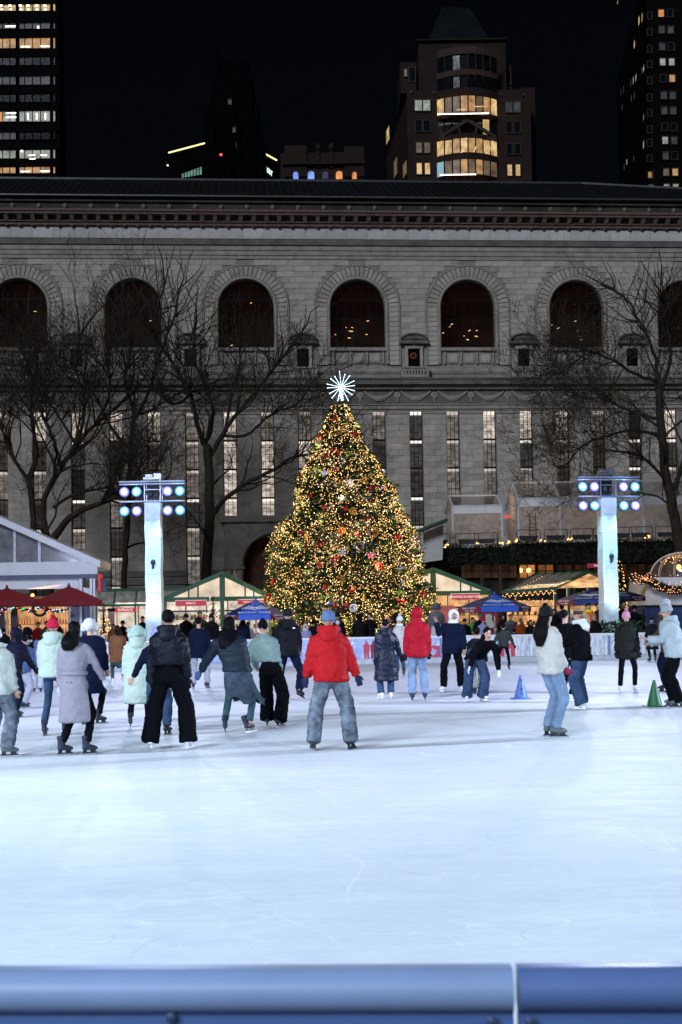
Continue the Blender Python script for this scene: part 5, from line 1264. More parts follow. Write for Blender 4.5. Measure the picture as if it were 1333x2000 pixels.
# ---- parasols
def parasol(label, px, ytop, ybot, halfpx, Y, cols, n=6, text=None, rz=0.0, band=None, group=None, sides=True):
    T = at(px, ytop, Y); E_ = at(px, ybot, Y); Rr = halfpx * Y / FPX; t = thing('parasol', label, 'parasol', (T.x, Y, 0), rz, group)
    zt, zb = T.z, E_.z
    for i in range(n):
        a0, a1 = 2 * math.pi * (i - .5) / n - math.pi / 2, 2 * math.pi * (i + .5) / n - math.pi / 2; m_ = MB(); g_ = 5
        def pt(u, a0=a0, a1=a1):
            def f(s):
                r_ = Rr * u; p0 = Vector((math.cos(a0), math.sin(a0), 0)) * r_; p1 = Vector((math.cos(a1), math.sin(a1), 0)) * r_
                q = p0.lerp(p1, s); q.z = zb + (zt - zb) * (1 - u) + .05 * (1 - u) * u * 4 * .6 - .03 * math.sin(math.pi * s) * u; return q
            return f
        us = [0.02, .25, .5, .75, 1.0]; ss = [0, .25, .5, .75, 1]
        for ua, ub in zip(us[:-1], us[1:]):
            for sa, sb_ in zip(ss[:-1], ss[1:]): m_.poly([pt(ua)(sa), pt(ub)(sa), pt(ub)(sb_), pt(ua)(sb_)])
        m_.build('canopy_panel', cols[i % len(cols)], t, True, 60)
        v0, v1 = pt(1.0)(0), pt(1.0)(1); d = Vector((0, 0, -.16))
        vm = band if (band and i in (1, 2, 4, 5)) else cols[i % len(cols)]
        vo = MB().poly([v0 + Vector((0, 0, .002)), v1 + Vector((0, 0, .002)), v1 + d * 1.25, v0 + d * 1.25]).build('valance', vm, t)
        if band and sides and i in (1, 5):
            mid = (v0 + v1) / 2; dd = v1 - v0; TEXT('valance_lettering', 'BANK OF AMERICA\nWinter Village', M('print_white', (.75, .75, .78), .6), .10, vo, (mid.x * 1.012, mid.y * 1.012 - .01, zb - .09), (math.pi / 2, 0, math.atan2(dd.y, dd.x)), .003)
        if text and i == 0:
            sl = math.atan2(zt - zb, Rr * math.cos(math.pi / n)); c_ = pt(.86)(.5)
            TEXT('canopy_lettering', text, M('print_white', (.75, .75, .78), .6), .2, t, (c_.x, c_.y - .03, c_.z + .02), (sl, 0, 0), .004)
            em = MB(); c2 = pt(.66)(.5)
            for s in (-1, 1):
                for k in range(4): em.bar((s * .05, k * .05, 0), (s * (.52 - .08 * k), .06 + k * .075, 0), .035, .006)
            em.torus((0, .05, 0), .09, .018, 12, 4)
            em.build('canopy_emblem', M('print_white', (.75, .75, .78), .6), t, loc=(c2.x, c2.y - .03, c2.z + .02), rot=(sl, 0, 0))
        if band:                                    # scattered white flakes printed on the blue panels
            fl = MB(); rr_ = random.Random(i + int(px))
            for k in range(7):
                q = pt(rr_.uniform(.2, .7))(rr_.uniform(.1, .9)); sl = math.atan2(zt - zb, Rr); nrm = Vector((q.x, q.y, 0)).normalized()
                q = q + nrm * .03 + Vector((0, 0, .03)); w_ = rr_.uniform(.02, .05); tv = Vector((-nrm.y, nrm.x, 0)); dv = (Vector((0, 0, 1)) * math.sin(sl) - nrm * math.cos(sl))
                fl.poly([q - tv * w_ - dv * .015, q + tv * w_ - dv * .015, q + tv * w_ + dv * .02, q - tv * w_ + dv * .02])
            tag(fl.build('flake_print', M('print_white', (.75, .75, .78), .6), t, fix=False), kind='stuff')
        MB().bar((0, 0, zt - .1), pt(.98)(0) - Vector((0, 0, .03)), .025).build('rib', gear, t)
    MB().tube([(0, 0, 0), (0, 0, zt)], .03, 8).build('pole', M('pole_grey', (.45, .46, .48), .4, .5), t, True, 40)
    MB().lathe([(.0, zt - .02), (.07, zt - .02), (.05, zt + .05), (.02, zt + .12), (.0, zt + .13)], seg=10).build('finial', cols[0], t, True)
    MB().lathe([(.3, 0), (.3, .06), (.06, .1), (.05, .3)], seg=14).build('foot', gear, t, True, 40)
    return t
redc = M('parasol_red_canvas', (.20, .012, .016), .7, var=.15, scale=2, bump=.15, bscale=6); navy = M('parasol_navy_canvas', (.012, .03, .14), .6, var=.15); royal = M('parasol_royal_canvas', (.03, .11, .55), .6, var=.15); burg = M('parasol_burgundy_band', (.22, .012, .05), .6)
parasol('dark red parasol at the left edge in front of the marquee bar', 14, 1148, 1175, 66, 53, [redc], 4, rz=math.radians(40), group='red parasols')
parasol('dark red parasol in front of the marquee bar, right one of two', 135, 1145, 1174, 66, 52.5, [redc], 4, rz=math.radians(42), group='red parasols')
GP = 'blue parasols with white lettering'
parasol('blue parasol reading BRYANT PARK left of the Christmas tree', 500, 1172, 1201, 62, 53.5, [royal, navy, navy], 6, 'BRYANT PARK', band=burg, group=GP)
parasol('blue parasol reading BRYANT PARK in front of the Christmas kiosk', 966, 1161, 1186, 72, 54.5, [royal, navy, navy], 6, 'BRYANT PARK', band=burg, group=GP, rz=.05)
parasol('dark blue parasol just left of the right light tower', 1152, 1152, 1172, 66, 58, [navy], 6, 'BRYANT PARK', band=burg, group=GP, rz=-.15)
parasol('dark blue parasol just right of the right light tower', 1206, 1151, 1166, 54, 61, [navy], 6, 'BRYANT PARK', band=burg, group=GP, rz=-.3)
# ---- marquee tent on the left
YM = 56.0; mq = thing('marquee', 'large white frame marquee with gabled end and bar at the left', 'tent', (0, 0, 0))
tent = M('marquee_white_vinyl', (.66, .68, .72), .5, var=.12, scale=.8, bump=.25, bscale=1.5); slateb = M('marquee_grey_blue_panel', (.10, .12, .20), .6, var=.15); frm = M('marquee_frame', (.40, .42, .46), .4, .5)
a, ev, b1, b2 = at(0, 1022, YM), at(195, 1108, YM), at(197, 1125, YM), at(197, 1215, YM); sl = (a.z - ev.z) / (ev.x - a.x); xr = ev.x; xa = xr - 9.5; za = ev.z + 9.5 * sl
MB().prism([(xr + .05, YM - .35, ev.z - .02), (xa, YM - .35, za), (xa, YM - .35, za + .28), (xr + .1, YM - .35, ev.z + .25)], (0, 2.6, 0)).build('roof', tent, mq)
xl = xa - 9.5; MB().prism([(xl, YM - .35, ev.z), (xa, YM - .35, za), (xa, YM - .35, za + .28), (xl, YM - .35, ev.z + .25)], (0, 2.6, 0)).build('roof', tent, mq)
zb_ = at(100, 1123, YM).z; zc = at(100, 1098, YM).z
MB().span((xl, YM - .3, zb_), (xr - .05, YM - .1, zc)).build('gable_beam', tent, mq)
MB().span((xl, YM - .26, zb_ - .16), (xr - .05, YM - .14, zb_)).build('gutter_rail', slateb, mq)  # slate blue rail under the gable beam
MB().prism([(xl, YM, zc), (xr - .1, YM, zc), (xa, YM, za)], (0, .03, 0)).build('gable_sheet', CLEAR('marquee_gable_sheet', (.55, .57, .6), .08, .15, .55, (.45, .46, .5)), mq)
for px in (30, 78): 
    p = at(px, 1090, YM); MB().span((p.x - .06, YM - .06, zc), (p.x + .06, YM - .005, ev.z + (xr - p.x) * sl)).build('gable_post', frm, mq, fix=False)
zh = at(100, 1150, YM).z
MB().span((xl, YM - .12, zh), (xr - .7, YM - .06, zb_ - .16)).build('fascia', tent, mq)
for px in (160, 180, 186):
    p = at(px, 1180, YM); MB().span((p.x - .05, YM - .2, 0), (p.x + .05, YM - .05, zb_ - .16)).build('leg', frm, mq, fix=False)
p0, p1 = at(137, 1180, YM).x, xr - .1
MB().span((p0, YM - .04, 0), (p1, YM, zh)).build('end_wall', tent, mq, fix=False)
MB().prism([(p0 + .03, YM - .05, 0), (p1 - .03, YM - .05, 0), (p1 - .03, YM - .05, at(180, 1172, YM).z), (p0 + .03, YM - .05, at(140, 1184, YM).z)], (0, .008, 0)).build('blue_panel', slateb, mq)
barm = EM('bar_backwall_glow', (1.0, .50, .20), .62, var=.5, scale=3.0)
for i in range(8):
    x_ = p0 - .95 * (i + 1); MB().span((x_ + .01, YM + 1.6, .9), (x_ + .94, YM + 1.65, zh - .5)).build('bar_back_panel', barm, mq, fix=False)
    bt = MB()
    for q in range(7):
        for z in (1.35, 1.75): bt.lathe([(.03, 0), (.03, .14), (.012, .19), (.012, .25)], (x_ + .1 + q * .12, YM + 1.5, z), 6)
    bt.span((x_, YM + 1.42, 1.32), (x_ + .94, YM + 1.6, 1.35)).span((x_, YM + 1.42, 1.72), (x_ + .94, YM + 1.6, 1.75)); bt.build('bottle_shelf', M('bar_bottles', (.25, .10, .03), .3, var=.6, scale=9), mq, fix=False)
    link('ceiling_slat', UNIT, mq, M('bar_timber', (.12, .05, .03), .7), (x_ + .47, YM + .8, zh - .35), None, (.9, 1.5, .08))
MB().span((p0 - 8, YM + .1, 0), (p0, YM + .5, 1.05)).build('bar_counter', M('bar_front', (.05, .05, .06), .5), mq)
for px in (29, 3): p = at(px, 1200, YM); MB().span((p.x - .14, YM - .1, 0), (p.x + .14, YM + .1, zh)).build('pillar', gear, mq, fix=False)
for px, py in ((64, 1163), (15, 1166), (118, 1168)):
    MB().ellipsoid(at(px, py, YM + .4), (.08, .08, .08), 10, 8).build('pendant_bulb', bulbw, mq, True)
lamp('bar_light', 'AREA', 120, (1, .6, .3), at(70, 1170, YM + .7), mq, 2.5, at(70, 1230, YM))
MB().span((xr + .02, YM - .5, at(195, 1155, YM).z), (xr + .1, YM + .1, at(195, 1122, YM).z)).build('red_banner', red_s, mq, fix=False)
MB().span((xr + .12, YM - .3, at(195, 1155, YM).z), (xr + .2, YM + .3, at(195, 1130, YM).z)).build('blue_banner', EM('blue_banner_face', (.05, .1, .4), .2), mq, fix=False)
pine_g = M('garland_green', (.015, .04, .015), .8, var=.5, scale=8)
def garland(name, label, pts, n, rr, bulbs, sz=.025, group=None):
    t = thing(name, label, 'garland', pts[0], group=group); o0 = Vector(pts[0]); gm = MB(); bs = [MB() for _ in bulbs]; R2 = random.Random(len(label))
    for i in range(n):
        f = i / (n - 1) * (len(pts) - 1); j = min(int(f), len(pts) - 2); c = Vector(pts[j]).lerp(Vector(pts[j + 1]), f - j) - o0
        for k in range(9):
            d = Vector((R2.gauss(0, 1), R2.gauss(0, 1), R2.gauss(0, 1))).normalized() * rr * R2.uniform(.7, 1.3); s_ = d.orthogonal().normalized() * rr * .3
            gm.poly([c - s_, c + s_, c + d])
        bs[R2.randrange(len(bs))].octa(c + Vector((R2.gauss(0, rr * .5), -rr * .8, R2.gauss(0, rr * .5))), sz)
    tag(gm.build('greenery', pine_g, t, fix=False), kind='stuff')
    for b_, m_ in zip(bs, bulbs):
        if b_.f: tag(b_.build('garland_bulbs', m_, t, fix=False), kind='stuff')
    return t
multi = [EM('bulb_red', (1, .05, .05), 3), EM('bulb_green', (.05, 1, .25), 2), EM('bulb_blue', (.2, .35, 1), 4), EM('bulb_violet', (.7, .5, 1), 3)]
garland('bar_garland', 'green garland with coloured lights across the marquee bar', [at(0, 1194, 55.6), at(30, 1186, 55.6), at(62, 1194, 55.6), at(78, 1187, 55.6), at(105, 1194, 55.6), at(135, 1192, 55.6)], 60, .12, multi, .03)
o = MB().torus((0, 0, 0), .28, .06, 22, 7, Matrix.Rotation(math.pi / 2, 3, 'X')).build('wreath', pine_g, None, True, loc=at(78, 1189, 55.5)); tag(o, 'dark round wreath hanging on the marquee bar garland', 'wreath')
# lit little fir by the arcade door
def little_fir(label, px, Y, h, r, bulbs=True, seed=3, lit=None):
    t = thing('small_fir', label, 'tree', atx(px, Y)); R2 = random.Random(seed); f = MB(); b = MB()
    for i in range(int(420 * h)):
        z = h * (1 - math.sqrt(R2.random())) * .98 + .1; a = R2.uniform(0, 6.283); rr = r * (1 - z / (h + .1)) * R2.uniform(.6, 1.05); c = Vector((rr * math.cos(a), rr * math.sin(a), z)); d = Vector((math.cos(a), math.sin(a), R2.uniform(-.4, .3))) * .16; s_ = Vector((-math.sin(a), math.cos(a), 0)) * .04
        f.poly([c - d - s_, c - d + s_, c + d])
        if bulbs and i % 5 == 0: b.octa(c + d * .6, .026)
    tag(f.build('foliage', pine_g, t, fix=False), kind='stuff'); MB().tube([(0, 0, 0), (0, 0, h * .9)], [.06, .02], 6).build('trunk', bark, t)
    if b.f: tag(b.build('fairy_lights', lit or bulbw, t, fix=False), kind='stuff')
    return t
little_fir('small lit fir beside the arcade entrance', 203, 60, 2.6, .55); little_fir('slim frosted fir in front of the MERCH kiosk', 417, 61, 3.0, .5, True, 5, EM('bulb_cream', (1, .8, .6), 2.0)); little_fir('small lit fir right of the right light tower', 1214, 66, 4.6, .45, True, 6)
little_fir('dark clipped conical bush by the steps at right', 1258, 57, 1.9, .32, False, 8)
# ---- terrace restaurant with clear-roofed tents on its roof
YG = 86.0; gr = thing('terrace_restaurant', 'dark terrace restaurant with tents on its roof at right', 'building', (0, 0, 0))
ivy = M('ivy_wall_dark', (.005, .006, .006), .8, var=.5, scale=1.2, bump=.6, bscale=6); z2 = at(1100, 1060, YG).z; z1 = at(900, 1068, YG).z
xg0, xg1, xgm = at(838, 1060, YG).x, at(1333, 1060, YG).x + 14, at(1000, 1060, YG).x
MB().span((xgm, YG, at(1100, 1100, YG).z), (xg1, YG + 12, z2)).build('parapet_wall', ivy, gr, fix=False); MB().span((xg0, YG + 1.2, at(900, 1100, YG).z), (xgm, YG + 12, z1)).build('parapet_wall', ivy, gr, fix=False)
MB().span((xg0 + .5, YG + 2.5, 0), (xg1, YG + 12, at(1100, 1100, YG).z)).build('back_wall', M('restaurant_dark_timber', (.02, .016, .014), .8, var=.5), gr, fix=False)
iv = MB(); R2 = random.Random(9)
for i in range(3600):
    x_ = R2.uniform(xg0, xg1 - 8); zt_ = z2 if x_ > xgm else z1; yb_ = YG if x_ > xgm else YG + 1.2; z_ = R2.uniform(zt_ - 1.35, zt_ + .12) if R2.random() < .8 else zt_ + R2.uniform(-.1, .22)
    c = Vector((x_, yb_ - R2.uniform(.02, .22), z_)); d = Vector((R2.gauss(0, 1), -abs(R2.gauss(0, .6)), R2.gauss(-.3, 1))).normalized() * R2.uniform(.1, .2); s_ = d.orthogonal().normalized() * .07; iv.poly([c - s_, c + s_, c + d])
tag(iv.build('ivy', M('ivy_leaf', (.010, .016, .008), .7, var=.6, scale=3, spec=.1), gr, fix=False), kind='stuff')
for i in range(13):
    px = 905 + i * 36; p = at(px, 1130, YG + 1)
    MB().span((p.x - .09, YG + .9, 0), (p.x + .09, YG + 1.1, at(1100, 1100, YG).z)).build('trellis_post', M('restaurant_timber', (.05, .028, .018), .8, var=.4), gr, fix=False)
    lit = {3: 1.0, 4: .35}.get(i, .05)
    wm = EM('restaurant_glow_%d' % int(lit * 100), (1, .36, .10), .5 * lit, var=.6, scale=1.5); q = at(px + 18, 1115, YG + 2)
    wo = MB().span((q.x - .5, YG + 2.2, q.z - .45), (q.x + .5, YG + 2.3, q.z + .45)).build('window', wm, gr, fix=False)
    MB().span((q.x - .03, YG + 2.12, q.z - .47), (q.x + .03, YG + 2.2, q.z + .47)).span((q.x - .52, YG + 2.12, q.z - .03), (q.x + .52, YG + 2.19, q.z + .03)).build('window_bar', gear, wo, fix=False)
for px, py in ((1017, 1114), (1033, 1114)): MB().ellipsoid(at(px, py, YG + 1.9), (.16, .16, .16), 8, 6).build('lantern', bulbw, gr, True)
sg = MB().span((at(1148, 1110, YG - .3).x, YG - .3, at(1148, 1109, YG).z), (at(1200, 1110, YG - .3).x, YG - .2, at(1148, 1101, YG).z)).build('sign', EM('magenta_sign', (.5, .02, .12), .45), gr, fix=False)
TEXT('sign_lettering', 'THE LODGE', white_s, .17, sg, (at(1172, 1105, YG).x, YG - .31, at(1172, 1105, YG).z), (math.pi / 2, 0, 0))
# white drape and pale awning at the terrace's left end
MB().prism([(xg0 - .6, YG + .4, z1 - 1.0), (xg0 + .9, YG + .4, z1 - .8), (xg0 + 1.0, YG + .4, z1 + 1.5), (xg0 - .2, YG + .4, z1 + 1.0)], (0, .1, 0)).build('drape', M('drape_white', (.5, .5, .5), .7, var=.2, scale=2, bump=.5, bscale=2), gr)
MB().bar((xg0 - 1.6, YG + .3, z1 + .75), (xg0 + 1.2, YG + .3, z1 + 1.75), .16, 2.0, up=(0, 1, 0)).build('awning', green, gr)
vinyl = M('tent_valance_white', (.75, .75, .76), .5, var=.1); clearv = CLEAR('clear_vinyl_roof', (.86, .86, .86), .10, .12, .10, (.55, .55, .55)); tanv = CLEAR('clear_vinyl_wall', (.8, .77, .74), .06, .15, .55, (.68, .64, .61))
draps = EM('tent_drape_glow', (1.0, .84, .74), .11, var=.45, scale=.7); tfr = M('tent_frame_white', (.60, .60, .62), .4)  # the tent's inside lighting is put into the drapes as a glow
def terrace_tent(label, x0p, x1p, ye, yr, yb, Y, dep, nb, lead=True):
    A, B_ = at(x0p, ye, Y), at(x1p, ye, Y); zr = at(x0p, yr, Y + dep * .45).z; zb = at(x0p, yb, Y).z; ze = A.z; x0, x1 = A.x, B_.x
    t = thing('clear_roof_tent', label, 'tent', (x0, Y, zb), 0, 'clear roofed tents on the restaurant terrace'); w = x1 - x0; ez, rz2 = ze - zb, zr - zb; m = dep * .5
    for i in range(nb):
        a, b = w * i / nb, w * (i + 1) / nb; tag(MB().poly([(a, 0, ez), (b, 0, ez), (b, m, rz2), (a, m, rz2)]).build('roof_sheet', clearv, t, fix=False), None)
        MB().poly([(a, m, rz2), (b, m, rz2), (b, dep, ez), (a, dep, ez)]).build('roof_sheet', clearv, t, fix=False)
        MB().poly([(a, .02, 0), (b, .02, 0), (b, .02, ez - .45), (a, .02, ez - .45)]).build('wall_sheet', tanv, t, fix=False)
        MB().span((a, dep - .3, 0), (b, dep - .25, ez)).build('back_drape', draps, t, fix=False)
        MB().span((a, -.05, ez - .5), (b - .02, .0, ez)).build('valance', vinyl, t, fix=False)
    for i in range(nb + 1):
        a = w * i / nb; MB().bar((a, -.04, ez), (a, m, rz2 + .05), .12).bar((a, m, rz2 + .05), (a, dep, ez), .12).build('rafter', tfr, t)
        MB().span((a - .07, -.08, 0), (a + .07, .06, ez - .01)).build('leg', tfr, t, fix=False)
    MB().span((0, m - .05, rz2 + .02), (w, m + .05, rz2 + .12)).span((0, -.07, ez - .02), (w, .02, ez + .08)).build('purlin', tfr, t)
    if lead:
        for x in (0, w): MB().poly([(x, 0, 0), (x, dep, 0), (x, dep, ez), (x, m, rz2), (x, 0, ez)]).build('end_sheet', tanv, t, fix=False)
    return t
terrace_tent('small clear roofed tent at the left end of the terrace', 884, 980, 989, 970, 1052, YG + 1.8, 5.5, 1)
terrace_tent('large clear roofed tent behind the right light tower', 1012, 1420, 975, 944, 1050, YG + 1.2, 6.0, 5)
lamp('tent_light', 'POINT', 90, (1, .72, .52), at(1040, 985, YG + 4), gr, .3); lamp('tent_light', 'POINT', 90, (1, .72, .52), at(1190, 985, YG + 4), gr, .3); lamp('tent_light', 'POINT', 45, (1, .72, .52), at(930, 1005, YG + 4), gr, .3)
MB().span((at(995, 1003, YG).x, YG + 2.5, at(995, 1006, YG).z), (at(1007, 1003, YG).x, YG + 2.6, at(995, 1000, YG).z)).build('exit_sign', EM('exit_sign_red', (1, .12, .1), .8), gr, fix=False)
ld = MB()
p = at(1041, 1050, YG + 1.0)
for s in (-.18, .18): ld.bar((p.x + s * 1.3, p.y, p.z), (p.x + s, p.y, p.z + 1.6), .05)
for k in range(6): ld.bar((p.x - .2, p.y, p.z + .2 + k * .24), (p.x + .2, p.y, p.z + .2 + k * .24), .04)
o = ld.build('step_ladder', M('ladder_wood', (.12, .06, .03), .7), None); tag(o, 'brown ladder standing against the large terrace tent', 'ladder')
# railing with hung planters and small lights
rail = thing('terrace_railing', 'thin black railing along the restaurant terrace edge', 'railing', (0, 0, 0)); pln_me = MB().prism([(-.62, -.14, .26), (.62, -.14, .26), (.5, -.14, -.02), (-.5, -.14, -.02)], (0, .3, 0)).mesh('planter', gear)
wh = ['first', 'second', 'third', 'fourth', 'fifth', 'sixth', 'seventh', 'eighth', 'ninth', 'tenth']
for i, (px, py) in enumerate(((857, 1058), (913, 1057), (950, 1056), (1033, 1050), (1086, 1049), (1137, 1048), (1180, 1048), (1212, 1045), (1252, 1044), (1303, 1043))):
    yy = YG + (1.1 if px < 990 else -.1); p = at(px, py, yy)
    o = link('planter_box', pln_me, None, None, (p.x, yy, p.z - .15)); tag(o, f'black trough planter on the terrace railing, {wh[i]} from the left', 'planter', 'planters on the terrace railing')
    rl = MB()
    for s in (-.75, .75): rl.tube([(p.x + s, yy - .05, p.z - .45), (p.x + s, yy - .05, p.z + .42), (p.x + s * .9, yy - .05, p.z + .5)], .025, 5)
    rl.tube([(p.x - .68, yy - .05, p.z + .5), (p.x + .68, yy - .05, p.z + .5)], .025, 5); rl.build('rail_section', gear, rail)
tl = MB()
for px, py, n_ in ((872, 1066, 3), (932, 1063, 2), (978, 1062, 4), (995, 1059, 5), (1012, 1056, 6), (1060, 1055, 4), (1115, 1053, 5), (1265, 1048, 4), (880, 1066, 2)):
    for k in range(n_): tl.octa(at(px + RNG.uniform(-6, 6), py + RNG.uniform(-3, 3), YG + (.9 if px < 990 else -.35)), .055)
tag(tl.build('terrace_lights', bulbw, rail, fix=False), kind='stuff')
# ---- dome, white pavilion wall, garland, steps at the far right
dm = thing('clear_dome', 'clear igloo dome with warm lights at the right edge', 'dome', at(1335, 1125, 70)); cz = 1.75
for k in range(6):
    a = math.pi * k / 6; MB().tube([(cz * math.cos(t_) * math.cos(a), cz * math.cos(t_) * math.sin(a), cz * .72 * math.sin(t_)) for t_ in np.linspace(0, math.pi, 15)], .025, 5).build('dome_rib', tfr, dm, fix=False)
MB().ellipsoid((0, 0, 0), (cz * .99, cz * .99, cz * .71), 20, 14).build('dome_skin', CLEAR('dome_vinyl', (.95, .93, .9), .06, .1, .10, (.7, .6, .5)), dm, True)
ds = MB()
for k in range(50): a = RNG.uniform(0, 6.28); t_ = RNG.uniform(.7, 1.5); ds.octa((1.6 * math.cos(t_) * math.cos(a), 1.6 * math.cos(t_) * math.sin(a), 1.1 * math.sin(t_)), .03)
tag(ds.build('dome_lights', bulbw, dm, fix=False), kind='stuff'); lamp('dome_lamp', 'POINT', 40, (1, .6, .3), (0, -.2, .5), dm, .2); MB().ellipsoid((-.3, -.3, .45), (.13, .13, .16), 8, 6).build('lantern', bulbw, dm, True)
YW = 64.0; wp = thing('white_pavilion', 'white pavilion wall hung with a lit garland at the right edge', 'tent', (0, 0, 0)); q0, q1, q2, q3 = at(1266, 1128, YW), at(1340, 1128, YW), at(1340, 1182, YW), at(1258, 1182, YW)
MB().prism([q3, (q2.x + 5, YW, q2.z), (q1.x + 5, YW, q1.z), q0], (0, 4, 0)).build('wall', vinyl, wp); MB().span((q3.x, YW + .2, 0), (q2.x + 5, YW + 4, q2.z - .05)).build('lower_wall', M('pavilion_blue_base', (.03, .06, .18), .6), wp)
garland('lit_garland', 'thick lit garland draped along the white pavilion', [at(1232, 1128, YW - .4), at(1252, 1133, YW - .4), at(1262, 1127, YW - .4), at(1285, 1144, YW - .4), at(1310, 1152, YW - .4), at(1345, 1150, YW - .4)], 110, .28, [EM('garland_peach_bulb', (1, .42, .20), 2.2)], .026)
st = thing('terrace_steps', 'steps with pale handrail between the light tower and the pavilion', 'steps', atx(1246, 60))
for k in range(7): link('step', UNIT, st, M('step_stone', (.25, .25, .25), .8), (-.2, .3 * k, .09 + .17 * k), None, (2.0, .32, .17))
hr = MB().tube([(.7, 0, .9), (.2, 2.1, 2.1)], .03, 6)
for k in range(9): hr.tube([(.7 - .0625 * k, .26 * k, .1 + .15 * k), (.7 - .0625 * k, .26 * k, .9 + .15 * k)], .012, 4)
hr.build('handrail', M('handrail_pale', (.5, .5, .52), .4, .4), st)
# planter of evergreen at the right tower's foot
pb_ = thing('evergreen_planter', 'low evergreen planting at the foot of the right light tower', 'planter', atx(1195, 53.3)); f = MB(); R2 = random.Random(4)
for i in range(900):
    c = Vector((R2.uniform(-1.2, 1.2), R2.uniform(-.3, .3), R2.uniform(.8, 1.55) - .1)); d = Vector((R2.gauss(0, .4), R2.gauss(0, .4), R2.uniform(0, .6))).normalized() * .16; s_ = d.orthogonal() * .25; f.poly([c - s_, c + s_, c + d])
tag(f.build('foliage', pine_g, pb_, fix=False), kind='stuff'); MB().span((-1.3, -.35, 0), (1.3, .35, .85)).build('trough', gear, pb_)
# ================================================================== people
def organic(mb, voxel, smooth=4, fold=0.0, quilt=None, name='cloth', mat=None, ridge=0.0, seed=0.0, qdir=None):
    """closed overlapping shapes -> one continuous skin, then folds / quilting pressed into it"""
    me0 = mb.mesh('tmp', None); o = bpy.data.objects.new('tmp', me0)
    r = o.modifiers.new('r', 'REMESH'); r.mode = 'VOXEL'; r.voxel_size = voxel
    if smooth:
        s = o.modifiers.new('s', 'SMOOTH'); s.iterations = smooth; s.factor = 0.5
    me = evaluated(o)
    bpy.data.objects.remove(o); bpy.data.meshes.remove(me0)
    n = len(me.vertices); co = np.empty(n * 3); me.vertices.foreach_get('co', co); co = co.reshape(-1, 3)
    nr = np.empty(n * 3); me.vertices.foreach_get('normal', nr); nr = nr.reshape(-1, 3)
    d = np.zeros(n)
    if fold or ridge:
        for i in range(n):
            x, y, z = co[i]; q = Vector((x * 5 + seed, y * 5, z * 8 + x * 3))
            a = noise.noise(q); b = noise.noise(q * 2.3 + Vector((7, seed, 3)))
            d[i] = fold * (a + .5 * b)
            if ridge:
                c = noise.noise(Vector((x * 4 + seed, y * 4 + 3, z * 13 + 2.5 * a))); d[i] += ridge * (max(0, 1 - abs(c) * 3.2) ** 1.5)
    if quilt:
        p, A = quilt; ph = np.abs(np.sin(np.pi * (co[:, 2] + .015 * np.sin(co[:, 0] * 14 + seed)) / p)); d += A * (ph ** .55 - .7)
    co += nr * d[:, None]; me.vertices.foreach_set('co', co.ravel())
    me.polygons.foreach_set('use_smooth', [True] * len(me.polygons)); me.materials.clear()
    if mat: me.materials.append(mat)
    me.name = name; me.update(); return me
def ring(c, a, b, n=18, pw=2.3, rz=0.0):
    out = []
    for j in range(n):
        t = 2 * math.pi * j / n; ct, st_ = math.cos(t), math.sin(t)
        x = a * math.copysign(abs(ct) ** (2 / pw), ct); y = b * math.copysign(abs(st_) ** (2 / pw), st_)
        out.append((c[0] + x * math.cos(rz) - y * math.sin(rz), c[1] + x * math.sin(rz) + y * math.cos(rz), c[2]))
    return out
# ---- skates and hands, made once
def boot_parts(top=9):
    b = MB()
    foot = [(-.075, .035, .03, .11), (-.05, .045, .05, .13), (0.0, .045, .055, .135), (.06, .044, .045, .125), (.12, .047, .036, .115), (.165, .038, .026, .106), (.185, .018, .012, .10)]
    b.loft([[(a * math.cos(t), y, zc + h_ * math.sin(t)) for t in [2 * math.pi * j / 12 for j in range(12)]] for y, a, h_, zc in foot])
    b.loft([ring((0, y, z), a, d, 14) for z, y, a, d in ((.10, -.02, .046, .075), (.17, -.02, .045, .066), (.22, -.025, .048, .062), (.28, -.032, .054, .066), (.315, -.035, .056, .068)) if z < top])
    b.loft([ring((0, y, .088), .04, .1, 14) if 0 else ring((0, .05, z), .038, .13, 14) for y, z in ((0, .078), (0, .098))])
    h = MB()
    h.box((0, -.045, .062), (.022, .06, .045)).box((0, .10, .062), (.022, .09, .045)).box((0, .045, .034), (.012, .27, .02))
    s = MB(); s.loft([[(x, y, z) for x in (-.0025, .0025) for z in ((.003 + dz, .03) if x < 0 else (.03, .003 + dz))] for y, dz in ((-.115, .012), (-.09, 0), (.18, 0), (.205, .006), (.22, .022))])
    l = MB()
    for k in range(6): l.bar((-.03, .055 - .014 * k, .165 + .024 * k), (.03, .05 - .014 * k, .172 + .024 * k), .007)
    return b, h, s, l
_b, _h, _s, _l = boot_parts()
BOOT = organic(_b, .014, 2, name='skate_boot'); BOOT_LOW = organic(boot_parts(.2)[0], .014, 2, name='skate_boot_low'); HOLD = _h.mesh('blade_holder'); RUN = _s.mesh('blade'); LACE = _l.mesh('laces')
white_l = M('skate_white', (.70, .72, .74), .5, var=.08); steel_b = M('blade_steel', (.55, .57, .6), .2, .9); black_l = M('skate_black', (.015, .015, .02), .4, var=.3); navy_l = M('skate_navy', (.018, .024, .05), .45, var=.2); grey_l = M('skate_grey', (.10, .12, .12), .5, var=.4, scale=9)
HOLD.materials.append(white_l); RUN.materials.append(steel_b); LACE.materials.append(white_l); BOOT.materials.append(black_l); BOOT_LOW.materials.append(black_l)
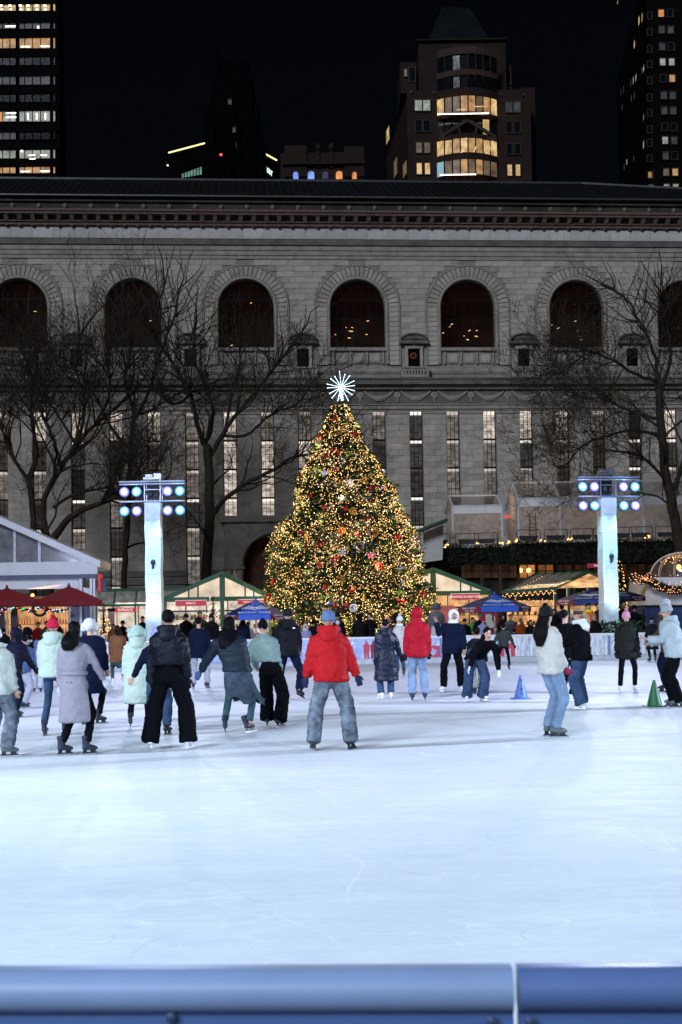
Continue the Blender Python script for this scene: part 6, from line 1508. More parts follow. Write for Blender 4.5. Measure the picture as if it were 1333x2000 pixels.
def hand_mesh(name, voxel=.007, curl=.35, mitten=False):
    """right hand hanging down: palm, four fingers of unequal length with bends, thumb off the side"""
    b = MB(); b.loft([ring((0, 0, z), a, d, 12) for z, a, d in ((.012, .026, .02), (-.02, .034, .019), (-.055, .042, .016), (-.085, .041, .014))])
    for x, L, rr in ((-.031, .062, .0088), (-.0105, .074, .0095), (.0105, .08, .0095), (.031, .07, .009)):
        z0 = -.078; pts = [(x, 0, z0)]; a = curl * .5; y = 0; z = z0
        for k in range(3): y += math.sin(a) * L / 3; z -= math.cos(a) * L / 3; pts.append((x * (1 + .05 * k), y, z)); a += curl
        b.tube(pts, [rr, rr, rr * .95, rr * .8], 8)
    b.tube([(.028, .004, -.02), (.05, .014, -.045), (.058, .024, -.07), (.058, .032, -.09)], [.014, .0125, .011, .009], 8)
    return organic(b, voxel, 1, name=name)
HAND = hand_mesh('hand'); FIST = hand_mesh('hand_closed', curl=.8)
SKIN = M('skin_light', (.52, .31, .23), .55, var=.08, scale=8); SKIN2 = M('skin_tan', (.36, .20, .13), .55, var=.08, scale=8)
eye_m = M('eye_dark', (.015, .012, .01), .2); lip_m = M('lips', (.32, .10, .09), .5)
def C(name, col, rough=.75, var=.18, scale=3.0, bump=1.0, bscale=11, spec=.08, **k): return M('cloth_' + name, col, rough, 0, var, scale, bump, bscale, spec, **k)
denim = C('blue_denim', (.035, .062, .125), .85, .45, 5.0); denim_l = C('light_denim', (.17, .245, .37), .85, .35, 5.0); denim_g = C('acid_grey_denim', (.12, .145, .18), .85, .95, 6.5); black_c = C('black', (.0045, .0045, .0065), spec=.02); navy_c = C('navy', (.006, .009, .026), spec=.03); char = C('charcoal', (.012, .013, .017), spec=.03); black_sh = C('black_shell', (.004, .005, .011), .5, spec=.14)
def person(label, px, py, top, yaw=0.0, *, lean=(0, 0), drop=0.0, feet=((-.12, 0, 0), (.12, 0, 0)), toes=(.25, -.25), ftilt=(0, 0), fpitch=(0, 0), crouch=0.0, al=(12, 4, 12), ar=(12, 4, 12), abend=(None, None),
           jacket=black_c, hem=.49, jw=1.0, pad=.035, flare=0.0, quilt=None, fold=.012, ridge=.011, belt=None, trousers=black_c, leg='straight', boots=black_l, hair=None, hairc=None, hairL=.0, hat=None, hatc=None, hood=None, hoodc=None, gloves=None, skin=SKIN,
           face=True, headturn=0.0, headtilt=(0, 0), scarf=None, skirt=None, extra=None, cap_h=.03, lod=0, group='people skating on the ice', name='person', skates=True, Y=None, smile=False, tights=None):
    g = ground(px, py) if Y is None else atx(px, Y); ztop = at(px, top, g.y).z; lift = .075 if skates else .02
    h = (ztop - lift - cap_h + drop) / 1.0; t = thing(name, label, 'person', (g.x, g.y, 0), yaw, group); k = h / 1.75; sd = px * .37
    vx = (.022, .036)[lod]; W_ = .5 * k
    pel = Vector(((feet[0][0] + feet[1][0]) / 2 * k * .6, (feet[0][1] + feet[1][1]) / 2 * k * .6, .52 * h + lift - crouch)); nk = Vector((pel.x + lean[0], pel.y + lean[1], lift + .845 * h - drop - crouch * .8)); 
    def sp(f):                                      # point of the spine at body fraction f (.52 hip .. .845 neck)
        u = (f - .52) / (.845 - .52); p = pel.lerp(nk, u) if u >= 0 else pel + Vector((0, 0, u * .325 * h)); return p
    up = (nk - pel).normalized()
    shl = {s: nk + Vector((s * .165 * k, -.01 * k, -.06 * k)) + Vector((0, 0, -s * lean[0] * .12)) for s in (-1, 1)}
    arms = {}
    for s, a, bd in ((-1, al, abend[0]), (1, ar, abend[1])):
        a = (a[0] * .8 + .5,) + tuple(a[1:])
        o_, f_, b_ = [math.radians(v) for v in a[:3]]
        d = Vector((s * math.sin(o_) * math.cos(f_), math.sin(f_), -math.cos(o_) * math.cos(f_))).normalized()
        bv = Vector(bd) if bd else Vector((-s * .25, 1, .05)); bv = (bv - d * bv.dot(d)).normalized()
        e = shl[s] + d * .165 * h; fd = (d * math.cos(b_) + bv * math.sin(b_)).normalized(); w = e + fd * .15 * h; arms[s] = (e, w, fd, bv)
    legs = {}
    for i, s in ((0, -1), (1, 1)):
        fx, fy, fz = feet[i]; ank = Vector((fx * k, fy * k, fz + lift + .09 * k)); hip = pel + Vector((s * .085 * k, 0, -.01)); d = ank - hip; L = .243 * h; D = d.length
        fw = Vector((-math.sin(toes[i]), math.cos(toes[i]), 0)); fw = (fw - d.normalized() * fw.dot(d.normalized())).normalized()
        kn = hip + d * .5 + fw * math.sqrt(max(L * L - D * D / 4, 0.0004)); legs[s] = (hip, kn, ank)
    # body: one continuous figure under the clothes
    hc = nk + Vector((headtilt[0] * .1, headtilt[1] * .1, .098 * h + .0)); hR = Matrix.Rotation(headturn, 3, 'Z') @ Matrix.Rotation(-headtilt[1], 3, 'X') @ Matrix.Rotation(headtilt[0], 3, 'Y'); b = MB(); hk = k if h > 1.5 else k * 1.12
    b.ellipsoid(hc + hR @ Vector((0, -.008, .02)) * hk, (.074 * hk, .094 * hk, .092 * hk), 14, 10, hR)
    b.ellipsoid(hc + hR @ Vector((0, .022, -.045)) * hk, (.056 * hk, .066 * hk, .072 * hk), 12, 8, hR)
    b.ellipsoid(hc + hR @ Vector((0, .094, -.015)) * hk, (.014 * hk, .02 * hk, .026 * hk), 8, 6, hR)
    for s in (-1, 1): b.ellipsoid(hc + hR @ Vector((s * .076, -.01, -.01)) * hk, (.012 * hk, .022 * hk, .032 * hk), 8, 6, hR)
    b.tube([nk - up * .06, nk + Vector((0, 0, .03)), hc + Vector((0, 0, -.03))], [.058 * k, .052 * k, .05 * k], 10)
    b.loft([ring(sp(f), a * k, d * k) for f, a, d in ((.5, .13, .09), (.6, .12, .085), (.74, .14, .09), (.82, .13, .07), (.85, .06, .05))])
    for s in (-1, 1):
        e, w, fd, bv = arms[s]; b.tube([shl[s], e, w], [.045 * k, .034 * k, .026 * k], 8); hp, kn, ak = legs[s]; b.tube([hp, kn, ak, ak - Vector((0, 0, .05))], [.06 * k, .036 * k, .024 * k, .022 * k], 8)
    body_me = organic(b, (.0155, .028)[lod], 1, name='body', mat=skin); bo = link('body', body_me, t)
    # hands: bare ones belong to the body, gloves are clothing
    for s in (-1, 1):
        e, w, fd, bv = arms[s]; z_ = -fd; x_ = bv.cross(z_).normalized(); y_ = z_.cross(x_); Mx = Matrix((x_, y_, z_)).transposed().to_4x4(); Mx = Matrix.Translation(w + fd * .012) @ Mx @ Matrix.Diagonal((s * k, k, k, 1))
        hm = (FIST if (s == -1 and len(al) > 3) or (s == 1 and len(ar) > 3) else HAND)
        if gloves:
            o = link('glove', hm, t, gloves); o.matrix_local = Mx @ Matrix.Scale(1.1, 4)
        else:
            m2 = hm.copy(); m2.transform(Mx)
            if s < 0: m2.flip_normals()
            bm = bmesh.new(); bm.from_mesh(bo.data); bm.from_mesh(m2); bm.to_mesh(bo.data); bm.free(); bpy.data.meshes.remove(m2)
            bo.data.polygons.foreach_set('use_smooth', [True] * len(bo.data.polygons))
            for p_ in bo.data.polygons: p_.material_index = 0
    if face and lod == 0:
        f = MB()
        for s in (-1, 1): f.ellipsoid(hc + hR @ Vector((s * .03, .078, .008)) * hk, (.013 * hk, .01 * hk, .008 * hk), 8, 5, hR).ellipsoid(hc + hR @ Vector((s * .031, .082, .028)) * hk, (.018 * hk, .008 * hk, .004 * hk), 8, 4, hR)
        f.build('eyes', eye_m, bo, True); MB().ellipsoid(hc + hR @ Vector((0, .086, -.055)) * hk, (.022 * hk, .008 * hk, .007 * hk), 8, 5, hR).build('mouth', lip_m, bo, True)
    # trousers / tights
    lr = {'wide': (.112, .108, .122), 'straight': (.098, .082, .080), 'slim': (.084, .062, .055), 'baggy': (.112, .105, .098)}[leg]
    if trousers:
        b = MB(); b.loft([ring(p, a * k, d * k) for p, a, d in ((pel + Vector((0, 0, .21 * k)), .135, .095), (pel + Vector((0, 0, .10 * k)), .150, .105), (pel + Vector((0, -.01 * k, .03 * k)), .170, .125), (pel + Vector((0, -.015 * k, -.06 * k)), .175, .13), (pel + Vector((0, 0, -.10 * k)), .14, .10))])
        for s in (-1, 1):
            hp, kn, ak = legs[s]; lo = .03 if leg in ('wide', 'baggy') else .10 if leg == 'slim' else .07
            bt = ak + Vector((0, -.01, (lo - .09) * k)); b.tube([hp + Vector((0, 0, .02)), hp.lerp(kn, .5), kn, kn.lerp(bt, .55), bt], [lr[0] * k, (lr[0] * .6 + lr[1] * .4) * k, lr[1] * k, (lr[1] + lr[2]) / 2 * k, lr[2] * k], 12)
        link('trousers', organic(b, (.02, .034)[lod], 3, fold=.006, ridge=.012 if leg != 'slim' else .005, name='trousers', mat=trousers, seed=sd), t)
    # jacket or coat
    b = MB(); P = pad * .82; jw = 1 + (jw - 1) * .6
    prof = [(.52, .180, .135), (.60, .165, .125), (.68, .182, .135), (.75, .186, .136), (.80, .176, .120), (.828, .135, .095), (.85, .085, .082)]
    rg = []
    if hem < .515:
        for q in np.linspace(0, 1, 5)[:-1]:
            f = hem + (.515 - hem) * q; fl = (1 - q) * flare; rg.append(ring(sp(f) + Vector((0, -.01, 0)), (.186 * jw + P + fl) * k, (.142 * jw + P * .9 + fl * .8) * k, pw=2.2))
    for f, a, d in prof:
        if f < hem: continue
        w_ = jw if f < .79 else 1; bl = -.02 if (belt and .58 < f < .62) else 0
        rg.append(ring(sp(f), (a * w_ + P + bl) * k, (d * w_ + P * .9 + bl) * k))
    b.loft(rg)
    for s in (-1, 1):
        e, w, fd, bv = arms[s]; r1, r2, r3 = (.068 + P * .5) * k, (.056 + P * .5) * k, (.042 + P * .4) * k
        b.tube([shl[s] + Vector((-s * .05 * k, 0, -.01)), shl[s] + (e - shl[s]) * .18, shl[s].lerp(e, .6), e, e.lerp(w, .5), w + fd * .005], [r1 * .9, r1, (r1 + r2) / 2, r2, (r2 + r3) / 2, r3], 12)
    if hood == 'down':
        hb = MB(); hb.tube([nk + Vector((.118 * math.cos(a), -.025 + .115 * math.sin(a), .045 - .02 * math.sin(a))) * k for a in np.linspace(.9, -math.pi - .9, 15)], [.03 * k] + [.042 * k] * 13 + [.03 * k], 8)
        hb.ellipsoid(nk + Vector((0, -.135, -.035)) * k, (.125 * k, .07 * k, .10 * k), 14, 8, Matrix.Rotation(-.25, 3, 'X')); hb.ellipsoid(nk + Vector((0, -.10, .02)) * k, (.14 * k, .075 * k, .055 * k), 14, 8)
        link('hood', organic(hb, .018, 2, fold=.006, ridge=.006, name='hood', mat=hoodc or jacket, seed=sd + 2), t)
    elif hood == 'collar': b.loft([ring(nk + Vector((0, -.005, z)), a, a * .95) for z, a in ((-.02 * k, .095 * k), (.03 * k, .088 * k), (.06 * k, .08 * k))])
    jo = link('coat' if hem < .42 else 'jacket', organic(b, vx, 4, fold=fold, ridge=ridge, quilt=quilt, name='jacket', mat=jacket, seed=sd), t)
    if belt: MB().loft([ring(sp(f), (.165 * jw + P + a) * k, (.125 * jw + P * .9 + a) * k) for f, a in ((.583, -.005), (.588, .018), (.614, .018), (.619, -.005))]).build('belt', belt, t, True)
    if hood == 'up':
        hb = MB(); hb.ellipsoid(hc + Vector((0, -.02, .012)) * k, (.112 * hk, .128 * hk, .135 * hk), 16, 12, hR); hb.loft([ring(nk + Vector((0, -.02 + .01, z)), a * k, a * 1.0 * k) for z, a in ((-.05 * k, .13), (.02 * k, .115), (.06 * k, .105))]); hb.tube([hc + hR @ Vector((x, .065, z)) * hk for x, z in ((-.08, -.09), (-.1, -.02), (-.085, .06), (0, .115), (.085, .06), (.1, -.02), (.08, -.09))], .026 * hk, 8)
        ho = organic(hb, .02, 3, fold=.006, ridge=.004, name='hood', mat=hoodc or jacket, seed=sd + 3); link('hood', ho, t)
        fh = MB(); fh.ellipsoid(hc + hR @ Vector((0, .062, -.012)) * hk, (.066 * hk, .075 * hk, .092 * hk), 14, 10, hR); fo = link('face', organic(fh, .012, 2, name='face', mat=skin), bo)
        f = MB(); c_ = hc + hR @ Vector((0, .055, 0)) * hk
        for s in (-1, 1): f.ellipsoid(c_ + hR @ Vector((s * .028, .074, .012)) * hk, (.013 * hk, .012 * hk, .009 * hk), 8, 5, hR)
        f.ellipsoid(c_ + hR @ Vector((0, .078, -.05)) * hk, (.022 * hk, .01 * hk, .008 * hk), 8, 5, hR); f.build('eyes', eye_m, bo, True)
    hairc = hairc or C('hair_black', (.004, .0035, .004), .55, .3, 8, spec=.06)
    if hair:
        b = MB(); b.ellipsoid(hc + hR @ Vector((0, -.022, .036)) * hk, (.084 * hk, .094 * hk, .092 * hk), 14, 10, hR)
        if hair == 'long':
            n0 = hc + hR @ Vector((0, -.045, -.01)) * hk; rgs = []
            for q in np.linspace(0, 1, 7):
                c_ = n0 + Vector((hairL[1] * q if isinstance(hairL, tuple) else 0, -.055 * math.sin(min(1, q * 1.6) * 1.57) - .05 * q, -(hairL[0] if isinstance(hairL, tuple) else hairL) * q)); rgs.append(ring(c_, (.084 + .04 * math.sin(q * 2.6)) * k * (1 - .45 * max(0, q - .7) / .3), (.055 + .012 * math.sin(q * 3)) * k * (1 - .6 * max(0, q - .7) / .3)))
            b.loft(rgs)
        if hair == 'pony': b.tube([hc + Vector((0, -.09, .03)) * hk, hc + Vector((.02, -.15, -.02)) * hk, hc + Vector((.05, -.15, -.2)) * hk, hc + Vector((.06, -.14, -.42)) * hk], [.035, .05, .055, .02], 10)
        if hair == 'bun': b.ellipsoid(hc + Vector((0, -.06, .11)) * hk, (.045 * hk, .045 * hk, .04 * hk), 10, 8)
        link('hair', organic(b, .015, 2, fold=.011, ridge=.009, name='hair', mat=hairc, seed=sd), t)
    if hat in ('beanie', 'pom'):
        b = MB(); b.loft([[tuple(hc + hR @ (Vector((a * math.cos(u), a * 1.12 * math.sin(u) - .012, z)) * hk)) for u in [2 * math.pi * j / 18 for j in range(18)]] for z, a in ((.0, .088), (.012, .095), (.045, .097), (.052, .091), (.085, .088), (.115, .07), (.135, .042), (.142, .012))])
        hm = b.mesh('hat', hatc, True); ho = link('hat', hm, t)
        cf = MB(); cf.loft([[tuple(hc + hR @ (Vector((a * math.cos(u), a * 1.12 * math.sin(u) - .012, z)) * hk)) for u in [2 * math.pi * j / 18 for j in range(18)]] for z, a in ((-.012, .090), (.0, .099), (.035, .101), (.046, .093))]); cf.build('cuff', hatc, ho, True)
        if hat == 'pom':
            R3 = random.Random(px); pm = MB(); c_ = hc + hR @ Vector((0, -.01, .172)) * hk
            for q in range(120):
                d = Vector((R3.gauss(0, 1), R3.gauss(0, 1), R3.gauss(0, 1))).normalized(); s_ = d.orthogonal() * .012; pm.poly([c_ - s_, c_ + s_, c_ + d * .052 * hk])
            pm.ellipsoid(c_, (.04 * hk,) * 3, 8, 6); pm.build('pompom', hatc, ho, fix=False)
    elif hat == 'furhood':
        b = MB(); b.ellipsoid(hc + Vector((0, -.015, .02)) * hk, (.11 * hk, .12 * hk, .12 * hk), 14, 10); b.ellipsoid(hc + Vector((-.11, 0, -.02)) * hk, (.05 * hk, .06 * hk, .08 * hk), 10, 8); b.ellipsoid(hc + Vector((.11, 0, -.02)) * hk, (.05 * hk, .06 * hk, .08 * hk), 10, 8); link('fur_hat', organic(b, .016, 1, fold=.012, ridge=.01, name='fur_hat', mat=hatc, seed=sd), t)
    elif hat == 'muffs':
        b = MB().tube([hc + hR @ Vector((.105 * math.cos(a), -.0, .015 + .118 * math.sin(a))) * hk for a in np.linspace(-.1, math.pi + .1, 13)], .014, 6)
        for s in (-1, 1): b.ellipsoid(hc + hR @ Vector((s * .105, 0, -.01)) * hk, (.035 * hk, .05 * hk, .055 * hk), 10, 8)
        link('earmuffs', organic(b, .012, 1, fold=.006, name='earmuffs', mat=hatc), t)
    elif hat == 'band': MB().loft([[tuple(hc + hR @ (Vector((a * math.cos(u), a * 1.12 * math.sin(u) - .015, z)) * hk)) for u in [2 * math.pi * j / 18 for j in range(18)]] for z, a in ((.01, .088), (.02, .096), (.06, .096), (.07, .088))]).build('headband', hatc, t, True)
    if scarf: 
        b = MB(); b.torus(nk + Vector((0, 0, .035)) * k, .075 * k, .04 * k, 16, 8); b.torus(nk + Vector((0, .01, .0)) * k, .085 * k, .042 * k, 16, 8, Matrix.Rotation(.2, 3, 'X')); link('scarf', organic(b, .016, 2, fold=.008, name='scarf', mat=scarf), t)
    if skirt:
        sm, z0, z1, w0, w1, off = skirt; rg = []
        for q in np.linspace(0, 1, 9): 
            z = (z0 + (z1 - z0) * q) * h + lift; c = Vector((pel.x + off * q * q, pel.y - .02, z)); rr_ = ring(c, (w0 + (w1 - w0) * q) * k, (w0 + (w1 - w0) * q) * k * .75, 28)
            rg.append([(x + .012 * math.sin(j * 1.7) * q * 2, y + .02 * math.cos(j * 2.1) * q, zz + (.05 * math.sin(j * 1.1) * q if q == 1 else 0) - off * .25 * q * ((x - c.x) / max(w1, .01))) for j, (x, y, zz) in enumerate(rr_)])
        so = MB().loft(rg, False).build('skirt', sm, t, True); 
    # skates
    for i, s in ((0, -1), (1, 1)):
        fx, fy, fz = feet[i]; Mx = Matrix.Translation((fx * k, fy * k, fz)) @ Matrix.Rotation(toes[i], 4, 'Z') @ Matrix.Rotation(ftilt[i], 4, 'Y') @ Matrix.Rotation(fpitch[i], 4, 'X') @ Matrix.Scale(k * (.86 if leg == 'slim' else .95), 4)
        if skates:
            o = link('skate', BOOT if leg == 'slim' else BOOT_LOW, t, boots); o.matrix_local = Mx; link('blade_holder', HOLD, o, black_l if boots is not white_l else white_l); link('blade', RUN, o)
            if lod == 0 and leg == 'slim': link('laces', LACE, o)
        else:
            o = link('shoe', BOOT, t, boots); o.matrix_local = Matrix.Translation((0, 0, -.075 * k)) @ Mx
    if extra: extra(t, dict(nk=nk, hc=hc, sp=sp, k=k, h=h, pel=pel, arms=arms, jacket=jo))
    return t
# ---- the skaters, from the nearest to the farthest
rad = math.radians
red_c = C('red_shell', (.40, .010, .014), .6, .08); red_d = C('deep_red_shell', (.33, .006, .018), .55, .08); grey_w = C('grey_lilac_wool', (.25, .235, .285), .9, .12, 9, .4); mint = C('pale_mint_nylon', (.42, .52, .46), .5, .06); mintw = C('off_white_nylon', (.46, .50, .47), .5, .06); sage = C('sage_nylon', (.20, .29, .28), .5, .1); teal_p = C('dark_teal_nylon', (.012, .020, .034), .5, .12, spec=.15); brown_c = C('brown_suede', (.17, .075, .035), .85, .35, 4); white_f = C('white_fleece', (.52, .50, .47), .95, .1, 20, .8, 90); olive = C('olive', (.030, .038, .030), .7); parka = C('black_green_parka', (.010, .011, .0095), .65, .2); fleece_g = C('pale_grey_fleece', (.36, .42, .46), .8, .15, 6)
blue_k = C('slate_blue_knit', (.11, .17, .32), .9, .2, 30, .6, 120); grey_k = C('grey_knit', (.30, .33, .36), .9, .2, 30, .6, 120); pink_k = C('pink_knit', (.50, .22, .30), .9, .25, 30, .6, 120); red_k = C('red_knit', (.55, .02, .06), .9, .25, 30, .6, 120); white_k = C('white_knit', (.70, .72, .74), .9, .15, 30, .6, 120); lilac_k = C('lilac_knit', (.28, .26, .52), .9, .15, 30, .6); mint_k = C('mint_fur', (.42, .58, .52), .95, .3, 25, .8, 120); black_k = C('black_knit', (.012, .012, .014), .9, .2, 30, .6)
glove_n = C('navy_glove', (.02, .025, .06)); glove_w = C('white_glove', (.62, .66, .72)); glove_b = C('black_glove', (.012, .012, .014)); glove_p = C('crimson_glove', (.30, .03, .08))
blond = C('hair_blond', (.32, .20, .13), .5, .3, 9); hair_br = C('hair_dark_brown', (.014, .008, .006), .55, .3, 8, spec=.08); hair_bk = C('hair_black', (.004, .0035, .004), .55, .3, 8, spec=.06)
def extra_logo(t, c):
    p = c['sp'](.79); MB().box((p.x + .13, p.y - .150, p.z + .015), (.05, .006, .025)).build('logo', M('print_white', (.75, .75, .78), .6), c['jacket'])
def extra_ess(t, c):
    p = c['sp'](.775); TEXT('back_lettering', 'ESSENTIALS', M('print_white', (.75, .75, .78), .6), .085, c['jacket'], (p.x, p.y - .172, p.z + .02), (rad(90), 0, 0), .012); TEXT('back_lettering', 'FEAR OF GOD', M('print_white', (.75, .75, .78), .6), .045, c['jacket'], (p.x, p.y - .172, p.z - .05), (rad(90), 0, 0), .012)
person('person in bright red jacket, blue beanie and grey patterned jeans, arms held out', 648, 1465, 1192, 0, feet=((-.24, 0, 0), (.26, .03, 0)), toes=(.3, -.4), ftilt=(.05, -.2), al=(20, 2, 14), ar=(27, 2, 8), lean=(-.02, .04), jacket=red_c, hem=.475, jw=1.12, pad=.05, ridge=.016, fold=.014, hood='down', trousers=denim_g, leg='baggy', hat='beanie', hatc=blue_k, scarf=grey_k, gloves=glove_n, boots=black_l)
person('tall person in black hooded jacket and wide black trousers, back turned', 334, 1465, 1190, 0, feet=((-.27, 0, 0), (.24, -.02, 0)), toes=(.35, -.4), al=(9, 6, 10), ar=(9, 2, 10), jacket=black_sh, hem=.535, jw=1.15, pad=.055, fold=.012, ridge=.016, hood='down', trousers=black_c, leg='wide', hair='short', gloves=glove_b, boots=white_l)
person('person in long belted grey wool coat with shoulder length black hair', 147, 1475, 1212, 0, feet=((-.17, 0, 0), (.17, .02, 0)), toes=(-.9, -.9), al=(7, 4, 8), ar=(32, 12, 18), jacket=grey_w, hem=.215, flare=.03, pad=.005, belt=grey_w, fold=.009, trousers=black_c, leg='slim', hair='long', hairL=(.24, -.05), gloves=glove_w, boots=navy_l, headtilt=(.04, 0))
person('person in off white padded jacket and grey sweatpants cut by the left edge', -8, 1478, 1225, -.2, feet=((-.14, 0, 0), (.2, -.05, 0)), toes=(-.5, -.9), al=(8, 10, 30), ar=(13, 5, 12), jacket=mintw, hem=.46, jw=1.1, pad=.06, quilt=(.13, .016), hood='down', trousers=denim_g, leg='baggy', hat='pom', hatc=white_k, boots=grey_l)
person('person in navy hooded coat leaning forward behind the left edge skater', 22, 1402, 1222, -.5, feet=((-.08, .1, 0), (.16, -.05, 0)), toes=(-.6, -.7), lean=(-.04, .16), al=(10, 0, 5), ar=(24, 10, 20), jacket=C('deep_navy_shell', (.006, .007, .018), .5), hem=.46, jw=1.1, pad=.045, ridge=.01, hood='up', trousers=navy_c, leg='straight', gloves=glove_b, boots=navy_l, cap_h=.06)
person('person in mint hooded jacket, red pompom hat and blue jeans', 103, 1437, 1209, -.1, feet=((-.13, 0, 0), (.18, .1, 0)), toes=(.05, -.2), al=(10, 8, 25), ar=(10, 20, 60), jacket=mint, hem=.485, jw=1.1, pad=.05, ridge=.014, hood='down', trousers=denim, leg='slim', hat='pom', hatc=red_k, boots=navy_l)
person('person in dark quilted coat with white fluffy hat, hidden behind the grey coat', 176, 1415, 1208, .1, feet=((-.1, 0, 0), (.16, .05, 0)), toes=(-.5, -.9), al=(8, 4, 8), ar=(15, 4, 12), jacket=navy_c, hem=.27, flare=.05, pad=.05, quilt=(.12, .012), trousers=black_c, leg='slim', hat='furhood', hatc=C('white_fur', (.72, .72, .74), .95, .2, 40, .9, 150), boots=black_l)
person('person in long mint padded coat with furry mint hat, back turned', 266, 1420, 1222, .05, feet=((-.1, 0, 0), (.22, .12, 0)), toes=(.05, -.1), al=(10, 2, 8), ar=(12, 2, 8), jacket=mint, hem=.20, flare=.04, jw=1.1, pad=.055, quilt=(.21, .016), hood='down', trousers=black_c, leg='slim', hat='furhood', hatc=mint_k, boots=black_l)
person('person in lilac beanie and navy jacket, mostly hidden by the tall one in black', 306, 1437, 1226, .15, feet=((-.06, 0, 0), (.18, .05, 0)), toes=(.3, -.5), al=(35, 0, 5), ar=(12, 2, 8), jacket=navy_c, hem=.48, pad=.03, trousers=denim, leg='straight', hat='beanie', hatc=lilac_k, boots=black_l)
person('long haired person in dark padded jacket and ragged denim skirt, arm held out left', 468, 1430, 1198, -.05, lean=(-.12, .05), drop=.03, feet=((-.22, 0, 0), (.17, -.05, 0)), toes=(.1, -.5), ftilt=(0, -.35), crouch=.05, al=(40, 4, 4), ar=(14, 8, 12), jacket=teal_p, hem=.52, jw=1.12, pad=.05, quilt=(.14, .012), ridge=.012, hood='down', hoodc=black_c, trousers=C('teal_tights', (.05, .10, .13), .8), leg='slim', hair='long', hairL=(.42, -.03), boots=navy_l, gloves=C('blue_glove', (.05, .08, .2)), skirt=(C('washed_denim_skirt', (.045, .065, .095), .85, .6, 7), .53, .235, .19, .27, .13))
person('person in sage green padded jacket and wide black trousers, leaning left', 522, 1420, 1205, -.2, lean=(-.13, .10), drop=.02, feet=((-.02, .1, 0), (.24, -.05, 0)), toes=(.2, -.3), ftilt=(0, -.3), crouch=.04, al=(10, 20, 30), ar=(14, -4, 10), jacket=sage, hem=.535, jw=1.1, pad=.05, quilt=(.10, .010), ridge=.014, hood='collar', trousers=black_c, leg='wide', hair='bun', boots=navy_l)
person('person in black jacket with small white shoulder logo, one leg kicked back', 563, 1368, 1190, 0, feet=((-.18, .1, 0), (.24, -.25, .10)), toes=(.35, -.5), ftilt=(.1, -.3), fpitch=(0, -.4), lean=(0, .06), al=(12, 10, 30), ar=(12, 10, 30), jacket=C('black_matte_shell', (.0055, .006, .009), .55, spec=.06), hem=.47, jw=1.1, pad=.05, ridge=.014, hood='down', trousers=navy_c, leg='straight', hat='beanie', hatc=char, scarf=char, boots=black_l, extra=extra_logo)
person('person in long navy padded coat holding hands with the red hooded skater', 756, 1366, 1208, .1, feet=((-.13, 0, 0), (.1, .0, 0)), toes=(.3, -.15), al=(8, 2, 6), ar=(26, 4, 10), jacket=C('navy_satin', (.007, .011, .026), .4, spec=.22), hem=.20, flare=.08, jw=1.0, pad=.035, ridge=.016, quilt=(.16, .008), hood='down', trousers=denim, leg='straight', hair='short', gloves=glove_b, boots=white_l)
person('tall person in deep red hooded jacket with hood up and blue jeans', 817, 1369, 1183, 0, feet=((-.11, 0, 0), (.14, 0, 0)), toes=(.1, -.1), al=(10, 4, 10), ar=(9, 6, 14), jacket=red_d, hem=.455, jw=1.08, pad=.04, ridge=.013, hood='up', trousers=denim_l, leg='straight', gloves=glove_b, boots=black_l, cap_h=.07)
person('person in white pompom hat and pale coat behind the red hooded skater', 782, 1322, 1203, .6, feet=((-.1, 0, 0), (.14, 0, 0)), toes=(-.6, -.6), jacket=C('cream_coat', (.48, .46, .44), .85), hem=.36, pad=.03, trousers=denim, leg='slim', hat='pom', hatc=white_k, scarf=white_k, boots=navy_l)
person('person in navy jacket with white hood up, turned towards the camera with arm raised', 887, 1353, 1188, rad(175), feet=((-.16, 0, 0), (.22, 0, 0)), toes=(.3, -.5), lean=(-.03, .03), al=(10, 6, 18), ar=(50, 35, 110), abend=(None, (.9, 1.0, .4)), jacket=navy_c, hem=.455, jw=1.1, pad=.05, quilt=(.085, .008), hood='up', hoodc=C('white_hood', (.68, .70, .72), .8), trousers=black_c, leg='straight', skin=SKIN2, boots=white_l, cap_h=.06, headturn=.35)
person('person in black jacket and blue jeans bending forward with long dark hair', 930, 1371, 1222, rad(195), lean=(-.16, .30), drop=.18, feet=((-.16, 0, 0), (.20, 0, 0)), toes=(.35, -.4), crouch=.03, al=(12, 2, 8), ar=(34, -6, 8), abend=((0, .2, -1), (0, .2, -1)), jacket=black_c, hem=.50, jw=1.05, pad=.04, ridge=.012, trousers=denim, leg='wide', hair='long', hairL=(.36, .05), gloves=glove_w, boots=white_l, headtilt=(.1, .35))
person('person in patterned black and white trousers behind the bending skater', 934, 1356, 1225, 0, feet=((-.08, 0, 0), (.08, 0, 0)), lean=(0, .1), drop=.1, jacket=char, hem=.5, trousers=C('camo_trousers', (.22, .22, .21), .8, 1.0, 14), leg='straight', hair='short', boots=black_l)
person('distant skater in olive jacket with both arms spread', 985, 1311, 1217, .05, feet=((-.20, 0, .03), (.22, 0, .03)), toes=(.3, -.3), ftilt=(.15, -.2), al=(33, 4, 6), ar=(33, 4, 6), jacket=olive, hem=.50, jw=1.02, pad=.03, hood='collar', trousers=black_c, leg='slim', hair='short', gloves=glove_b, boots=navy_l)
person('person in white fleece jacket and light blue jeans with long black hair, facing right', 1078, 1440, 1184, rad(-52), feet=((-.10, .06, 0), (.13, -.06, 0)), toes=(-.35, -.6), lean=(.0, -.06), al=(3, 22, 25, 1), ar=(4, 10, 22, 1), jacket=white_f, hem=.47, jw=.9, pad=.035, fold=.012, ridge=.014, trousers=denim_l, leg='straight', hair='long', hairL=(.40, 0), hat='beanie', hatc=black_k, gloves=glove_p, boots=grey_l)
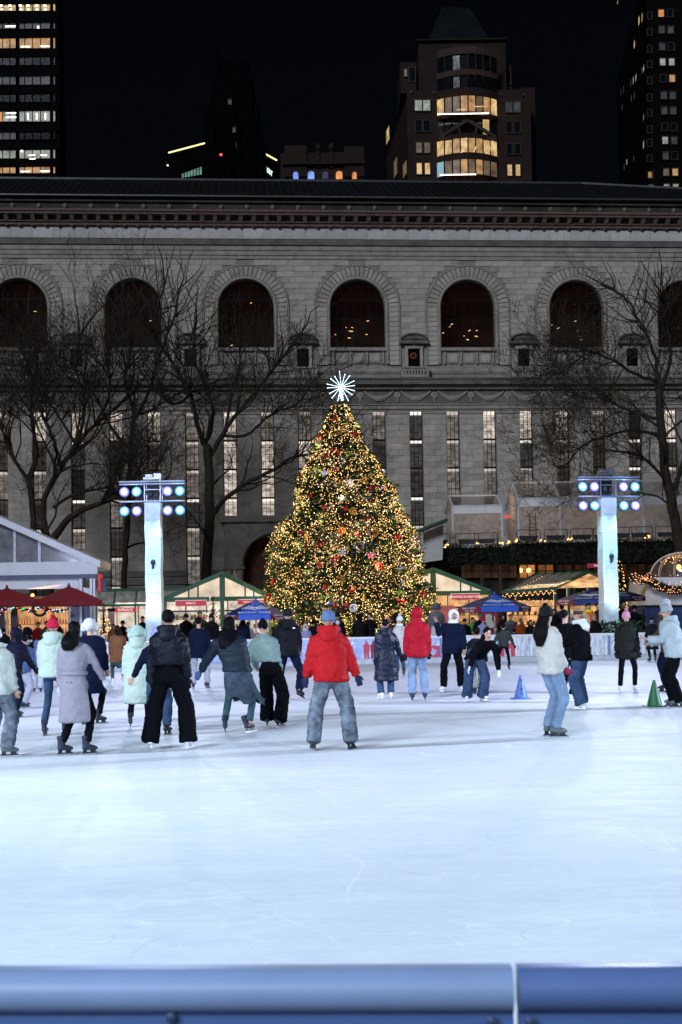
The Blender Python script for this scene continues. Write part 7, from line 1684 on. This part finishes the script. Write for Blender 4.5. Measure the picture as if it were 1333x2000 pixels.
person('person in dark jacket with brown headband and blond ponytail, facing left', 1139, 1386, 1187, rad(52), feet=((-.14, -.05, 0), (.16, .1, 0)), toes=(.2, -.2), lean=(0, .04), al=(12, 20, 50), ar=(10, 10, 30), jacket=black_c, hem=.47, jw=1.05, pad=.045, ridge=.014, hood='down', hoodc=white_k, trousers=denim, leg='wide', hair='pony', hairc=blond, hat='band', hatc=C('brown_band', (.07, .035, .025), .9), boots=white_l)
person('person all in black facing right between the white fleece and the ponytail', 1106, 1371, 1190, rad(-40), feet=((-.12, 0, 0), (.16, 0, 0)), toes=(-.3, -.6), al=(12, 20, 60), ar=(12, 26, 60), jacket=black_c, hem=.42, jw=1.05, pad=.04, trousers=black_c, leg='straight', hair='short', boots=white_l)
person('person in pink pompom hat and dark parka standing in white skates', 1227, 1354, 1194, rad(178), feet=((-.16, 0, 0), (.17, 0, 0)), toes=(.25, -.25), al=(11, 4, 10), ar=(11, 4, 10), jacket=parka, hem=.40, flare=.03, jw=1.05, pad=.04, ridge=.014, trousers=black_c, leg='slim', hat='pom', hatc=pink_k, hair='long', hairL=.12, hairc=hair_br, scarf=parka, boots=white_l, gloves=glove_b, headtilt=(0, .12))
person('distant person in long black coat standing by the right boards', 1275, 1292, 1204, .15, feet=((-.12, 0, 0), (.12, 0, 0)), jacket=char, hem=.24, flare=.05, pad=.03, trousers=black_c, leg='slim', hat='beanie', hatc=black_k, scarf=C('grey_blue_scarf', (.12, .16, .2)), boots=black_l)
person('person in pale grey fleece and grey beanie at the right edge, facing left', 1322, 1382, 1180, rad(75), feet=((-.12, -.05, 0), (.13, .05, 0)), toes=(.1, -.1), lean=(0, .12), al=(10, 20, 75, 1), ar=(10, 16, 60, 1), jacket=fleece_g, hem=.47, jw=1.15, pad=.06, ridge=.01, hood='down', trousers=black_c, leg='baggy', hat='beanie', hatc=grey_k, boots=grey_l, headtilt=(0, .2))
person('taller person in grey beanie and brown scarf behind the pale grey fleece', 1312, 1353, 1170, rad(95), feet=((-.12, 0, 0), (.15, .05, 0)), toes=(.1, -.1), lean=(0, .08), al=(10, 12, 40), ar=(10, 10, 40), jacket=C('dark_brown_coat', (.06, .035, .02), .85), hem=.42, pad=.04, trousers=navy_c, leg='straight', hat='beanie', hatc=grey_k, scarf=C('camel_scarf', (.30, .17, .08), .9), gloves=glove_b, boots=black_l)
person('person in black hooded top with white lettering on the back at far left', 52, 1347, 1224, -.2, feet=((-.12, 0, 0), (.16, .05, 0)), toes=(.2, -.2), lean=(0, .05), al=(10, 4, 10), ar=(14, 4, 14), jacket=black_c, hem=.47, jw=1.2, pad=.05, hood='up', trousers=black_c, leg='baggy', boots=navy_l, cap_h=.05, extra=extra_ess)
person('child in blue patterned jacket with pale hood between the left skaters', 74, 1352, 1249, .2, feet=((-.12, 0, 0), (.1, .1, 0)), al=(14, 4, 10), ar=(14, 4, 10), jacket=C('blue_pattern', (.12, .14, .28), .6, .8, 12), hem=.45, pad=.05, hood='up', trousers=C('pale_snow_trousers', (.42, .44, .5), .7), leg='baggy', boots=navy_l, cap_h=.05)
person('person in grey sweatpants and blue jacket skating left of the mint jacket', 44, 1385, 1240, -.3, feet=((-.1, .1, 0), (.12, -.12, .03)), toes=(-.3, -.6), lean=(0, .12), jacket=C('mid_blue_shell', (.05, .08, .18), .5), hem=.47, pad=.04, trousers=C('grey_sweat', (.30, .32, .38), .9), leg='baggy', hair='short', boots=navy_l)
person('person in brown suede coat with snow on the back and green skirt', 231, 1342, 1220, .2, feet=((-.16, 0, 0), (.16, 0, 0)), toes=(.3, -.3), al=(9, 4, 10), ar=(9, 10, 30), jacket=brown_c, hem=.37, flare=.04, pad=.03, trousers=C('grey_tights', (.05, .06, .07)), leg='slim', hair='long', hairL=(.16, .02), hairc=hair_br, boots=white_l, skirt=(C('green_skirt', (.02, .06, .05), .8), .48, .30, .17, .21, 0))
person('person in navy overcoat and pale trousers skating right of the tall black jacket', 386, 1347, 1205, .1, feet=((-.1, 0, 0), (.26, .1, .02)), toes=(.1, -.4), ftilt=(0, -.25), al=(10, 4, 8), ar=(20, 4, 10), jacket=navy_c, hem=.42, jw=1.1, pad=.03, trousers=C('pale_trousers', (.35, .37, .42), .8), leg='straight', hair='short', boots=navy_l)
# training cones on the ice
def cone(label, px, py, top, col, letters=None):
    g = ground(px, py); H_ = at(px, top, g.y).z; t = thing('training_cone', label, 'cone', (g.x, g.y, 0), 0, 'plastic cones on the ice'); m_ = M('cone_' + label.split()[0], col, .45, var=.12, scale=5)
    MB().lathe([(.145, .02), (.14, .03), (.03, H_ - .03), (.022, H_), (.0, H_)], seg=20).build('cone_body', m_, t, True, 50); MB().loft([ring((0, 0, z), a, a, 20, 6) for z, a in ((0, .20), (.018, .20), (.024, .15))]).build('cone_base', m_, t, True, 40)
    if letters: TEXT('cone_lettering', letters, M('print_dark', (.03, .05, .12), .6), .09, t, (.0, -.098, H_ * .5), (rad(90 - 11), rad(0), 0), .004)
cone('blue plastic cone standing on the ice', 1018, 1365, 1318, (.10, .20, .52), 'R\nI\nN\nK'); cone('green plastic cone standing on the ice', 1279, 1380, 1328, (.01, .10, .04))
# ---- people watching from behind the boards and walking among the kiosks
GC = 'people behind the rink boards'
cc = dict(black=C('crowd_black', (.006, .006, .008)), navy=C('crowd_navy', (.009, .013, .03)), grey=C('crowd_grey', (.12, .13, .15)), white=C('crowd_white', (.55, .55, .58), .7), lilac=C('crowd_lilac', (.30, .28, .48), .7), red=C('crowd_red', (.42, .02, .03), .7), orange=C('crowd_orange', (.60, .12, .02), .6), olive=C('crowd_olive', (.06, .06, .03)), camel=C('crowd_camel', (.26, .15, .07)), green=C('crowd_green', (.05, .28, .05), .6), blue=C('crowd_blue', (.06, .12, .30), .6), brown=C('crowd_brown', (.08, .045, .03)), pink=C('crowd_pink', (.5, .2, .3)), hivis=C('crowd_hivis', (.75, .55, .02), .6))
def onlooker(label, px, top, Y, coat, head, hc_=None, face=True, **k):
    """head: beanie / pom / hood / hair / long"""
    kw = dict(lod=1, skates=False, Y=Y, group=GC, jacket=cc[coat], hem=.42, pad=.04, trousers=black_c, boots=black_l, hood='collar')
    if head in ('beanie', 'pom', 'furhood', 'muffs'): kw.update(hat=head, hatc=cc.get(hc_) or hc_)
    elif head == 'hood': kw.update(hood='up', hoodc=cc.get(hc_) if hc_ else None)
    elif head in ('short', 'long', 'bun'): kw.update(hair=head, hairc=hc_ if hc_ else (hair_bk if px % 2 else hair_br), hairL=.2)
    if head in ('muffs',): kw.update(hair='short', hairc=hair_br)
    kw.update(k); yaw = kw.pop('yaw', rad(180) if face else 0.0)
    return person(label, px, 0, top, yaw, **kw)
onlooker('onlooker in grey beanie and dark coat right of the mint jacket', 176, 1222, 48.6, 'black', 'beanie', grey_k)
onlooker('child in white pompom hat and lilac snowsuit leaning on the left boards', 186, 1234, 48.4, 'lilac', 'pom', white_k)
onlooker('small child in white hooded suit leaning on the left boards', 201, 1240, 48.6, 'lilac', 'hood', 'white')
onlooker('onlooker in white pompom hat left of the long mint coat', 251, 1228, 49.3, 'black', 'pom', white_k, scarf=red_k)
onlooker('person in black beanie in front of the arcade shop', 240, 1212, 60, 'black', 'beanie', black_k)
onlooker('bare headed man in black standing beside the left light tower', 279, 1203, 59, 'black', 'short', hair_bk)
onlooker('person in dark hat in front of the MERCH kiosk window', 364, 1199, 57, 'black', 'beanie', black_k)
onlooker('person in olive coat and red scarf in front of the MERCH kiosk', 391, 1194, 58, 'olive', 'short', hair_br, scarf=red_k)
onlooker('person with black cap leaning over the boards right of the MERCH sign', 414, 1199, 52.5, 'black', 'beanie', black_k, lean=(0, .12))
onlooker('person in white jacket behind the left boards near the navy overcoat', 400, 1222, 53, 'white', 'short', hair_bk)
onlooker('person with long dark hair under the blue parasol left of the tree', 475, 1206, 53.6, 'navy', 'long', None, False)
onlooker('person in white scarf under the blue parasol left of the tree', 485, 1214, 55, 'white', 'short', hair_br)
onlooker('dark haired onlooker between the sage jacket and the shoulder logo', 541, 1222, 53, 'black', 'short', hair_bk)
onlooker('onlooker in pale blue jacket right of the sage jacket', 549, 1228, 54, 'blue', 'short', hair_br)
onlooker('onlooker in white hood just left of the red jacket skater', 597, 1218, 53.5, 'lilac', 'hood', 'white')
onlooker('tall person all in black at the foot of the Christmas tree, left one', 660, 1197, 55, 'black', 'beanie', black_k, False)
onlooker('person in white beanie in front of the tall black figure by the tree', 660, 1212, 53.2, 'navy', 'beanie', white_k)
onlooker('broad figure in black coat at the foot of the tree, facing away', 703, 1199, 54, 'black', 'hood', None, False, jw=1.25)
onlooker('person in black taking pictures right of the broad black coat', 722, 1198, 54.3, 'black', 'short', hair_bk, al=(40, 50, 90))
onlooker('onlooker in grey fur hood behind the red hooded skater', 853, 1178, 55.5, 'grey', 'furhood', 'grey', False)
onlooker('woman in white coat with grey scarf leaning on the boards right of the tree', 855, 1207, 52.6, 'white', 'short', hair_br, scarf=grey_k)
onlooker('onlooker in violet patterned hood behind the white coat woman', 880, 1202, 53.6, 'black', 'hood', 'lilac', scarf=white_k)
onlooker('child in red white hat under the blue parasol right of the tree', 944, 1206, 53.0, 'lilac', 'pom', cc['red'])
onlooker('person in bright green jacket beside the snow figure board', 924, 1205, 57, 'green', 'short', hair_bk)
onlooker('onlooker in dark green beanie beside the pole of the right blue parasol', 938, 1198, 55, 'navy', 'beanie', white_k)
onlooker('person in orange jacket under the right blue parasol', 1018, 1208, 55.5, 'orange', 'short', hair_bk)
onlooker('person in black with phone under the right blue parasol', 1037, 1210, 54.5, 'black', 'long')
onlooker('person in grey coat under the right blue parasol, second from its pole', 998, 1199, 57, 'grey', 'short', hair_bk)
onlooker('dark coated person nearest the right blue parasol pole', 983, 1200, 57.5, 'black', 'hood')
onlooker('seated onlooker with black hair behind the olive jacket skater', 1004, 1228, 53, 'black', 'short', hair_bk, False)
onlooker('seated onlooker in pale jacket left of the olive jacket skater', 968, 1226, 53.2, 'grey', 'beanie', grey_k)
onlooker('person in dark coat with face in profile left of the white fleece', 1060, 1186, 54, 'navy', 'short', hair_bk, yaw=rad(-90))
onlooker('person in black hat far behind the white fleece skater', 1066, 1178, 58, 'black', 'beanie', black_k)
onlooker('worker in orange and yellow vest right of the ponytail skater', 1150, 1178, 55, 'orange', 'short', hair_bk, scarf=cc['hivis'])
onlooker('person in navy jacket between the worker and the right light tower', 1169, 1178, 55.5, 'navy', 'short', hair_bk)
onlooker('dark onlooker with fair hair leaning over the boards left of the light tower', 1160, 1200, 52.4, 'black', 'short', blond, lean=(0, .1))
onlooker('tall dark figure just right of the light tower behind the pink hat', 1219, 1174, 56, 'black', 'short', hair_bk)
onlooker('second dark figure right of the light tower beside the steps', 1240, 1182, 57, 'black', 'beanie', black_k)
onlooker('person in dark coat and olive hat by the right boards beside a lit string', 1300, 1206, 52.2, 'navy', 'beanie', cc['olive'], False)
onlooker('dark onlooker at the marquee bar, leftmost', 8, 1226, 50.2, 'black', 'short', hair_bk, False)
onlooker('onlooker with brown hair at the bar counter under the wreath', 92, 1212, 54, 'brown', 'short', hair_br)
onlooker('onlooker in green scarf and dark coat in front of the bar', 93, 1222, 49.2, 'olive', 'beanie', black_k, False, scarf=C('scarf_green', (.15, .3, .22)))
onlooker('dark haired onlooker at the bar right of the wreath', 109, 1207, 54.5, 'black', 'bun', None)
onlooker('fair onlooker at the bar between the two red parasols', 75, 1214, 54.8, 'red', 'short', hair_br)
onlooker('dark onlooker at the bar beside the black pillar', 38, 1220, 52, 'navy', 'short', hair_bk)
onlooker('person in black at the left foot of the Christmas tree', 612, 1212, 56, 'black', 'short', hair_bk, False)
onlooker('person in grey coat at the left foot of the Christmas tree', 583, 1216, 56.5, 'grey', 'long')
onlooker('person in dark red coat at the right foot of the Christmas tree', 760, 1206, 56, 'brown', 'beanie', cc['pink'])
onlooker('person in camel coat beside the arcade entrance', 222, 1218, 58, 'camel', 'long')
onlooker('person in dark jacket under the left edge of the right blue parasol', 908, 1208, 56, 'black', 'beanie', black_k)
onlooker('person in dark hood at the stall behind the blue cone', 1082, 1190, 57, 'black', 'hood')
onlooker('onlooker in pale hat between the fleece and ponytail skaters, far behind', 1120, 1194, 57, 'grey', 'beanie', white_k)
onlooker('person with black hair walking in front of the long roof kiosk', 1098, 1180, 59, 'navy', 'short', hair_bk, False)
bpy.data.scenes.remove(TMP)
